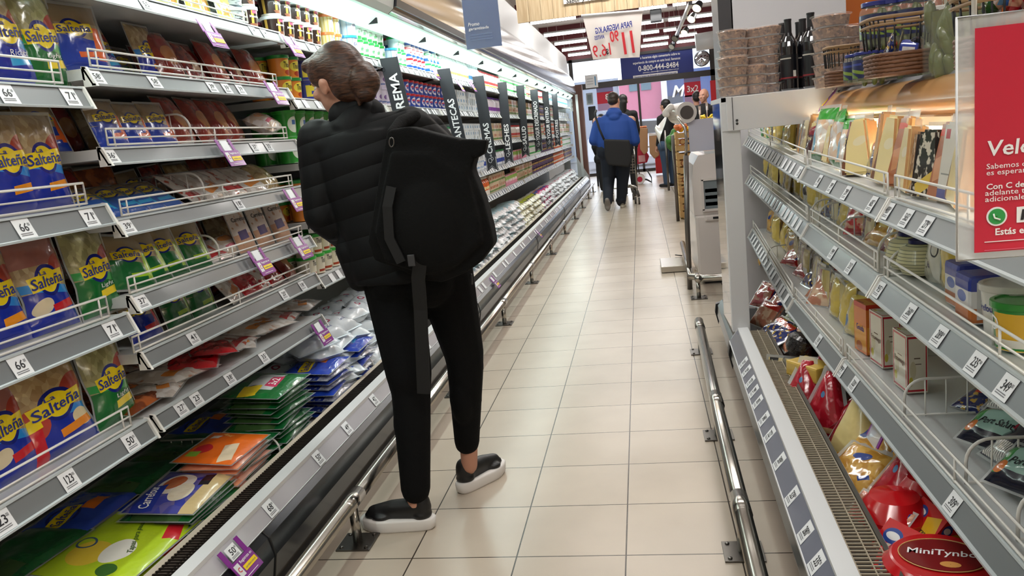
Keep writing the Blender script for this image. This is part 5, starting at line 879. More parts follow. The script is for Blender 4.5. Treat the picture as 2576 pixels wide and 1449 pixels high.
# lowest shelf
for px, py, key, lb, s, a, tw in [(1985, 650, 'redfilm', 'nearest the post', 1.05, 46, 20), (2010, 680, 'redfilm', 'second', 1.1, 52, 10), (2030, 700, 'bluefilm', 'between the red packs', 1.0, 40, 10), (2060, 720, 'ham2', 'large, pink slices', 1.2, 48, 20), (2075, 760, 'ham2', 'lower, pink slices', 1.0, 40, 40), (2105, 800, 'yblock', 'first', .95, 10, 10),
    (2130, 840, 'yblock', 'second, blue oval label', 1.05, 10, -6), (2150, 850, 'yblock', 'behind', .9, 14, 20), (2175, 860, 'slice', 'beside the orange carton', .9, 6, 0)]:
    pr_(key, px, py, .69, 2, f'{T3}, {lb}', a, tw, s)
for px, py, key, lb, s, x, tw in [(2187, 900, 'gouda', 'left of two white boxes', 1, .69, 8), (2228, 930, 'fbox', 'left of two', 1, .70, 6), (2290, 985, 'fbox', 'nearer one', 1.0, .70, 4), (2235, 830, 'redball', 'golden behind the boxes', .9, .86, 0), (2400, 960, 'fbox', 'at the back', .9, .98, 10), (2370, 940, 'fbox', 'at the back, left', .9, 1.0, -8)]:
    pr_(key, px, py, x, 2, f'{T3}, {lb}', 0, tw, s)
for px, py, key, lb, s, x, a, tw, dz in [(2480, 1130, 'port', 'with readable label', 1.0, .70, 62, 30, .03), (2545, 1090, 'darkpack', 'white side up', 1.1, .80, 60, 20, .05), (2520, 1230, 'darkpack', 'silver ended, nearer', 1.0, .70, 60, 10, .02), (2560, 1300, 'port', 'at the right edge', 1.0, .68, 60, 30, .02), (2500, 1040, 'bluefilm', 'glossy blue, behind', 1.3, .90, 70, 0, .02), (2440, 1080, 'bluefilm', 'small blue piece', .7, .78, 70, 30, 0), (2575, 1180, 'darkpack', 'second layer', 1.0, .85, 60, 0, .04), (2450, 1190, 'slice', 'flat under the label pack', .9, .72, 80, 0, 0)]:
    pr_(key, px, py, x, 2, f'{T3}, {lb}', a, tw, s, dz=dz)
row_(['slice', 'slice2'], 3.05, 4.2, 2, .68, .045, T3+' standing like books behind the post', 8, .95, j=6); row_(['yblock', 'slice2', 'goldfilm'], 2.3, 3.4, 2, .88, .13, T3+' in the back row', 12, .95); row_(['goldfilm', 'yblock'], 4.2, 5.0, 2, .68, .1, T3+' at the far end', 8, .9)
# well
def pw(key, px, py, lb, z=.30, a=40, tw=0, s=1, roll=0, dz=-.06):
    p = at(px, py, z=z); return put(K[key], p.x, p.y, z+dz, -90, a, roll, s, f'{K[key].desc} {T4}, {lb}', None, tw)
for key, px, py, lb, z, a, tw, s, dz in [('redfilm', 1915, 745, 'highest by the post', .34, 40, 30, 1.1, -.06), ('redfilm', 1925, 775, 'middle, bright', .32, 40, 10, 1.1, -.06), ('redfilm', 1955, 745, 'right of the post', .33, 40, -20, 1.0, -.06), ('ham2', 1905, 790, 'lowest by the post', .3, 40, 20, .9, -.06), ('goldfilm', 1905, 640, 'far beyond the post', .36, 20, 0, 1, -.06), ('bluefilm', 1920, 835, 'dark blue by the rim', .28, 60, 10, 1.0, -.02), ('greenfilm', 1970, 815, 'the only green one', .31, 60, 20, 1.15, -.03), ('bluefilm', 1930, 850, 'below the green pack', .28, 66, 10, 1.1, -.02), ('ham2', 1965, 855, 'under the black cheese', .28, 60, 0, 1, -.03),
    ('slice', 1965, 925, 'upright in front of the yellow block', .26, 10, 60, .9, -.1), ('goldfilm', 1990, 945, 'under the yellow block', .24, 60, 0, .9, -.03), ('rwedge', 2030, 960, 'with pink discs on top', .26, 30, 30, 1.0, -.08), ('rwedge', 2010, 1010, 'along the rim', .24, 30, 60, 1.05, -.06), ('rwedge', 2115, 995, 'lying, large and plain', .30, 50, -30, 1.1, -.07), ('rwedge', 2065, 1040, 'beside the cut wedge', .26, 24, 50, 1.1, -.08), ('cwedge', 2120, 1100, 'the big cut one', .27, 24, 20, 1.25, -.09),
    ('goldfilm', 2140, 1140, 'left near the rim', .25, 40, 20, 1.1, -.05), ('goldfilm', 2115, 1190, 'at the rim', .24, 60, 30, 1.0, -.04), ('goldfilm', 2230, 1120, 'upper one', .28, 40, -10, 1.1, -.04), ('goldfilm', 2250, 1170, 'beneath the shelf', .27, 40, 10, 1.2, -.05), ('rwedge', 2220, 1230, 'with white hexagonal label', .28, 34, 30, 1.1, -.09), ('redfilm', 2320, 1240, 'beneath the shelf rail', .27, 40, 0, 1.1, -.04), ('redfilm', 2165, 1330, 'low at the rim', .24, 50, 30, .9, -.03), ('redfilm', 2290, 1300, 'silver ended', .25, 60, 0, 1.0, -.03)]:
    pw(key, px, py, lb, z, a, tw, s, dz=dz)
pw('blackround', 2015, 860, 'above the yellow block', .36, 20, 0, 1.0, dz=-.05); pw('block', 2040, 915, 'below the black round', .345, 0, 30, .95, dz=-.05); pw('redball', 2330, 1230, 'shaded under the rail', .28, 0, 0, .9, dz=-.06); pw('redball', 2250, 1275, 'right of the hexagonal label', .27, 0, 0, 1.15, dz=-.09)
pw('milkaut', 2215, 1400, 'nearest, with round yellow side', .26, 50, 30, 1.1, dz=-.10); pw('milkaut', 2290, 1325, 'farther of two', .26, 40, 10, .9, dz=-.08); pw('milkaut', 2235, 1470, 'cut by the bottom edge', .25, 40, 40, 1.0, dz=-.10); 0
pw('tynbo', 2370, 1415, 'at the bottom edge', .29, 0, 78, 1.10, dz=-.06)
for i in range(22): put(K[['rwedge', 'redfilm', 'goldfilm', 'redball', 'yblock'][i % 5]], .68+.12*(i % 3), .95+i*.13, .175+.01, -90, [50, 60, 60, 0, 50][i % 5], 0, .95, f'{K[["rwedge","redfilm","goldfilm","redball","yblock"][i%5]].desc} in the lower layer of the cheese well', 'lower layer of the cheese well', rr.uniform(-60, 60))
# ================================================================ GOODS ON TOP OF THE CHEESE CABINET
def at_y(px, py, y): return at(px, py, y=y)
ZT = 1.338; clear = mat('clear_tub', '#efece8', .06, alpha=.2, coat=.6)
nuts = mat('nuts', '#8a5f45', .5, bump=(120, 1, 2)); 
def nut_tub():
    m2 = art('nut_mix', '#5a3524', [('nuts', 95, 1, '#b98c6a')], bump=(90, .8), rough=.4)
    q = MB(); q.lathe([(.001, .002), (.0575, .003), (.0645, .034), (.05, .039), (.001, .040)], m2, 18)
    c_ = MB(); c_.lathe([(.058, 0), (.060, .003), (.066, .036), (.072, .038), (.072, .041), (.068, .0425), (.001, .042)], clear, 20); return mk('nut_tub', 'nut tub', 'clear tub of nuts', q, [('clear_tub', c_, 0)])
K['nut'] = nut_tub()
for px, y0, n, lb, ztop in [(1838, 3.80, 5, 'front left stack'), (1846, 3.95, 5, 'rear left stack'), (1905, 3.86, 6, 'middle stack left of the wine'), (1860, 3.76, 3, 'short front stack'), (1890, 4.02, 7, 'rear middle stack'), (1935, 3.92, 6, 'stack against the bottles')] and [(1845, 3.76, 4, 'front left stack', 0), (1850, 3.93, 7, 'rear left stack', 0), (1895, 3.82, 3, 'short middle stack', 0), (1905, 3.98, 7, 'rear middle stack', 0), (1943, 3.95, 7, 'stack touching the wine bottles', 0)]:
    p = at(px, 235, y=y0)
    for j in range(n): put(K['nut'], p.x+rr.uniform(-.004, .004), y0, ZT+.0+j*.0425, -90, 0, 0, 1, f'clear round tub of mixed nuts, {lb}', f'nut tubs, {lb}', rr.uniform(0, 90))
for px, y0, n, lb, sc in [(2095, 3.45, 6, 'stack right of the wine bottles', 1.1), (2140, 3.62, 5, 'stack behind the small basket', 1.15), (2235, 3.1, 4, 'stack left of the pickle jars', 1.2), (2210, 3.6, 3, 'shaded stack behind', 1)]:
    p = at(px, 225, y=y0)
    for j in range(n): put(K['nut'], p.x, y0, 1.322+j*.0425*sc, -90, 0, 0, sc, f'clear round tub of almonds, {lb}', f'almond tubs, {lb}', rr.uniform(0, 90))
def wine():
    g = mat('wine_glass', '#0c0d12', .06, coat=.8, spec=.8); q = MB(); q.lathe([(.001, .004), (.034, 0), (.0375, .006), (.0375, .185), (.034, .205), (.020, .228), (.0145, .245), (.0140, .29), (.001, .29)], g, 24)
    c_ = MB(); c_.lathe([(.0152, .238), (.0150, .292), (.0162, .293), (.0162, .300), (.001, .301)], mat('wine_capsule', '#141216', .4), 16)
    l = MB(); l.lathe([(.0379, .045), (.0379, .15)], art('wine_label', '#101117', [('rect', .5, .85, .24, .05, 0, '#b9b4aa'), ('rect', .68, .2, .06, .3, 0, '#d8d6d0'), ('rect', .5, .07, .5, .06, 0, '#7a2228')], bump=None, coat=.2), 24)
    return mk('wine_bottle', 'wine bottle', 'dark wine bottle', q, [('capsule', c_, 0), ('paper_label', l, 0)])
K['wine'] = wine()
for px, y0, lb in [(1988, 3.78, 'leftmost of the row'), (1974, 3.92, 'behind the leftmost one'), (2045, 3.72, 'front right, beside the almonds'), (2025, 3.84, 'second behind the front right one'), (2015, 3.96, 'hindmost of the right group')]:
    p = at(px, 232, y=y0); put(K['wine'], p.x, y0, ZT, -90, 0, 0, 1.0 if y0 > 3.75 else 1.03, f'dark wine bottle standing on the cabinet, {lb}', 'dark wine bottles', 50)
pg = mat('pickle_glass', '#e2e8dc', .05, alpha=.12, coat=1); pick = mat('pickle', '#58611d', .35, coat=.5, bump=(40, .4, 2)); brine = mat('brine', '#5c5f28', .2, alpha=.9)
def jar(key, r, h, lidc, n, seed, desc, labelart, la=(.3, .62)):
    q = MB(); q.lathe([(.001, .002), (r*.9, 0), (r, .008), (r, h*.74), (r*.95, h*.82), (r*.82, h*.88), (r*.8, h*.91)], pg, 28)
    l = MB(); l.lathe([(r*.86, h*.905), (r*.87, h*.985), (r*.84, h), (.001, h)], mat('jarlid_'+key, lidc, .3, coat=.4), 28)
    g = MB(); R2 = random.Random(seed)
    g.lathe([(.001, .006), (r*.72, .006), (r*.76, h*.74), (.001, h*.78)], brine, 16)
    for k in range(n):
        an = R2.uniform(0, 6.28); rad = r*.70*R2.uniform(.95, 1.04); z = h*(.08+.64*R2.random()); c = Vector((rad*cos(an), rad*sin(an), z)); d = Vector((-sin(an)*R2.uniform(-.5, .5), cos(an)*R2.uniform(-.5, .5), 1)).normalized()*r*.55
        g.tube([c-d, c-d*.8, c, c+d*.8, c+d], [r*.06, r*.17, r*.23, r*.17, r*.06], pick, 8)
    ex = [('lid', l, 0), ('pickles', g, 0)]
    if labelart: t = MB(); t.lathe([(r*1.006, h*la[0]), (r*1.006, h*la[1])], labelart, 28); ex.append(('paper_label', t, 0))
    K[key] = mk('pickle_jar', 'pickle jar', desc, q, ex)
jar('bigjar', .082, .245, '#dcd9d4', 46, 4, 'large pickle jar with white lid', None)
kr = art('krakus', '#1c2450', [('ell', .42, .3, .14, .7, 30, '#5f7a2c'), ('ell', .6, .35, .12, .6, 40, '#7c9438'), ('rect', .5, .75, .3, .12, 0, '#33408c')], bump=None)
jar('kjar', .05, .145, '#26307e', 14, 9, 'small pickle jar with blue lid', kr, (.18, .72)); jar('kjar2', .046, .10, '#26307e', 10, 11, 'short pickle jar with blue lid', kr, (.15, .75))
def sit(key, px, y0, lb, z=1.322, s=1, g=None, tw=0): p = at(px, 215, y=y0); return put(K[key], p.x, y0, z, -90, 0, 0, s, f'{K[key].desc}, {lb}', g, tw)
sit('bigjar', 2402, 2.50, 'nearest one by the red sign', 1.300); sit('bigjar', 2358, 2.95, 'behind the nearest big jar', 1.302, .95)
q = MB(); p = at(2402, 215, y=2.5); q.box((p.x-.078, 2.47, 1.405), (.003, .05, .07), paper); 
mm = art('white_label', '#cfd0cc', [('str', 12, .3, 1, '#9a9a9a')], bump=None); t = MB(); t.lathe([(.0832, .08), (.0832, .15)], mm, 28)
for px, y0, lb, z in [(2205, 2.95, 'upper row, first', 1.43), (2240, 2.95, 'upper row, second', 1.43), (2290, 2.92, 'upper row, third', 1.43), (2320, 2.95, 'upper row, fourth', 1.43), (2200, 2.95, 'lower row, first', 1.318), (2245, 2.97, 'lower row, second', 1.318), (2290, 2.97, 'lower row, third', 1.318), (2325, 2.97, 'lower row, fourth', 1.318)]:
    if 'lower' in lb: sit('kjar2', px, y0, lb+' behind the large basket', z)
    else: sit('kjar', px, y0, lb+' above the large basket', z)
sit('kjar2', 2158, 3.0, 'left of two in front of the baskets', 1.318, 1); sit('kjar2', 2182, 2.92, 'right of two in front of the baskets', 1.318, 1)
for i, (px, y0) in enumerate([(2270, 3.5), (2295, 3.5), (2315, 3.5), (2360, 3.5)]):
    p = at(px, 60, y=y0); q = MB(); q.lathe([(.001, -.2), (.035, -.2), (.037, -.05), (.014, .0), (.013, .05)], mat('brown_bottle', '#3a1c14', .1, coat=.8), 16); o = q.obj('sauce_bottle'); o.location = (p.x, y0, 1.53); q = MB(); q.lathe([(.0145, .03), (.0145, .085), (.001, .087)], mat('copper_cap', '#a4492f', .3), 14); q.obj('capsule', o); tag(o, f'bottle with copper coloured cap behind the pickle jars, {["first","second","third","fourth"][i]} from left', 'bottle')
def basket(px, y0, w, d, h, lb, z=1.322):
    p = at(px, 215, y=y0); cane = mat('cane', '#6e4a34', .55, bump=(60, .4, 2)); cane2 = mat('cane_light', '#8d6f4c', .55); t = thing('wicker_basket', lb, 'basket', (p.x, y0, z), 0, 'wicker baskets')
    def per(k, n, sc, z_):
        a = 2*pi*k/n; c, s_ = cos(a), sin(a); e = .5; return ((abs(c)**e*(1 if c > 0 else -1))*w/2*sc, (abs(s_)**e*(1 if s_ > 0 else -1))*d/2*sc, z_)
    N = 44; q = MB()
    for r_ in range(int(h*.45/.011)):
        P = [Vector(per(k, N, 1+.10*(r_*.011)/h+(.025 if (k+r_) % 2 else -.012), .006+r_*.011)) for k in range(N)]; q.tube(P, .0062, cane, 6, closed=True)
    q.obj('weave', t); q = MB(); q.tube([Vector(per(k, N, 1.14, h)) for k in range(N)], .006, cane2, 6, closed=True); q.tube([Vector(per(k, N, 1.13, h*.88)) for k in range(N)], .0045, cane2, 6, closed=True); q.obj('rim', t)
    q = MB()
    for k in range(0, N, 2): q.tube([Vector(per(k, N, 1.05, h*.5)), Vector(per(k, N, 1.14, h))], .0025, black, 5)
    q.obj('stakes', t); q = MB(); q.box((0, 0, .004), (w*.9, d*.9, .006), cane); q.obj('bottom', t); return p
p = basket(2118, 3.25, .10, .10, .14, 'small wicker basket holding tubs, right of the wine bottles'); p = basket(2262, 2.62, .165, .15, .165, 'large wicker basket holding blue packs, in front of the pickle jars')
for i, (dx, dy, key) in enumerate([(-.035, .0, 'bluefilm'), (.0, .03, 'slice'), (.035, 0, 'darkpack'), (.01, -.03, 'bluewhite')]): put(K[key], p.x+dx, 2.62+dy, 1.345, -110, 12, 8*i-10, .72, f'{K[key].desc} standing in the large wicker basket, {["left","centre","right","front"][i]}')
basket(2520, 1.95, .15, .16, .15, 'wicker basket partly behind the red sign', 1.305); p = at(2520, 215, y=1.95)
for i in range(3): put(K[['leafy', 'redfilm', 'bluefilm'][i]], p.x-.03+.05*i, 1.95, 1.40, -120, 15, 20*i-20, .8, f'{K[["leafy","redfilm","bluefilm"][i]].desc} in the basket behind the red sign')
# red acrylic sign near the camera
y0 = 1.05; a = at(2437, 42, y=y0); b_ = at(2405, 655, y=y0); H = a.z-b_.z; Wd = .22; ac = mat('acrylic', '#e6e8e6', .05, alpha=.35, coat=1); red = mat('sign_red', '#c8223c', .35, coat=.3)
o = thing('hanging_sign', 'red notice in clear acrylic holder at the right edge of the photo', 'sign', (b_.x, y0, b_.z))
q = MB(); q.box((Wd/2, 0, H/2), (Wd, .006, H), ac, b=.001); q.tube([(0, -.003, 0), (Wd, -.003, 0), (Wd, -.003, H), (0, -.003, H)], .0018, white, 5, closed=True); q.obj('acrylic_holder', o)
k_ = H/615; q = MB(); q.box((Wd/2+.004, -.005, (H*.03+H*.95)/2), (Wd-.03, .001, H*.92), red); q.obj('notice', o)
q = MB()
def sg(s, x, z, w, h, m=lettw, bold=.005, sh=0): w *= .7; h *= .7; letters(q, s, w, h, m, x*k_+(w or 0)/2, z*k_, y=-.0062, bold=bold, shear=sh)
sg('Velocidad', 68, 285, .155, .026, bold=.015, sh=.1); sg('Sabemos que si hoy', 68, 238, .115, .012); sg('es esperar en la Caja', 68, 222, .125, .012); sg('Con C de Compras', 68, 186, .12, .013, bold=.02); sg('adelante tuyo, no', 65, 170, .11, .012); sg('adicionales con p', 65, 154, .11, .012); sg('Estás en el local', 90, 70, .105, .012, bold=.02)
q.box((.115, -.0061, 45*k_), (.17, .0005, .0009), lettw); q.box((.085, -.0061, 23*k_), (.11, .0004, .0008), mat('sign_pink', '#d8607a', .5))
ic = Matrix.Translation((93*k_, -.0056, 110*k_)) @ Euler((radians(90), 0, 0)).to_matrix().to_4x4() @ Matrix.Diagonal((.7, .7, 1, 1))
q.lathe([(.0165, 0), (.0165, .0008), (.001, .0008)], lettw, 24, T=ic); q.lathe([(.0135, 0), (.0135, .0012), (.001, .0012)], mat('chat_green', '#2f9a4a', .5), 24, T=ic)
q.tube([(93*k_-.004, -.0072, 110*k_+.0035), (93*k_-.003, -.0072, 110*k_-.0015), (93*k_+.0035, -.0072, 110*k_-.004)], .001, lettw, 5)
q.box((93*k_+.022+.05, -.0061, 110*k_), (.10, .0006, .019), lettw, b=.0002); letters(q, '112', .034, .013, ink, 93*k_+.044, 110*k_, y=-.0068, bold=.02, shear=.15)
q.obj('lettering', o)
q = MB(); q.tube([(.02, 0, H), (.02, 0, H+.06)], .003, wire, 6); q.tube([(-.02, .0, H+.055), (.35, .0, H+.055)], .010, wire, 8); q.obj('hanging_rod', o)
# ================================================================ MIDDLE AND FAR SHOP
def facing(mb, s, x, z, w, h, m, y, bold=.01, sh=0, rot=0): letters(mb, s, w, h, m, x, z, y=y, bold=bold, shear=sh, rot=rot)
# white pillar, dark pillar, orange bakery wall
w = MB(); w.box((.93, 5.55, 1.8), (.66, .6, 3.6), mat('pillar_white', '#b9b7ba', .5)); struct(w.obj('trim_2'))
w = MB(); w.box((.565, 5.45, 1.8), (.085, .4, 3.6), mat('pillar_dark', '#2c2a2c', .4)); struct(w.obj('trim_3'))
w = MB(); w.box((2.7, 6.9, 1.8), (2.9, .12, 3.6), mat('orange_wall', '#d9752a', .5)); w.box((1.42, 6.80, 1.8), (.30, .12, 3.6), mat('beige_trim', '#d9c8b4', .5)); struct(w.obj('wall_bakery'))
o = thing('wall_sign', 'raised cream lettering on the orange bakery wall', 'sign', (0, 0, 0)); a = at(2228, 30, y=6.78); b_ = at(2352, 5, y=6.78); q = MB(); letters(q, 'Panadería', b_.x-a.x+.25, .17, mat('letter_cream', '#e6dcc4', .5), (a.x+b_.x)/2+.1, a.z+.06, y=6.79, bold=.02); letters(q, 'Panadería', b_.x-a.x+.25, .17, mat('letter_cream', '#e6dcc4', .5), (a.x+b_.x)/2+.1, a.z+.06, y=6.80, bold=.02); q.obj('lettering', o)
o = thing('no_smoking_sign', 'small white sign with red ring on the dark pillar', 'sign'); p = at(1838, 95, y=5.24); q = MB(); q.box((p.x, 5.243, p.z), (.07, .006, .08), white); q.obj('plate', o); q = MB(); q.tube([(p.x+.024*cos(t), 5.238, p.z+.024*sin(t)) for t in [2*pi*k/24 for k in range(24)]], .004, lettr, 5, closed=True); q.tube([(p.x-.017, 5.238, p.z+.017), (p.x+.017, 5.238, p.z-.017)], .003, lettr, 5); q.obj('ring', o)
# ---- hanging signs
wd = mat('wood_board', '#b39a78', .5)
def wood():
    m, nt, b = base('wood_planks'); N = nt.nodes; L = nt.links; tc = N.new('ShaderNodeTexCoord'); mp = N.new('ShaderNodeMapping'); mp.inputs['Scale'].default_value = (9, 1, 1); L.new(tc.outputs['Object'], mp.inputs[0])
    wv = N.new('ShaderNodeTexNoise'); wv.inputs['Scale'].default_value = 3; mp2 = N.new('ShaderNodeMapping'); mp2.inputs['Scale'].default_value = (14, 1, 1.2); L.new(tc.outputs['Object'], mp2.inputs[0]); L.new(mp2.outputs[0], wv.inputs[0])
    cr = N.new('ShaderNodeValToRGB'); cr.color_ramp.elements[0].position = .35; cr.color_ramp.elements[0].color = S('#b8a07c'); cr.color_ramp.elements[1].position = .7; cr.color_ramp.elements[1].color = S('#d3bf9c'); L.new(wv.outputs[0], cr.inputs[0]); L.new(cr.outputs[0], b.inputs['Base Color']); b.inputs['Roughness'].default_value = .5; return m
wp = wood(); o = thing('wooden_sign', 'large overhead sign of pale vertical planks with white name patch', 'sign'); q = MB(); x = -1.08; i = 0
zb = 2.335
while x < 1.3: q.box((x+.058, 8.05+.002*(i % 2), zb+.35), (.1145, .03, .7), wp); x += .117; i += 1
q.obj('planks', o); q = MB(); q.box((.11, 8.08, zb+.35), (2.38, .01, .68), mat('gap_dark', '#4a3c2c', .7)); q.obj('backing', o)
p = at(1470, 2, y=8.0); q = MB(); q.box((p.x+.02, 8.02, p.z+.07), (.44, .008, .15), mat('patch_white', '#e2dcd6', .5), b=.002); q.obj('name_patch', o); q = MB(); facing(q, 'Sabor y Ternura', p.x+.02, p.z+.012, .38, .05, ink, 8.012, sh=.15); q.obj('lettering', o)
o = thing('price_sheet', 'hand-lettered white price sheet hanging from a bar, seen from its back', 'sign'); y0 = 7.75
a, b_, c, d = at(1466, 42, y=y0), at(1616, 30, y=y0), at(1492, 150, y=y0), at(1609, 144, y=y0); q = MB(); nx = 12
shm = mat('sheet_paper', '#d9d2cc', .6)
def bil(u, v): return a*(1-u)*(1-v)+b_*u*(1-v)+c*(1-u)*v+d*u*v
vs = [bil(i/nx, j/6)+Vector((0, .012*sin(i*1.1)*j/6, 0)) for j in range(7) for i in range(nx+1)]; n1 = len(vs); vs += [v+Vector((0, .003, 0)) for v in vs]
fs = [(j*(nx+1)+i, j*(nx+1)+i+1, (j+1)*(nx+1)+i+1, (j+1)*(nx+1)+i) for j in range(6) for i in range(nx)]; q.add(vs, fs+[tuple(n1+t for t in f[::-1]) for f in fs], shm, None, True); q.obj('sheet', o)
q = MB(); q.tube([a+Vector((-.015, 0, .01)), b_+Vector((.01, 0, .01))], .012, white, 8)
for t in (a, b_): q.tube([t+Vector((.03 if t is a else -.03, 0, .01)), t+Vector((0, 0, 1.2))], .0015, wire, 5)
q.obj('bar', o)
q = MB(); W_ = (b_-a).length; H_ = (a-c).length
def mir(s, u, v, w, h, m, rot=0, bold=.02):
    p = bil(u, v); letters(q, s, w*W_, h*H_, m, 0, 0, T=Matrix.Translation((p.x, y0-.016, p.z)) @ Euler((0, radians(-4+rot), 0)).to_matrix().to_4x4() @ Matrix.Diagonal((-1, 1, 1, 1)), bold=bold)
mir('PAPA NEGRA.KG', .50, .30, .62, .14, lettb); mir('11', .76, .66, .18, .50, lettr, bold=.03); mir('90', .50, .50, .15, .26, lettr); mir('ANTES', .22, .50, .17, .09, lettb); mir('16.9', .22, .80, .30, .28, lettr, bold=.005); mir('$', .33, .84, .05, .14, ink)
q.obj('handwriting', o)
o = thing('hanging_poster', 'blue poster in clear sleeve hanging before the dairy canopy', 'poster'); y0 = 4.0; a, b_, c, d = at(1166, -60, y=y0), at(1257, -60, y=y0), at(1163, 127, y=y0), at(1254, 131, y=y0)
q = MB(); W_ = b_.x-a.x; H_ = a.z-c.z; x0 = (a.x+d.x)/2; zc = (a.z+c.z)/2; q.box((x0, y0, zc), (W_, .002, H_), mat('poster_blue', '#2c4f8e', .2, coat=.8, bump=(18, .25))); q.obj('print', o); q = MB(); q.box((x0, y0-.003, zc), (W_+.012, .001, H_+.012), mat('sleeve', '#e0ecf2', .05, alpha=.10)); q.obj('sleeve', o)
q = MB(); facing(q, 'Promo', x0-.04, c.z+.115, .055, .017, lettw, y0-.005, sh=.15); facing(q, 'garantizada', x0-.018, c.z+.092, .10, .017, lettw, y0-.005, sh=.15)
for k in range(3): q.box((x0-.01, y0-.005, c.z+.065-.012*k), (.11, .0004, .0015), mat('pale_line', '#8fa4c8', .5))
q.obj('lettering', o); q = MB()
for s in (-1, 1): q.tube([(x0+s*W_*.4, y0, a.z), (x0+s*W_*.4, y0, a.z+1.3)], .001, wire, 4)
q.obj('cord', o)
# ---- storefront dressing
def sheet(name, tl, br, y, m, lab, cat, items=(), t=.004):
    a, b_ = at(*tl, y=y), at(*br, y=y); o = thing(name, lab, cat); W_, H_ = b_.x-a.x, a.z-b_.z; q = MB(); q.box(((a.x+b_.x)/2, y, (a.z+b_.z)/2), (W_, t, H_), m); q.obj('panel', o)
    if items:
        q = MB()
        for it in items:
            if it[0] == 'r': _, u, v, w, h, mm = it; q.box((a.x+u*W_, y-t-.004, a.z-v*H_), (w*W_, .004, h*H_), mm)
            else: s, u, v, w, h, mm = it[:6]; facing(q, s, a.x+u*W_, a.z-v*H_, w*W_, h*H_, mm, y-t-.012-(.004 if len(it) > 6 else 0), bold=.015, rot=0)
        q.obj('lettering', o)
    return o
navy = mat('banner_navy', '#1f2f7c', .5)
sheet('blue_banner', (1560, 143), (1746, 193), 22.045, navy, 'dark blue banner with white telephone number across the upper window', 'banner', [('o hacernos algún comentario sobre tu', .55, .14, .55, .12, lettw), ('experiencia de compra en este local, llamanos:', .50, .30, .66, .12, lettw), ('0-800-444-8484', .52, .50, .56, .20, lettw), ('atencion_clientes@contactocarrefour.com.ar', .55, .66, .5, .06, lettw), ('r', .47, .79, .62, .13, lettw), ('Nuestro equipo de Dirección se comunicará con vos!', .47, .79, .58, .07, lettb, 1), ('r', .5, .95, 1.0, .12, mat('grey_band', '#b9bac6', .5)), ('Carrefour', .47, .95, .12, .05, lettb, 1)])
o = thing('convex_mirror', 'round convex mirror at the right of the blue banner', 'mirror'); p = at(1766, 147, y=21.7); q = MB(); q.lathe([(.19, 0), (.17, .03), (.12, .06), (.06, .075), (.001, .08)], mat('mirror_face', '#c9ccd2', .05, 1), 28); o2 = q.obj('mirror_face', o); q2 = MB(); q2.lathe([(.20, -.02), (.205, .005), (.19, .008)], black, 28); o3 = q2.obj('rim', o)
q3 = MB(); q3.tube([(0, 0, -.01), (0, .1, -.38)], .01, black, 6); q3.obj('bracket', o); o.location = p; o.rotation_euler = (radians(80), 0, radians(-14))
sheet('window_poster', (1720, 196), (1764, 240), 22.045, mat('poster_red', '#c8203c', .5), 'red 3x2 poster on the shop window beside the balding man', 'poster', [('3x2', .5, .6, .7, .34, lettw), ('r', .5, .12, 1, .26, mat('lilac', '#8a86b8', .5))])
sheet('window_poster', (1722, 241), (1765, 300), 22.045, mat('lilac_poster', '#b79cc4', .5), 'lilac poster beneath the 3x2 poster', 'poster')
sheet('window_poster', (1500, 222), (1546, 275), 22.045, MC['poster_red'], 'red poster numbered 80 on the window left of the man in blue', 'poster', [('80', .75, .42, .5, .26, lettw), ('r', .5, .1, 1, .2, MC['lilac']), ('r', .5, .85, 1, .3, MC['lilac_poster'])])
sheet('red_board', (1786, 203), (1822, 262), 21.985, mat('panel_red', '#c8202c', .5), 'bright red panel at the right end of the shop window', 'panel')
sheet('notice_card', (1471, 190), (1505, 219), 16.9, mat('card_white', '#d2d0d0', .5), 'white temperature notice hanging at the far end of the left cabinet', 'notice', [('r', .80, .5, .08, .7, mat('thermo_blue', '#2f7fae', .5)), ('r', .38, .3, .5, .06, mat('grey_line', '#a8a8a8', .5)), ('r', .38, .5, .5, .06, MC['grey_line']), ('r', .38, .7, .5, .06, MC['grey_line'])])
sheet('notice_card', (1432, 250), (1468, 277), at(1450, 263, x=-1.385).y, mat('card_blue', '#cfe4ea', .5), 'pale temperature notice on the far dairy shelves', 'notice', [('r', .85, .5, .1, .7, MC['thermo_blue']), ('r', .4, .3, .5, .06, MC['grey_line']), ('r', .4, .6, .5, .06, MC['grey_line'])])
sheet('small_speaker', (1474, 235), (1493, 263), 17.45, mat('panel_grey', '#a8acb0', .4), 'small grey framed box on the pillar past the left cabinet', 'box', [('r', .5, .5, .6, .7, mat('screen_grey', '#6a7478', .3))], .05)
# ---- street
fac = MB(); pk = mat('pink_render', '#c9708c', .7); a = at(1555, 200, y=34); b_ = at(1663, 200, y=34); zt = 6
fac.box(((a.x+b_.x)/2, 34.2, 1.55), (b_.x-a.x, .4, 3.1), pk); o = fac.obj('pink_facade')
tag(o, 'pink rendered building front across the street', 'building'); 
def pane(tl, br, m, par, name='window', y=33.97): a, b_ = at(*tl, y=y), at(*br, y=y); q = MB(); q.box(((a.x+b_.x)/2, y, (a.z+b_.z)/2), (b_.x-a.x, .05, a.z-b_.z), m); return q.obj(name, par)
dw = mat('street_dark', '#2a3038', .3); pane((1582, 212), (1606, 228), mat('street_pane', '#5a7886', .2), o); pane((1612, 210), (1638, 225), MC['street_pane'], o); pane((1585, 322), (1640, 352), dw, o, 'shutter')
gf = MB(); a = at(1470, 200, y=34); b_ = at(1554, 200, y=34); gf.box(((a.x+b_.x)/2-.6, 34.3, 1.6), (b_.x-a.x+1.2, .4, 3.2), mat('grey_siding', '#8f98a8', .6)); tag(gf.obj('grey_facade'), 'grey sided building front left of the pink one', 'building')
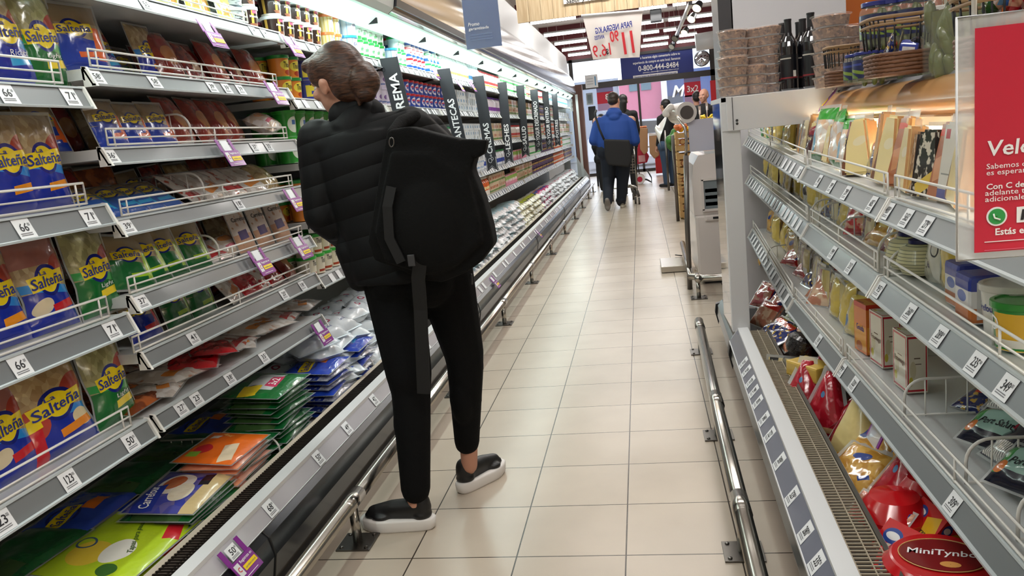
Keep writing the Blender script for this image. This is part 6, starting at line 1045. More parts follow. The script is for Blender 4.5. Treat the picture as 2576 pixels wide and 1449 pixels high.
bf = MB(); a = at(1674, 200, y=33.5); b_ = at(1760, 200, y=33.5); bf.box(((a.x+b_.x)/2+.8, 33.9, 1.6), (b_.x-a.x+1.6, .4, 3.2), mat('shop_blue', '#35528a', .6)); o = bf.obj('shop_facade'); tag(o, 'blue shop front across the street with slanted white letters', 'building')
pane((1676, 243), (1722, 312), mat('shop_glass', '#3c4c5c', .2), o, 'shop_window', 33.65); q = MB(); p = at(1712, 228, y=33.6); letters(q, 'Mi', .55, .45, lettw, p.x, p.z, y=33.6, bold=.02, shear=.3); q.obj('lettering', o)
q = MB(); q.box((at(1669, 200, y=33.4).x, 33.45, 1.6), (.22, .3, 3.2), mat('street_white', '#e6e8ec', .6)); tag(q.obj('white_pilaster'), 'white pilaster between the pink and blue fronts', 'pilaster')
# white car parked outside
car = thing('parked_car', 'white car parked outside the shop window', 'car', (at(1640, 330, y=27).x, 27, -.07)); wc = mat('car_white', '#e4e8ee', .2, coat=.8)
q = MB(); prof = [(-2.1, .3), (2.1, .3), (2.15, .75), (1.7, .95), (.95, 1.02), (.45, 1.45), (-1.5, 1.5), (-2.05, 1.0)]; q.prism(prof, -.8, .8, wc); q.obj('body', car, fix=True)
q = MB(); q.prism([(.8, 1.02), (.38, 1.38), (-.3, 1.41), (-.3, 1.02)], -.82, .82, dw); q.prism([(-.38, 1.02), (-.38, 1.41), (-1.4, 1.42), (-1.75, 1.04)], -.82, .82, dw); q.obj('side_window', car, fix=True)
for sx in (-1.3, 1.3):
    q = MB(); q.tube([(sx, -.84, .33), (sx, .84, .33)], .33, black, 20); q.obj('wheel', car)
# ---- track with spotlights
tr = thing('spotlight_track', 'dark ceiling track with warm spotlights beside the hanging sheet', 'spotlight track'); q = MB(); p0, p1 = at(1736, 8, z=2.95), at(1682, 128, z=2.95); q.box((p0.x, (p0.y+p1.y)/2, 2.95), (.05, p1.y-p0.y, .05), black); 
for t in (.1, .5, .9): q.tube([(p0.x, p0.y+(p1.y-p0.y)*t, 2.95), (p0.x, p0.y+(p1.y-p0.y)*t, 3.6)], .006, black, 5)
q.obj('track', tr); em = mat('spot_face', '#ffe6a8', .4, emit=14)
for i, (px, py) in enumerate([(1728, 25), (1720, 52), (1712, 85), (1704, 98), (1694, 118)]):
    p = at(px, py, z=2.88); q = MB(); T = Matrix.Translation((p0.x+(.10 if i < 3 else -.04), p.y, 2.88)) @ Euler((radians(-40), radians(35), 0)).to_matrix().to_4x4(); q.lathe([(.001, .16), (.05, .14), (.075, 0), (.068, .005)], black, 14, T=T); q.tube([T @ Vector((0, 0, .14)), (p0.x, p.y, 2.95)], .012, black, 6); s_ = q.obj('spotlight', tr)
    q = MB(); q.lathe([(.066, .006), (.001, .010)], em if i in (1, 2, 0) else mat('spot_off', '#8a8a80', .3), 14, T=T); q.obj('lamp_face', s_)
q = MB(); q.tube([at(1750, 108, y=18), at(1815, 96, y=18)], .18, offw, 18); tag(q.obj('ceiling_duct'), 'thick white duct under the ceiling right of the spotlights', 'duct')
q = MB(); p = at(1650, 40, y=15); q.box((p.x, 15, p.z), (.2, .12, .22), black, b=.02); q.tube([(p.x, 15, p.z), (p.x, 15, 3.6)], .01, black, 6); tag(q.obj('ceiling_speaker'), 'black loudspeaker under the ceiling above the price sheet', 'speaker')
# ---- white display freezer and what stands by it
fz = thing('display_freezer', 'white chest freezer with glazed window right of the aisle', 'freezer', (0, 0, 0)); wf = mat('freezer_white', '#ded5cf', .25, coat=.4); X0 = .368
q = MB(); q.box((X0+.36, 6.62, .30), (.72, .86, .48), wf, b=.02); q.obj('lower_body', fz); q = MB()
q.prism([(X0-.004, .54), (X0-.006, .80), (X0+.01, .92), (X0+.05, .985), (X0+.12, .99), (X0+.72, .99), (X0+.72, .54)], 6.20, 7.04, wf); q.obj('upper_body', fz, fix=True)
q = MB(); q.box((X0+.30, 6.195, .69), (.46, .02, .22), mat('freezer_glass', '#7d868a', .08, coat=1)); 
for k in range(3): q.box((X0+.30, 6.190, .62+.05*k), (.44, .01, .035), mat('frozen_grey', '#5c6468', .3, bump=(20, .6)), b=.004)
q.obj('window', fz); q = MB(); q.box((X0+.30, 6.19, .805), (.48, .03, .018), wf); q.box((X0+.30, 6.19, .575), (.48, .03, .018), wf); q.box((X0+.065, 6.19, .69), (.018, .03, .23), wf); q.obj('window_frame', fz)
q = MB(); q.box((X0+.40, 6.185, .515), (.66, .03, .045), wf, b=.012); q.obj('handle', fz); q = MB(); q.box((X0+.42, 6.168, .515), (.58, .006, .016), black); q.obj('handle_slot', fz)
q = MB(); q.prism([(X0+.1, .99), (X0+.1, 1.01), (X0+.7, 1.01), (X0+.7, .99)], 6.25, 7.0, mat('lid_glass', '#c9d4d8', .05, alpha=.5, coat=1)); q.obj('glass_lid', fz); q = MB(); q.box((X0+.36, 6.62, .035), (.62, .74, .07), cabk); q.obj('plinth', fz)
o = thing('blank_board', 'blank pale board standing upright on the white freezer', 'board'); q = MB(); a, b_ = at(1734, 302, y=6.35), at(1815, 412, y=6.35); q.box(((a.x+b_.x)/2+.02, 6.35, (a.z+1.012)/2), (b_.x-a.x+.06, .02, a.z-1.012), mat('board_grey', '#bdbcc8', .5)); q.obj('panel', o)
guard([tuple(at(1716, 598, z=.2)[:2]), tuple(at(1738, 690, z=.165)[:2]), (.332, 5.80), (.37, 5.72), (.80, 5.70)], [(.335, 5.75)], 'bent steel guard rail around the white freezer')
q = MB(); q.box((.22, 7.05, .03), (.24, .46, .05), mat('scale_top', '#b9b2a6', .2, .6), b=.004); o = q.obj('platform'); t = thing('floor_scale', 'low metal floor scale beside the freezer', 'scale'); o.parent = t; q = MB(); q.tube([(.30, 7.3, .06), (.24, 7.32, .07)], .006, dsteel, 6); q.tube([(.20, 7.05, 0), (.20, 7.05, .01)], .02, black, 8); q.obj('foot', t)
# bag roll stand
rs = thing('bag_roll_stand', 'steel pole holding a large roll of white plastic bags', 'bag dispenser'); px_ = .312; q = MB(); q.tube([(px_-.02, 6.08, .0), (px_-.01, 6.08, .5), (px_+.012, 6.08, 1.0)], .019, mat('pole_grey', '#77726d', .35, .8), 12); q.obj('pole', rs)
q = MB(); q.tube([(px_+.012, 6.08, 1.0), (px_+.022, 6.08, 1.12), (px_+.016, 6.08, 1.20), (px_-.01, 6.10, 1.25), (px_-.028, 6.16, 1.285), (px_-.03, 6.25, 1.29)], .011, steel, 10); q.obj('bent_arm', rs)
rc = at(1706, 285, y=6.3); fm = mat('bag_film', '#d9d3cc', .3, coat=.3); q = MB(); q.lathe([(.05, 0), (.074, .0), (.078, .004), (.078, .26), (.05, .26)], fm, 32, T=Matrix.Translation((rc.x, 6.55, rc.z)) @ Euler((radians(90), 0, radians(14))).to_matrix().to_4x4()); q.obj('film_roll', rs)
q = MB(); q.lathe([(.001, 0), (.05, 0), (.05, .272), (.001, .272)], mat('roll_core', '#4f4844', .5), 24, T=Matrix.Translation((rc.x, 6.556, rc.z)) @ Euler((radians(90), 0, radians(14))).to_matrix().to_4x4()); q.obj('roll_core', rs)
q = MB(); nU, nV = 10, 14; vs = []
for side in (0, .003):
    for j in range(nV+1):
        for i in range(nU+1):
            u, v = i/nU, j/nV; x = rc.x-.075-.05*v+.02*sin(5*v+u)-(.03*v*u)+side; y = 6.33+.22*u; z = rc.z+.03-.27*v*(1-.35*u*(1 if v > .5 else .5)); vs.append((x-.03*sin(pi*v), y, z))
n1 = (nU+1)*(nV+1); fs = [(j*(nU+1)+i, j*(nU+1)+i+1, (j+1)*(nU+1)+i+1, (j+1)*(nU+1)+i) for j in range(nV) for i in range(nU)]; q.add(vs, fs+[tuple(n1+t for t in f[::-1]) for f in fs], fm, None, True); q.obj('loose_film', rs)
p = at(1672, 290, y=6.35); blob('film_tail', [('cap', (rc.x-.05, 6.36, rc.z+.05), (p.x, 6.34, p.z+.02), .03, .018), ('ell', (p.x+.01, 6.34, p.z+.005), (.03, .02, .022), (0, 20, 0))], fm, .006, 4, rs)
# ---- fruit stand
cw = mat('crate_wood', '#cfae74', .6, bump=(30, .3, 3)); co = mat('crate_print', '#9a5a34', .6)
def crate(x, y, z, w, d, h, lab, txt, big=False):
    t = thing('fruit_crate', lab, 'crate', (x, y, z), 0, 'fruit crates'); q = MB(); n = 3
    for k in range(n):
        zz = h*(.18+.62*k/(n-1)); 
        for s in (-1, 1): q.box((0, s*d/2, zz), (w, .012, h*.24), cw); q.box((s*w/2, 0, zz), (.012, d, h*.24), cw)
    q.box((0, 0, .012), (w, d, .014), cw); q.obj('slats', t); q = MB()
    for sx in (-1, 1):
        for sy in (-1, 1): q.box((sx*(w/2-.015), sy*(d/2-.015), h/2), (.03, .03, h), cw)
    q.obj('corner_posts', t)
    q = MB(); letters(q, txt, w*.42, h*.3, ink, -w*.05, h*.5, y=-d/2-.008, bold=.02); q.tube([(-w*.34+.035*cos(a), -d/2-.008, h*.5+.035*sin(a)) for a in [2*pi*k/16 for k in range(16)]], .006, co, 4, closed=True); q.obj('printed_mark', t)
zc = 0
for k, (h, txt) in enumerate([(.30, 'M'), (.13, 'FO'), (.13, 'FO'), (.28, 'M'), (.25, 'ora')]):
    crate(.70, 10.75, zc+.005, .5, .42, h, f'wooden fruit crate in the stack by the aisle, {["lowest","second from the floor","third from the floor","fourth from the floor","topmost"][k]}', txt); zc += h+.004
for y, lb in ((10.4, 'nearer'), (15.2, 'farther')):
    q = MB(); x = at(1699 if y < 12 else 1681, 450, y=y).x; q.tube([(x, y, 0), (x, y, 1.08 if y < 12 else 1.1)], .022, dsteel, 10); tag(q.obj('steel_upright'), f'steel upright of the fruit stand, {lb} one', 'upright')
q = MB(); q.box((1.15, 13.0, .55), (.72, 4.0, 1.06), mat('counter_dark', '#3c3834', .6)); q.box((1.15, 13.0, 1.09), (.76, 4.1, .03), mat('counter_edge', '#8a8378', .4)); tag(q.obj('fruit_counter'), 'dark fruit counter running behind the crates', 'counter')
R3 = random.Random(2); fy = mat('banana_yellow', '#e0c21e', .4); fp = mat('peach', '#e08a5a', .5); fg = mat('leaf_green', '#3f7a2c', .5)
for i in range(26):
    px, py = R3.uniform(1745, 1800), R3.uniform(283, 300); p = at(px, py, y=11.1+R3.uniform(-.3, .9)); q = MB(); P = [(.07*cos(a), 0, .05*sin(a)) for a in (2.9, 2.4, 1.9, 1.3, .8, .4)]; q.tube(P, [.006, .016, .018, .018, .014, .005], fy, 7); o = q.obj('banana'); o.location = (max(p.x, .86), max(11.15, p.y), 1.125+.035*(i % 4)); o.rotation_euler = (R3.uniform(-.5, .5), R3.uniform(-.4, .4), R3.uniform(0, 6)); tag(o, 'yellow banana on the heap over the fruit counter', 'banana', 'bananas on the counter')
for i in range(30):
    px = R3.uniform(1700, 1745) if i % 2 else R3.uniform(1760, 1800); p = at(px, R3.uniform(318, 330) if i % 2 else R3.uniform(290, 300), y=10.7+R3.uniform(0, .35)); q = MB(); q.lathe([(.001, -.035), (.025, -.028), (.037, 0), (.026, .028), (.001, .033)], fp if i % 3 else fy, 12); o = q.obj('fruit'); o.location = (min(p.x, .9), p.y, 1.135+.02*(i % 3)); tag(o, 'round pale fruit heaped on the top crate' if i % 2 else 'round orange fruit beside the bananas', 'fruit', 'fruit on the top crate' if i % 2 else 'fruit beside the bananas')
blob('leafy_greens', [('ell', tuple(at(1690+R3.uniform(-8, 8), R3.uniform(335, 375), y=12.2+R3.uniform(0, .6))), (.05, .08, .04+R3.random()*.04), (R3.uniform(0, 90), 0, 0)) for i in range(22)], fg, .02, 1); tag([o for o in bpy.data.objects if o.name.startswith('leafy_greens')][0], 'heap of leafy greens behind the crates', 'vegetables', kind='stuff')
q = MB(); p = at(1683, 420, y=15); q.box((.62, 11.9, .38), (.30, 1.3, .70), mat('crate_dark', '#4a4038', .6)); tag(q.obj('produce_bin'), 'dark produce bin farther along the right of the aisle', 'bin')
# ---- red shopping trolley bag, paper bags, stool
tb = thing('shopping_trolley_bag', 'red wheeled shopping bag with white rimmed wheel', 'trolley bag'); y0 = 17.6; rb = mat('trolley_red', '#b81f3c', .5)
pt = lambda x, y: at(x, y, y=y0)
P = [pt(*c) for c in [(1588, 352), (1606, 350), (1633, 392), (1628, 408), (1596, 414), (1588, 400)]]; blob('bag_body', [('poly', [(p.x, p.z) for p in P], y0-.16, y0+.16)], rb, .015, 5, tb)
q = MB(); p = pt(1617, 398); q.box((p.x-.02, y0-.17, p.z), (.14, .01, .14), mat('trolley_pocket', '#d8a0a4', .6)); q.obj('pocket', tb)
p = pt(1608, 429)
for s in (-.17, .17): 
    q = MB(); q.lathe([(.055, -.02), (.105, -.02), (.11, 0), (.105, .02), (.055, .02)], mat('wheel_white', '#e3dcd8', .5), 24, T=Matrix.Translation((p.x, y0+s, .11)) @ Euler((radians(90), 0, 0)).to_matrix().to_4x4()); o = q.obj('wheel', tb); q = MB(); q.lathe([(.001, -.022), (.058, -.022), (.058, .022), (.001, .022)], rb, 16, T=Matrix.Translation((p.x, y0+s, .11)) @ Euler((radians(90), 0, 0)).to_matrix().to_4x4()); q.obj('hub', o)
q = MB(); e = pt(1637, 425)
for s in (-.14, .14): q.tube([(p.x, y0+s, .11), (p.x-.02, y0+s, .5), (pt(1590, 350).x, y0+s, pt(1590, 350).z)], .012, black, 6); q.tube([(p.x, y0+s, .11), (e.x-.1, y0+s, .08), (e.x, y0+s, .015), (e.x, y0+s, .12), (e.x-.08, y0+s, .28)], .012, black, 6)
q.obj('frame', tb)
ch = thing('checkout_table', 'checkout table with grey legs beyond the trolley bag', 'table', (0, 0, 0)); q = MB(); q.box((.28, 19.6, .72), (1.0, .6, .04), mat('table_grey', '#b0aeb0', .4)); q.obj('table_top', ch)
for sx in (-.18, .72):
    for sy in (19.35, 19.85): q = MB(); q.tube([(sx, sy, .0), (sx*.95, sy, .72)], .02, dsteel, 8); q.obj('leg', ch)
kr_ = mat('kraft', '#a57c58', .7, bump=(8, .5, 3))
for tl, br, yb, lb in [((1606, 322), (1634, 388), 17.2, 'left one with bread showing at its top'), ((1631, 336), (1662, 398), 17.0, 'right one, hanging lower')]:
    a, b_ = at(*tl, y=yb), at(*br, y=yb); W_ = b_.x-a.x; t = thing('paper_bag', f'brown paper bag carried at the checkout, {lb}', 'paper bag', (a.x+W_/2, yb, b_.z), 0, None)
    blob('bag_body', [('poly', [(-W_/2+.01, H) if 0 else (x_, z_) for x_, z_ in [(-W_/2, .12), (-W_*.1, .0), (W_/2-.03, .06), (W_/2, a.z-b_.z-.02), (-W_/2+.01, a.z-b_.z)]], -.08, .08)], kr_, .012, 3, t)
    if 'left' in lb: q = MB(); [q.lathe([(.001, -.03), (.03, 0), (.001, .03)], fp, 8, T=Matrix.Translation((-.05+.035*k, -.02, a.z-b_.z+.01))) for k in range(4)]; q.obj('bread_roll', t)
    else: q = MB(); q.box((0, -.0, a.z-b_.z-.03), (W_*.9, .17, .04), mat('card_white2', '#d9d0c8', .6)); q.obj('folded_rim', t)
q = MB(); q.box((.48, 20.0, .45), (.3, .3, .8), MC['panel_red']); tag(q.obj('red_bin'), 'red box standing behind the paper bags', 'box')
q = MB(); q.box((-1.24, 17.6, 1.1), (.22, .25, 2.2), mat('pillar_brown', '#6e4a40', .5)); struct(q.obj('trim_4'))
o = thing('checkout_screen', 'black checkout screen left of the man in blue', 'screen'); q = MB(); p = at(1490, 285, y=18); q.box((p.x, 18, p.z), (.16, .04, .30), black, b=.01); q.obj('screen', o); q = MB(); q.box((p.x, 18.03, p.z/2), (.04, .04, p.z), black); q.obj('stand', o)
# price cards on sticks in the fruit
for i, (px, py) in enumerate([(1738, 290), (1745, 285), (1778, 275), (1760, 285)]):
    a = at(px, py-8, y=11); b_ = at(px+1, py+22, y=11); q = MB(); q.tube([b_, a], .008, white if i == 2 else wire, 6); q.box((a.x, 11, a.z), (.03, .006, .10), paper); tag(q.obj('price_card_stick'), f'upright price card stuck in the fruit, {["leftmost","second","slanted white one","tallest"][i]}', 'price card')
# ================================================================ PEOPLE
skin = mat('skin', '#c08a72', .5, bump=(60, .05)); skin2 = mat('skin_pale', '#c9957e', .5)
jk = mat('jacket_black', '#08080a', .7, spec=.25); tro = mat('trousers_black', '#040405', .85, bump=(200, .2, 2), spec=.2); bagm = mat('backpack_black', '#050505', .9, bump=(150, .2, 2), spec=.25)
def wav(name, c, rough, sc, st, d):
    m, nt, b = base(name); N = nt.nodes; L = nt.links; b.inputs['Base Color'].default_value = S(c); b.inputs['Roughness'].default_value = rough; b.inputs['Specular IOR Level'].default_value = .3
    tc = N.new('ShaderNodeTexCoord'); mp = N.new('ShaderNodeMapping'); mp.inputs['Rotation'].default_value = d; L.new(tc.outputs['Object'], mp.inputs[0]); w = N.new('ShaderNodeTexWave'); w.bands_direction = 'Z'; w.wave_profile = 'SIN'; w.inputs['Scale'].default_value = sc; w.inputs['Distortion'].default_value = .8; L.new(mp.outputs[0], w.inputs[0])
    pw_ = N.new('ShaderNodeMath'); pw_.operation = 'POWER'; pw_.inputs[1].default_value = .35; L.new(w.outputs['Fac'], pw_.inputs[0]); bu = N.new('ShaderNodeBump'); bu.inputs['Strength'].default_value = st; bu.inputs['Distance'].default_value = .012; L.new(pw_.outputs[0], bu.inputs['Height']); L.new(bu.outputs[0], b.inputs['Normal']); return m
quilt = wav('quilted_jacket', '#050507', .7, 4.6, .45, (0, radians(12), 0))
def head_parts(c, R_, s=1, jaw=1):
    """skull, face, nose, ears, lips; c = centre of the head, R_ = 3x3 with -Y the facing direction"""
    V = lambda x, y, z: tuple(c + R_ @ Vector((x*s, y*s, z*s))); eu = R_.to_euler(); ro = tuple(math.degrees(e) for e in eu)
    P = [('ell', V(0, .012, .02), (.076*s, .096*s, .098*s), ro), ('ell', V(0, -.03, -.035), (.060*s*jaw, .066*s, .078*s), ro), ('ell', V(0, -.062, -.092), (.030*s*jaw, .026*s, .022*s), ro), ('cap', V(0, -.088, .005), V(0, -.108, -.030), .008*s, .0125*s), ('ell', V(0, -.089, -.060), (.024*s, .010*s, .008*s), ro), ('ell', V(0, -.086, -.072), (.020*s, .010*s, .007*s), ro), ('cap', V(-.035, -.082, .022), V(.035, -.082, .022), .012*s, .012*s), ('ell', V(-.04, -.07, -.02), (.022*s, .02*s, .02*s), ro), ('ell', V(.04, -.07, -.02), (.022*s, .02*s, .02*s), ro)]
    for sx in (-1, 1): P.append(('ell', V(sx*.077, .012, -.012), (.008*s, .018*s, .031*s), ro)); P.append(('ell', V(sx*.079, .014, -.002), (.010*s, .019*s, .016*s), ro))
    return P
def eyes(parent, c, R_, s=1):
    for sx in (-1, 1):
        q = MB(); T = Matrix.Translation(c + R_ @ Vector((sx*.031*s, -.079*s, .004*s))) @ R_.to_4x4(); q.lathe([(.001, -.011), (.010, -.005), (.0115, 0), (.010, .005), (.001, .011)], mat('eye_white', '#d8d2cc', .3), 10, T=T); o = q.obj('eye', parent)
        q = MB(); q.lathe([(.001, -.001), (.0048, 0), (.001, .001)], black, 10, T=T @ Matrix.Translation((0, -.0108, 0)) @ Euler((radians(90), 0, 0)).to_matrix().to_4x4()); q.obj('iris', o)
        q = MB(); q.tube([c + R_ @ Vector((sx*x*s, -(.092-abs(x-.03)*.25)*s, (.024-abs(x-.03)*.15)*s)) for x in (.014, .024, .036, .048)], .003*s, mat('brow', '#3a261c', .7), 5); q.obj('eyebrow', parent)
def hand(w_, d, side, up=Vector((0, 0, 1)), curl=.5, s=1):
    """palm from the wrist along d, four unequal curled fingers and a thumb"""
    w_ = Vector(w_); d = Vector(d).normalized(); up = (up-d*up.dot(d)).normalized(); lat = d.cross(up)*side; P = [('cap', tuple(w_), tuple(w_+d*.045*s), .024*s, .030*s), ('ell', tuple(w_+d*.06*s), (.034*s, .034*s, .02*s), (0, 0, 0))]
    for i, (o_, L_) in enumerate([(-.027, .062), (-.009, .072), (.009, .068), (.027, .054)]):
        b0 = w_+d*.082*s+lat*o_*s; b1 = b0+(d*(1-curl*.3)-up*curl*.35)*L_*.45*s; b2 = b1+(d*(1-curl)-up*curl)*L_*.32*s; b3 = b2+(d*(.5-curl)-up)*L_*.25*s
        P += [('cap', tuple(b0), tuple(b1), .0095*s, .009*s), ('cap', tuple(b1), tuple(b2), .009*s, .008*s), ('cap', tuple(b2), tuple(b3), .008*s, .007*s)]
    t0 = w_+d*.03*s-lat*.03*s; t1 = t0+(d*.6-lat*.7)*.04*s; t2 = t1+(d*.8-up*.4)*.03*s; P += [('cap', tuple(t0), tuple(t1), .012*s, .0105*s), ('cap', tuple(t1), tuple(t2), .0105*s, .009*s)]
    return P
def RF(dx, dy, pitch=0, roll=0):
    """rotation whose -Y points along (dx,dy)"""
    a = math.atan2(dx, -dy); return (Euler((0, 0, a)).to_matrix() @ Euler((radians(pitch), radians(roll), 0)).to_matrix())
def shoe(parent, heel, toe, m, solem, z=0, w=.095, h=.085, lift=0):
    """platform trainer from heel to toe"""
    h_ = Vector((*heel, z)); t_ = Vector((*toe, z)); d = (t_-h_); L_ = d.length; d.normalize(); T = Matrix.Translation(h_) @ Matrix(((d.x, -d.y, 0), (d.y, d.x, 0), (0, 0, 1))).to_4x4() @ Euler((0, radians(lift), 0)).to_matrix().to_4x4()
    def outline(s_=1): return [(L_*(.5-.5*cos(t))*1.0, (w/2*(.80+.24*math.exp(-((.5-.5*cos(t))-.72)**2/.05)))*sin(t)**.62*s_ if sin(t) > 0 else 0) for t in [pi*k/14 for k in range(15)]]
    O = outline(); pts = [(x, y) for x, y in O]+[(x, -y) for x, y in O[-2:0:-1]]; n = len(pts); q = MB()
    rings = [(0, .95), (.006, 1.01), (.036, 1.05), (.042, 1.0)]; vs = [(x+(.5*L_-x)*(1-s_), y*s_, zz+.012*max(0, (x/L_-.8))) for zz, s_ in rings for x, y in pts]
    fs = [(r*n+k, r*n+(k+1) % n, (r+1)*n+(k+1) % n, (r+1)*n+k) for r in range(3) for k in range(n)]+[tuple(range(n-1, -1, -1)), tuple(range(3*n, 4*n))]; q.add([T @ Vector(v) for v in vs], fs, solem, None, True)
    V3 = lambda x, y, z_: tuple(T @ Vector((x, y, z_)))
    up = blob('upper', [('cap', V3(L_*.82, 0, .058), V3(L_*.55, 0, .070), .024, .030), ('cap', V3(L_*.55, 0, .070), V3(L_*.2, 0, .078), .030, .032), ('cap', V3(L_*.14, 0, .072), V3(L_*.15, 0, .096), .031, .030), ('ell', V3(L_*.84, 0, .050), (.028, .028, .016), (0, 0, 0)), ('ell', V3(L_*.7, .016, .050), (.035, .028, .014), (0, 0, 0)), ('ell', V3(L_*.7, -.016, .050), (.035, .028, .014), (0, 0, 0)),
        ('cap', V3(L_*.14, 0, .058), V3(L_*.78, 0, .054), .026, .026), ('ell', V3(L_*.16, 0, .052), (.036, .036, .02), (0, 0, 0))], m, .005, 3, None)
    t = thing('trainer', '', 'shoe') if False else None
    so = q.obj('sole', up); so.parent = up; up.name = 'shoe'; up.parent = parent
    q = MB()
    for k in range(4): x = L_*(.42+.09*k); zt = .093-.012*k; q.tube([T @ Vector((x, -.024, zt-.008)), T @ Vector((x+.006, 0, zt)), T @ Vector((x, .024, zt-.008))], .0028, m, 5)
    q.obj('laces', up); return up
# ---------------- the person in black at the shelves
WP = thing('person', 'person in black quilted jacket leaning toward the left shelves, black backpack on the back', 'person', (0, 0, 0))
hc = Vector((-.968, 2.62, 1.500)); HR = RF(-.86, .51, 10, 6)
Lk, Rk = Vector((-.818, 2.50, .47)), Vector((-.664, 2.67, .49)); La, Ra = Vector((-.828, 2.425, .09)), Vector((-.700, 2.70, .10)); Lh, Rh = Vector((-.865, 2.60, .84)), Vector((-.690, 2.62, .84))
Ls, Rs = Vector((-1.045, 2.60, 1.315)), Vector((-.735, 2.60, 1.325)); Le, Lw = Vector((-1.075, 2.58, 1.07)), Vector((-1.035, 2.74, .94)); Re, Rw = Vector((-.66, 2.80, 1.20)), Vector((-.705, 2.74, 1.325))
nk = Vector((-.915, 2.61, 1.39)); pv = Vector((-.78, 2.60, .87)); ch = Vector((-.885, 2.60, 1.20))
bp_ = head_parts(hc, HR, .98, .88)+[('cap', tuple(nk), tuple(hc+Vector((.02, .0, -.06))), .052, .048), ('cap', tuple(pv), tuple(ch), .085, .08), ('cap', tuple(ch), tuple(nk), .075, .05), ('cap', tuple(Ls), tuple(Rs), .05, .05),
    ('cap', tuple(Ls), tuple(Le), .042, .035), ('cap', tuple(Le), tuple(Lw), .034, .025), ('cap', tuple(Rs), tuple(Re), .042, .034), ('cap', tuple(Re), tuple(Rw), .033, .025), ('cap', tuple(Lh), tuple(Lk), .075, .05), ('cap', tuple(Lk), tuple(La), .048, .030), ('cap', tuple(Rh), tuple(Rk), .075, .05), ('cap', tuple(Rk), tuple(Ra), .048, .030),
    ('cap', tuple(La), (-.83, 2.43, .075), .030, .026), ('cap', tuple(La), (-.86, 2.432, .065), .03, .020), ('cap', tuple(Ra), (-.71, 2.72, .065), .03, .018)]
bp_ += hand(Lw, (.25, .9, -.2), 1, curl=.7)+hand(Rw, (-.5, .1, .3), -1, up=Vector((0, 1, 0)), curl=.9, s=.8)
body = blob('body', bp_, skin, .0055, 4, WP); eyes(WP, hc, HR, .98)
hm = mat('hair_brown', '#3b2317', .6); hm2 = None
def hairmat(n, c1, c2):
    m, nt, b = base(n); N = nt.nodes; L = nt.links; tc = N.new('ShaderNodeTexCoord'); mp = N.new('ShaderNodeMapping'); mp.inputs['Scale'].default_value = (40, 40, 160); mp.inputs['Rotation'].default_value = (.3, .6, 0); L.new(tc.outputs['Object'], mp.inputs[0]); no = N.new('ShaderNodeTexNoise'); no.inputs['Scale'].default_value = 1; no.inputs['Detail'].default_value = 3; L.new(mp.outputs[0], no.inputs[0])
    cr = N.new('ShaderNodeValToRGB'); cr.color_ramp.elements[0].color = S(c1); cr.color_ramp.elements[1].color = S(c2); cr.color_ramp.elements[0].position = .35; cr.color_ramp.elements[1].position = .7; L.new(no.outputs[0], cr.inputs[0]); L.new(cr.outputs[0], b.inputs['Base Color']); b.inputs['Roughness'].default_value = .45
    bu = N.new('ShaderNodeBump'); bu.inputs['Strength'].default_value = .6; bu.inputs['Distance'].default_value = .004; L.new(no.outputs[0], bu.inputs['Height']); L.new(bu.outputs[0], b.inputs['Normal']); return m
hb = hairmat('hair_brown_strands', '#2a170e', '#5a3824'); H_ = lambda x, y, z: tuple(hc + HR @ Vector((x, y, z)))
ro = tuple(math.degrees(e) for e in HR.to_euler())
blob('hair', [('ell', H_(0, .022, .034), (.080, .098, .092), ro), ('ell', H_(0, .055, -.005), (.074, .070, .085), ro), ('ell', H_(0, .07, -.05), (.05, .05, .04), ro), ('ell', H_(0, -.025, .080), (.060, .06, .036), ro), ('ell', H_(.062, .0, .04), (.022, .06, .05), ro), ('ell', H_(-.062, .0, .04), (.022, .06, .05), ro), ('ell', H_(.045, -.055, .075), (.03, .035, .025), ro), ('ell', H_(-.045, -.055, .075), (.03, .035, .025), ro),
    ('ell', H_(0, .128, -.035), (.052, .045, .056), ro), ('ell', H_(.012, .13, -.075), (.035, .03, .03), ro), ('ell', H_(-.02, .115, .0), (.035, .035, .03), ro), ('cap', H_(.02, .10, -.08), H_(.03, .10, -.105), .015, .006)], hb, .006, 3, WP)
# trousers
blob('trousers', [('cap', tuple(pv+Vector((-.055, 0, .02))), tuple(pv+Vector((.055, 0, .02))), .125, .125), ('cap', tuple(Lh), tuple(Lk+Vector((0, 0, .05))), .105, .078), ('cap', tuple(Lk+Vector((0, 0, .05))), tuple(Lk), .078, .070), ('cap', tuple(Lk), tuple(La+Vector((.005, .0, .05))), .068, .050), ('cap', tuple(Rh), tuple(Rk+Vector((0, 0, .05))), .105, .072), ('cap', tuple(Rk), tuple(Rk+Vector((0, 0, .05))), .066, .072), ('cap', tuple(Rk), tuple(Ra+Vector((.004, -.012, .095))), .066, .046),
    ('ell', (-.73, 2.55, .84), (.10, .09, .11), (0, 0, 0)), ('ell', (-.845, 2.55, .84), (.09, .09, .11), (0, 0, 0)), ('ell', (-.835, 2.475, .35), (.05, .055, .10), (0, 0, 0)), ('ell', (-.685, 2.655, .37), (.045, .055, .10), (0, 0, 0))], tro, .007, 4, WP)
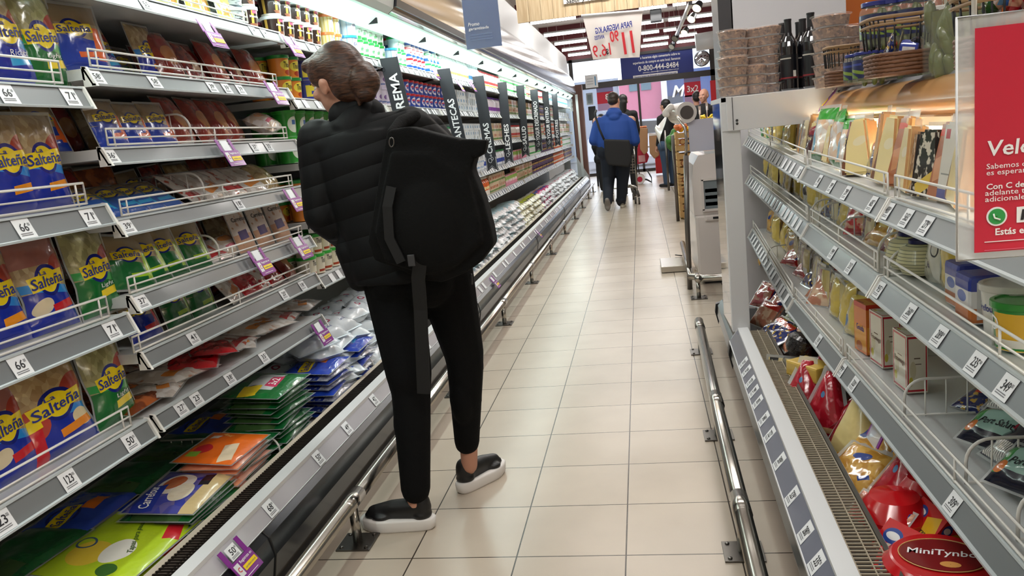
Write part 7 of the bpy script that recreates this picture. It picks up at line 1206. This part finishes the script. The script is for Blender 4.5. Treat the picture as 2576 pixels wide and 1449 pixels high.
# jacket
jl = blob('jacket', [('cap', (-1.04, 2.60, 1.30), (-.74, 2.60, 1.31), .078, .078), ('cap', (-.93, 2.60, 1.33), (-.90, 2.61, 1.395), .085, .062), ('loft', [((-.885, 2.60, 1.33), .15, .10, 0), ((-.89, 2.60, 1.26), .185, .115, 0), ((-.885, 2.60, 1.15), .175, .12, 0), ((-.865, 2.60, 1.04), .165, .115, 0), ((-.84, 2.595, .95), .175, .125, 0), ((-.825, 2.59, .87), .185, .135, 0), ((-.82, 2.59, .83), .18, .135, 0)]),
    ('cap', (-.985, 2.57, .95), (-.965, 2.56, .845), .055, .045), ('cap', tuple(Ls+Vector((-.01, 0, .0))), tuple(Le), .075, .062), ('cap', tuple(Le), tuple(Lw), .062, .048), ('cap', tuple(Le), tuple(Le+Vector((.02, .02, -.04))), .062, .055), ('cap', tuple(Rs), tuple(Re), .072, .062), ('cap', tuple(Re), tuple(Rw), .06, .046)], quilt, .007, 5, WP)
blob('collar', [('cap', (-.955, 2.60, 1.385), (-.875, 2.62, 1.385), .055, .055), ('cap', (-.94, 2.60, 1.395), (-.89, 2.62, 1.395), .052, .052)], jk, .006, 4, WP)
shoe(WP, (-.772, 2.425), (-1.030, 2.435), mat('shoe_black', '#131314', .45), mat('sole_white', '#e0dbd6', .5)); shoe(WP, (-.742, 2.672), (-.618, 2.885), MC['shoe_black'], MC['sole_white'])
# backpack hanging on the back
BG = thing('backpack', 'large black drawstring backpack hanging off the right shoulder', 'backpack', (0, 0, 0)); yb = 2.40
bp2 = lambda x, y, Y=yb: (lambda p: (p.x, p.z))(at(x, y, y=Y))
O1 = [bp2(*c) for c in [(985, 325), (1040, 318), (1120, 340), (1180, 352), (1215, 362), (1200, 392), (1192, 425), (1210, 468), (1222, 500), (1240, 570), (1248, 610), (1215, 655), (1180, 680), (1120, 705), (1070, 700), (1010, 672), (950, 650), (935, 600), (950, 520), (965, 430), (975, 370)]]
O2 = [bp2(*c) for c in [(1000, 380), (1100, 380), (1185, 430), (1215, 540), (1225, 600), (1160, 660), (1080, 680), (985, 650), (960, 580), (980, 470)]]
blob('bag_body', [('poly', O1, yb-.045, yb+.05), ('poly', O2, yb-.075, yb+.06), ('ell', (sum(p[0] for p in O2)/10, yb-.03, sum(p[1] for p in O2)/10-.03), (.13, .085, .16), (0, 0, 0))], bagm, .007, 12, BG)
t_ = [bp2(*c, 2.38) for c in [(1150, 350), (1190, 350), (1228, 352), (1222, 385), (1196, 400), (1160, 380)]]; blob('drawn_flap', [('poly', t_, 2.355, 2.41)], bagm, .006, 5, BG)
q = MB(); P = [(1000, 322, 2.46), (985, 335, 2.40), (978, 350, 2.36)]; 
def strap(pts, w, name='strap', th=.004):
    q = MB(); C_ = [at(a, b_, y=c) for a, b_, c in pts]; vs = []
    for i, p in enumerate(C_):
        d = (C_[min(i+1, len(C_)-1)]-C_[max(i-1, 0)]).normalized(); s_ = d.cross(Vector((0, 1, 0))).normalized()*w/2
        vs += [p-s_+Vector((0, -th, 0)), p+s_+Vector((0, -th, 0)), p+s_+Vector((0, th, 0)), p-s_+Vector((0, th, 0))]
    n = len(C_); fs = [(4*i+k, 4*i+(k+1) % 4, 4*i+4+(k+1) % 4, 4*i+4+k) for i in range(n-1) for k in range(4)]+[(3, 2, 1, 0), (4*n-4, 4*n-3, 4*n-2, 4*n-1)]; q.add(vs, fs, mat('strap_black', '#0b0b0c', .7)); return q.obj(name, BG, fix=True)
strap([(1060, 640, 2.31), (1052, 700, 2.33), (1058, 780, 2.36), (1062, 880, 2.37), (1066, 990, 2.38)], .042); strap([(985, 470, 2.31), (975, 520, 2.305), (980, 600, 2.31), (1010, 660, 2.315)], .03); blob('shoulder_strap', [('cap', tuple(at(1045, 292, y=2.56)), tuple(at(1010, 306, y=2.48)), .02, .02), ('cap', tuple(at(1010, 306, y=2.48)), tuple(at(985, 335, y=2.40)), .02, .016)], bagm, .006, 3, BG)
q = MB(); q.tube([at(985+6*cos(t), 358+12*sin(t), y=2.33) for t in [2*pi*k/12 for k in range(12)]], .0022, dsteel, 5, closed=True); q.obj('ring_buckle', BG); q = MB(); p = at(1035, 655, y=2.295); q.box((p.x, p.y, p.z), (.022, .008, .035), mat('buckle_grey', '#3a3a3c', .3), b=.002); q.obj('clip_buckle', BG)
q = MB(); q.tube([at(1185, 690, y=2.4), at(1187, 715, y=2.41)], .004, black, 6); q.obj('cord_end', BG)
# ---------------- man in blue hoodie
blue = mat('hoodie_blue', '#1c4593', .75, bump=(6, .3, 3)); jn = mat('jeans_dark', '#141c2a', .8, bump=(8, .3, 3))
MN = thing('person', 'heavy man in blue hooded sweatshirt walking away with a trolley', 'person'); ym = 12.7; mp = lambda x, y, Y=ym: at(x, y, y=Y)
c = mp(1544, 247); hR = RF(.35, .93); hc2 = Vector((c.x, ym+.02, 1.655)); 
shL, shR = mp(1502, 305), mp(1588, 303); hpL, hpR = Vector((-.49, ym, .90)), Vector((-.27, ym, .90)); kL, kR = Vector((-.52, ym, .50)), Vector((-.30, ym+.02, .50)); aL, aR = Vector((-.555, ym-.20, .14)), Vector((-.36, ym+.10, .09))
eL, eR = mp(1490, 350, ym), mp(1601, 350, ym); wL, wR = Vector((-.56, ym+.32, 1.02)), Vector((-.16, ym+.32, 1.02))
blob('body', head_parts(hc2, hR, 1.08, 1.15)+[('cap', (hc2.x, ym+.01, 1.45), (hc2.x, ym+.01, 1.60), .085, .07), ('cap', (-.38, ym, .95), (-.37, ym, 1.30), .16, .17), ('cap', tuple(shL), tuple(shR), .07, .07), ('cap', tuple(shL), tuple(eL), .06, .05), ('cap', tuple(eL), tuple(wL), .05, .035), ('cap', tuple(shR), tuple(eR), .06, .05), ('cap', tuple(eR), tuple(wR), .05, .035), ('cap', tuple(hpL), tuple(kL), .1, .07), ('cap', tuple(kL), tuple(aL), .06, .04), ('cap', tuple(hpR), tuple(kR), .1, .07), ('cap', tuple(kR), tuple(aR), .06, .04)]+hand(wL, (.2, 1, -.1), 1, curl=.8, s=1.1)+hand(wR, (-.2, 1, -.1), -1, curl=.8, s=1.1), skin2, .008, 3, MN); eyes(MN, hc2, hR, 1.08)
H2 = lambda x, y, z: tuple(hc2 + hR @ Vector((x, y, z))); ro2 = tuple(math.degrees(e) for e in hR.to_euler())
blob('hair', [('ell', H2(0, .03, .042), (.088, .102, .092), ro2), ('ell', H2(0, .05, 0), (.084, .082, .075), ro2)], hairmat('hair_dark', '#1a120e', '#3a2a20'), .009, 3, MN)
blob('hoodie', [('loft', [((-.37, ym, 1.47), .11, .10, 0), ((-.37, ym, 1.42), .21, .13, 0), ((-.37, ym, 1.33), .275, .17, 0), ((-.375, ym, 1.18), .285, .20, 0), ((-.385, ym, 1.03), .285, .215, 0), ((-.39, ym, .93), .265, .205, 0), ((-.39, ym, .90), .25, .195, 0)]), ('cap', tuple(shL+Vector((.03, 0, -.03))), tuple(eL+Vector((.03, 0, -.02))), .098, .088), ('cap', tuple(eL+Vector((.03, 0, -.02))), tuple(wL), .086, .05), ('cap', tuple(shR+Vector((-.03, 0, -.03))), tuple(eR+Vector((-.03, 0, -.02))), .098, .088), ('cap', tuple(eR+Vector((-.03, 0, -.02))), tuple(wR), .086, .05),
    ('ell', (-.36, ym-.09, 1.46), (.125, .075, .075), (20, 0, 0)), ('ell', (-.36, ym-.13, 1.40), (.085, .05, .06), (0, 0, 0)), ('ell', (-.36, ym, 1.51), (.10, .10, .05), (0, 0, 0))], blue, .011, 5, MN)
blob('jeans', [('cap', (-.49, ym, .91), (-.29, ym, .91), .19, .19), ('cap', tuple(hpL), tuple(kL), .145, .105), ('cap', tuple(kL), tuple(aL+Vector((0, .0, .0))), .10, .072), ('cap', tuple(hpR), tuple(kR), .145, .105), ('cap', tuple(kR), tuple(aR), .10, .075), ('ell', (-.36, ym+.08, .12), (.085, .09, .06), (0, 0, 0))], jn, .011, 4, MN)
gs = mat('sole_grey', '#77706a', .6); blob('shoe', [('cap', (-.56, ym-.26, .05), (-.56, ym-.30, .17), .042, .038), ('ell', (-.56, ym-.27, .10), (.05, .035, .10), (-18, 0, 0))], gs, .007, 3, MN); shoe(MN, (-.35, ym+.02), (-.33, ym+.30), mat('shoe_cream', '#8a8478', .6), mat('sole_cream', '#c9c2b0', .5))
SB = thing('shoulder_bag', 'black shoulder bag slung across the man in blue', 'bag'); ysb = ym-.29
blob('bag_body', [('poly', [(lambda p: (p.x, p.z))(at(*k, y=ysb)) for k in [(1519, 350), (1583, 352), (1588, 372), (1590, 405), (1582, 420), (1530, 415), (1522, 395)]], ysb-.06, ysb+.06)], mat('bag_black', '#131315', .75), .012, 5, SB)
q = MB(); C_ = [at(1520, 352, y=ysb), at(1508, 325, y=ym-.24), at(1500, 300, y=ym-.19), at(1497, 285, y=ym-.10), at(1500, 278, y=ym)]; q.tube(C_, .018, MC['bag_black'], 6); q.obj('strap', SB)
TC_ = thing('shopping_trolley', 'metal shopping trolley pushed by the man in blue', 'trolley'); q = MB(); yt = ym+.50
for sx in (-.62, -.10): q.tube([(sx, yt-.02, .95), (sx, yt+.0, .6), (sx, yt+.02, .28), (sx, yt+.85, .22)], .013, steel, 7)
q.tube([(-.62, yt, .28), (-.10, yt, .28)], .013, steel, 7); q.obj('frame', TC_)
q = MB()
for k in range(12): x = -.62+.52*k/11; q.tube([(x, yt, .5), (x, yt, .95)], .003, steel, 4); q.tube([(x, yt+.9, .55), (x, yt+.9, .95)], .003, steel, 4)
for k in range(6): z = .5+.09*k; q.tube([(-.62, yt, z), (-.62, yt+.9, z), (-.10, yt+.9, z), (-.10, yt, z)], .003, steel, 4, closed=True)
q.obj('basket', TC_); q = MB(); q.tube([(-.64, yt-.06, .98), (-.08, yt-.06, .98)], .016, mat('handle_red', '#8a1c24', .4), 8); q.obj('handle', TC_)
for sx, sy in ((-.16, .02), (-.10, -.12), (-.60, .1), (-.2, .8), (-.55, .8)):
    q = MB(); q.tube([(sx, yt+sy, .22), (sx+.02, yt+sy, .12)], .022, mat('caster_grey', '#55504a', .5), 8); q.lathe([(.001, -.015), (.055, -.015), (.055, .015), (.001, .015)], MC['caster_grey'], 16, T=Matrix.Translation((sx+.02, yt+sy, .056)) @ Euler((0, radians(90), 0)).to_matrix().to_4x4()); q.obj('caster', TC_)
q = MB(); q.tube([(-.16, yt+.02, .24), (-.12, yt, .29), (-.28, yt, .30)], .016, steel, 8); q.tube([(-.10, yt-.12, .22), (-.11, yt-.10, .27), (-.20, yt, .31), (-.35, yt, .31)], .016, steel, 8); q.obj('curved_bar', TC_)
# ---------------- background people
def simple_person(label, hx, y, ztop, face, shirt, trous, hair, arms=None, hairstyle='short', leg=True, s=1, sw=.19, skinm=skin2, sc=None):
    t = thing('person', label, 'person'); hc_ = Vector((hx, y, ztop-.115*s)); R_ = RF(*face); V = lambda a, b_, c: tuple(hc_ + R_ @ Vector((a, b_, c))); ns = hc_.z
    lat = R_ @ Vector((1, 0, 0)); sh_z = ns-.24; hip = ns-.76; base_ = Vector((hx, y+.0, 0))
    L_, Rr = base_+lat*sw*-1, base_+lat*sw; L_.z = Rr.z = sh_z
    if arms is None: arms = [(L_+Vector((0, 0, -.28))+lat*-.04, L_+Vector((0, 0, -.50))+(R_ @ Vector((0, -.12, 0)))), (Rr+Vector((0, 0, -.28))+lat*.04, Rr+Vector((0, 0, -.50))+(R_ @ Vector((0, -.12, 0))))]
    B = head_parts(hc_, R_, s)+[('cap', (hx, y, sh_z+.03), (hx, y, ns-.05), .06, .055), ('cap', (hx, y, hip), (hx, y, sh_z-.08), .12, .13), ('cap', tuple(L_), tuple(Rr), .05, .05)]
    for (e, w_), s0, sd in zip(arms, (L_, Rr), (1, -1)): B += [('cap', tuple(s0), tuple(e), .045, .038), ('cap', tuple(e), tuple(w_), .037, .027)]+hand(w_, (Vector(w_)-Vector(e)), sd, up=Vector((0, .6, 1)), curl=.6)
    legs = []
    for sd in (-1, 1):
        h0 = base_+lat*sd*.09; h0.z = hip; k0 = h0.copy(); k0.z = .48; a0 = h0.copy(); a0.z = .09; B += [('cap', tuple(h0), tuple(k0), .085, .055), ('cap', tuple(k0), tuple(a0), .05, .035)]; legs.append((h0, k0, a0))
    blob('body', B, skinm, .009, 3, t); eyes(t, hc_, R_, s); ro_ = tuple(math.degrees(e) for e in R_.to_euler())
    Hh = [('ell', V(0, .028, .045), (.084, .098, .088), ro_), ('ell', V(0, .05, 0), (.08, .075, .07), ro_)]
    if hairstyle == 'long': Hh += [('cap', V(0, .07, -.02), V(0, .09, -.22), .075, .05)]
    if hairstyle == 'bald': Hh = [('ell', V(0, .062, -.005), (.074, .05, .05), ro_), ('ell', V(.066, .03, .0), (.016, .05, .032), ro_), ('ell', V(-.066, .03, .0), (.016, .05, .032), ro_)]
    blob('hair', Hh, hair, .010, 3, t)
    P = [('cap', tuple(L_), tuple(Rr), .075, .075), ('cap', (hx, y, hip+.02), (hx, y, sh_z-.05), .155, .165), ('cap', (hx, y, sh_z), (hx, y, sh_z+.06), .09, .068)]
    for (e, w_), s0 in zip(arms, (L_, Rr)): P += [('cap', tuple(s0), tuple(e), .07, .058), ('cap', tuple(e), tuple(Vector(e)+(Vector(w_)-Vector(e))*.9), .056, .04)]
    blob('top', P, shirt, .012, 4, t); Q = [('cap', tuple(legs[0][0]), tuple(legs[1][0]), .13, .13)]
    for h0, k0, a0 in legs: Q += [('cap', tuple(h0), tuple(k0), .11, .075), ('cap', tuple(k0), tuple(a0), .073, .055)]
    blob('trousers', Q, trous, .012, 4, t)
    for h0, k0, a0 in legs: d = R_ @ Vector((0, -1, 0)); blob('shoe', [('cap', (a0.x, a0.y, .05), (a0.x+d.x*.15, a0.y+d.y*.15, .04), .045, .038)], black, .012, 2, t)
    return t
blk = mat('cloth_black', '#121214', .8); dh = hairmat('hair_black', '#0c0a0a', '#201a18'); gry = mat('cloth_grey', '#6e6a6c', .8, bump=(10, .3, 3)); den = mat('denim', '#33475f', .8)
simple_person('person in black with dark hair just ahead of the man in blue', at(1568, 262, y=14.9).x, 14.9, 1.80, (.1, 1), blk, blk, dh, hairstyle='long', s=1.0, sw=.17)
simple_person('person with dark tied hair in jeans carrying bags beside the fruit stand', at(1672, 268, y=16).x, 16, 1.66, (-.7, .7), blk, den, dh, s=.95, sw=.14)
simple_person('balding man in black sweatshirt standing behind the fruit counter', at(1770, 240, y=15.8).x, 15.8, 1.78, (-.55, -.84), blk, blk, hairmat('hair_thin', '#2a211c', '#4a3c34'), hairstyle='bald', s=1.08, sw=.20)
simple_person('person in grey sleeve partly behind the balding man', at(1752, 262, y=16.6).x, 16.6, 1.76, (-.2, 1), gry, blk, dh, s=1, sw=.15, arms=None)
simple_person('dark haired shopper half hidden left of the man in blue', at(1512, 290, y=16.5).x, 16.5, 1.52, (.1, 1), blk, blk, dh, s=.95, sw=.15)
# ================================================================ labels kept short
for o in list(bpy.data.objects):
    l = o.get('label')
    if l:
        w_ = l.replace(' ,', ',').split()
        if len(w_) > 16:
            for a_, b2_ in (('of the ', 'of '), ('the ', ''), ('a ', '')): 
                if len(w_) > 16: w_ = ' '.join(w_).replace(' '+a_, ' '+b2_).split()
            o['label'] = ' '.join(w_[:16])
    if o.get('group'): o['group'] = ' '.join(o['group'].split()[:14])
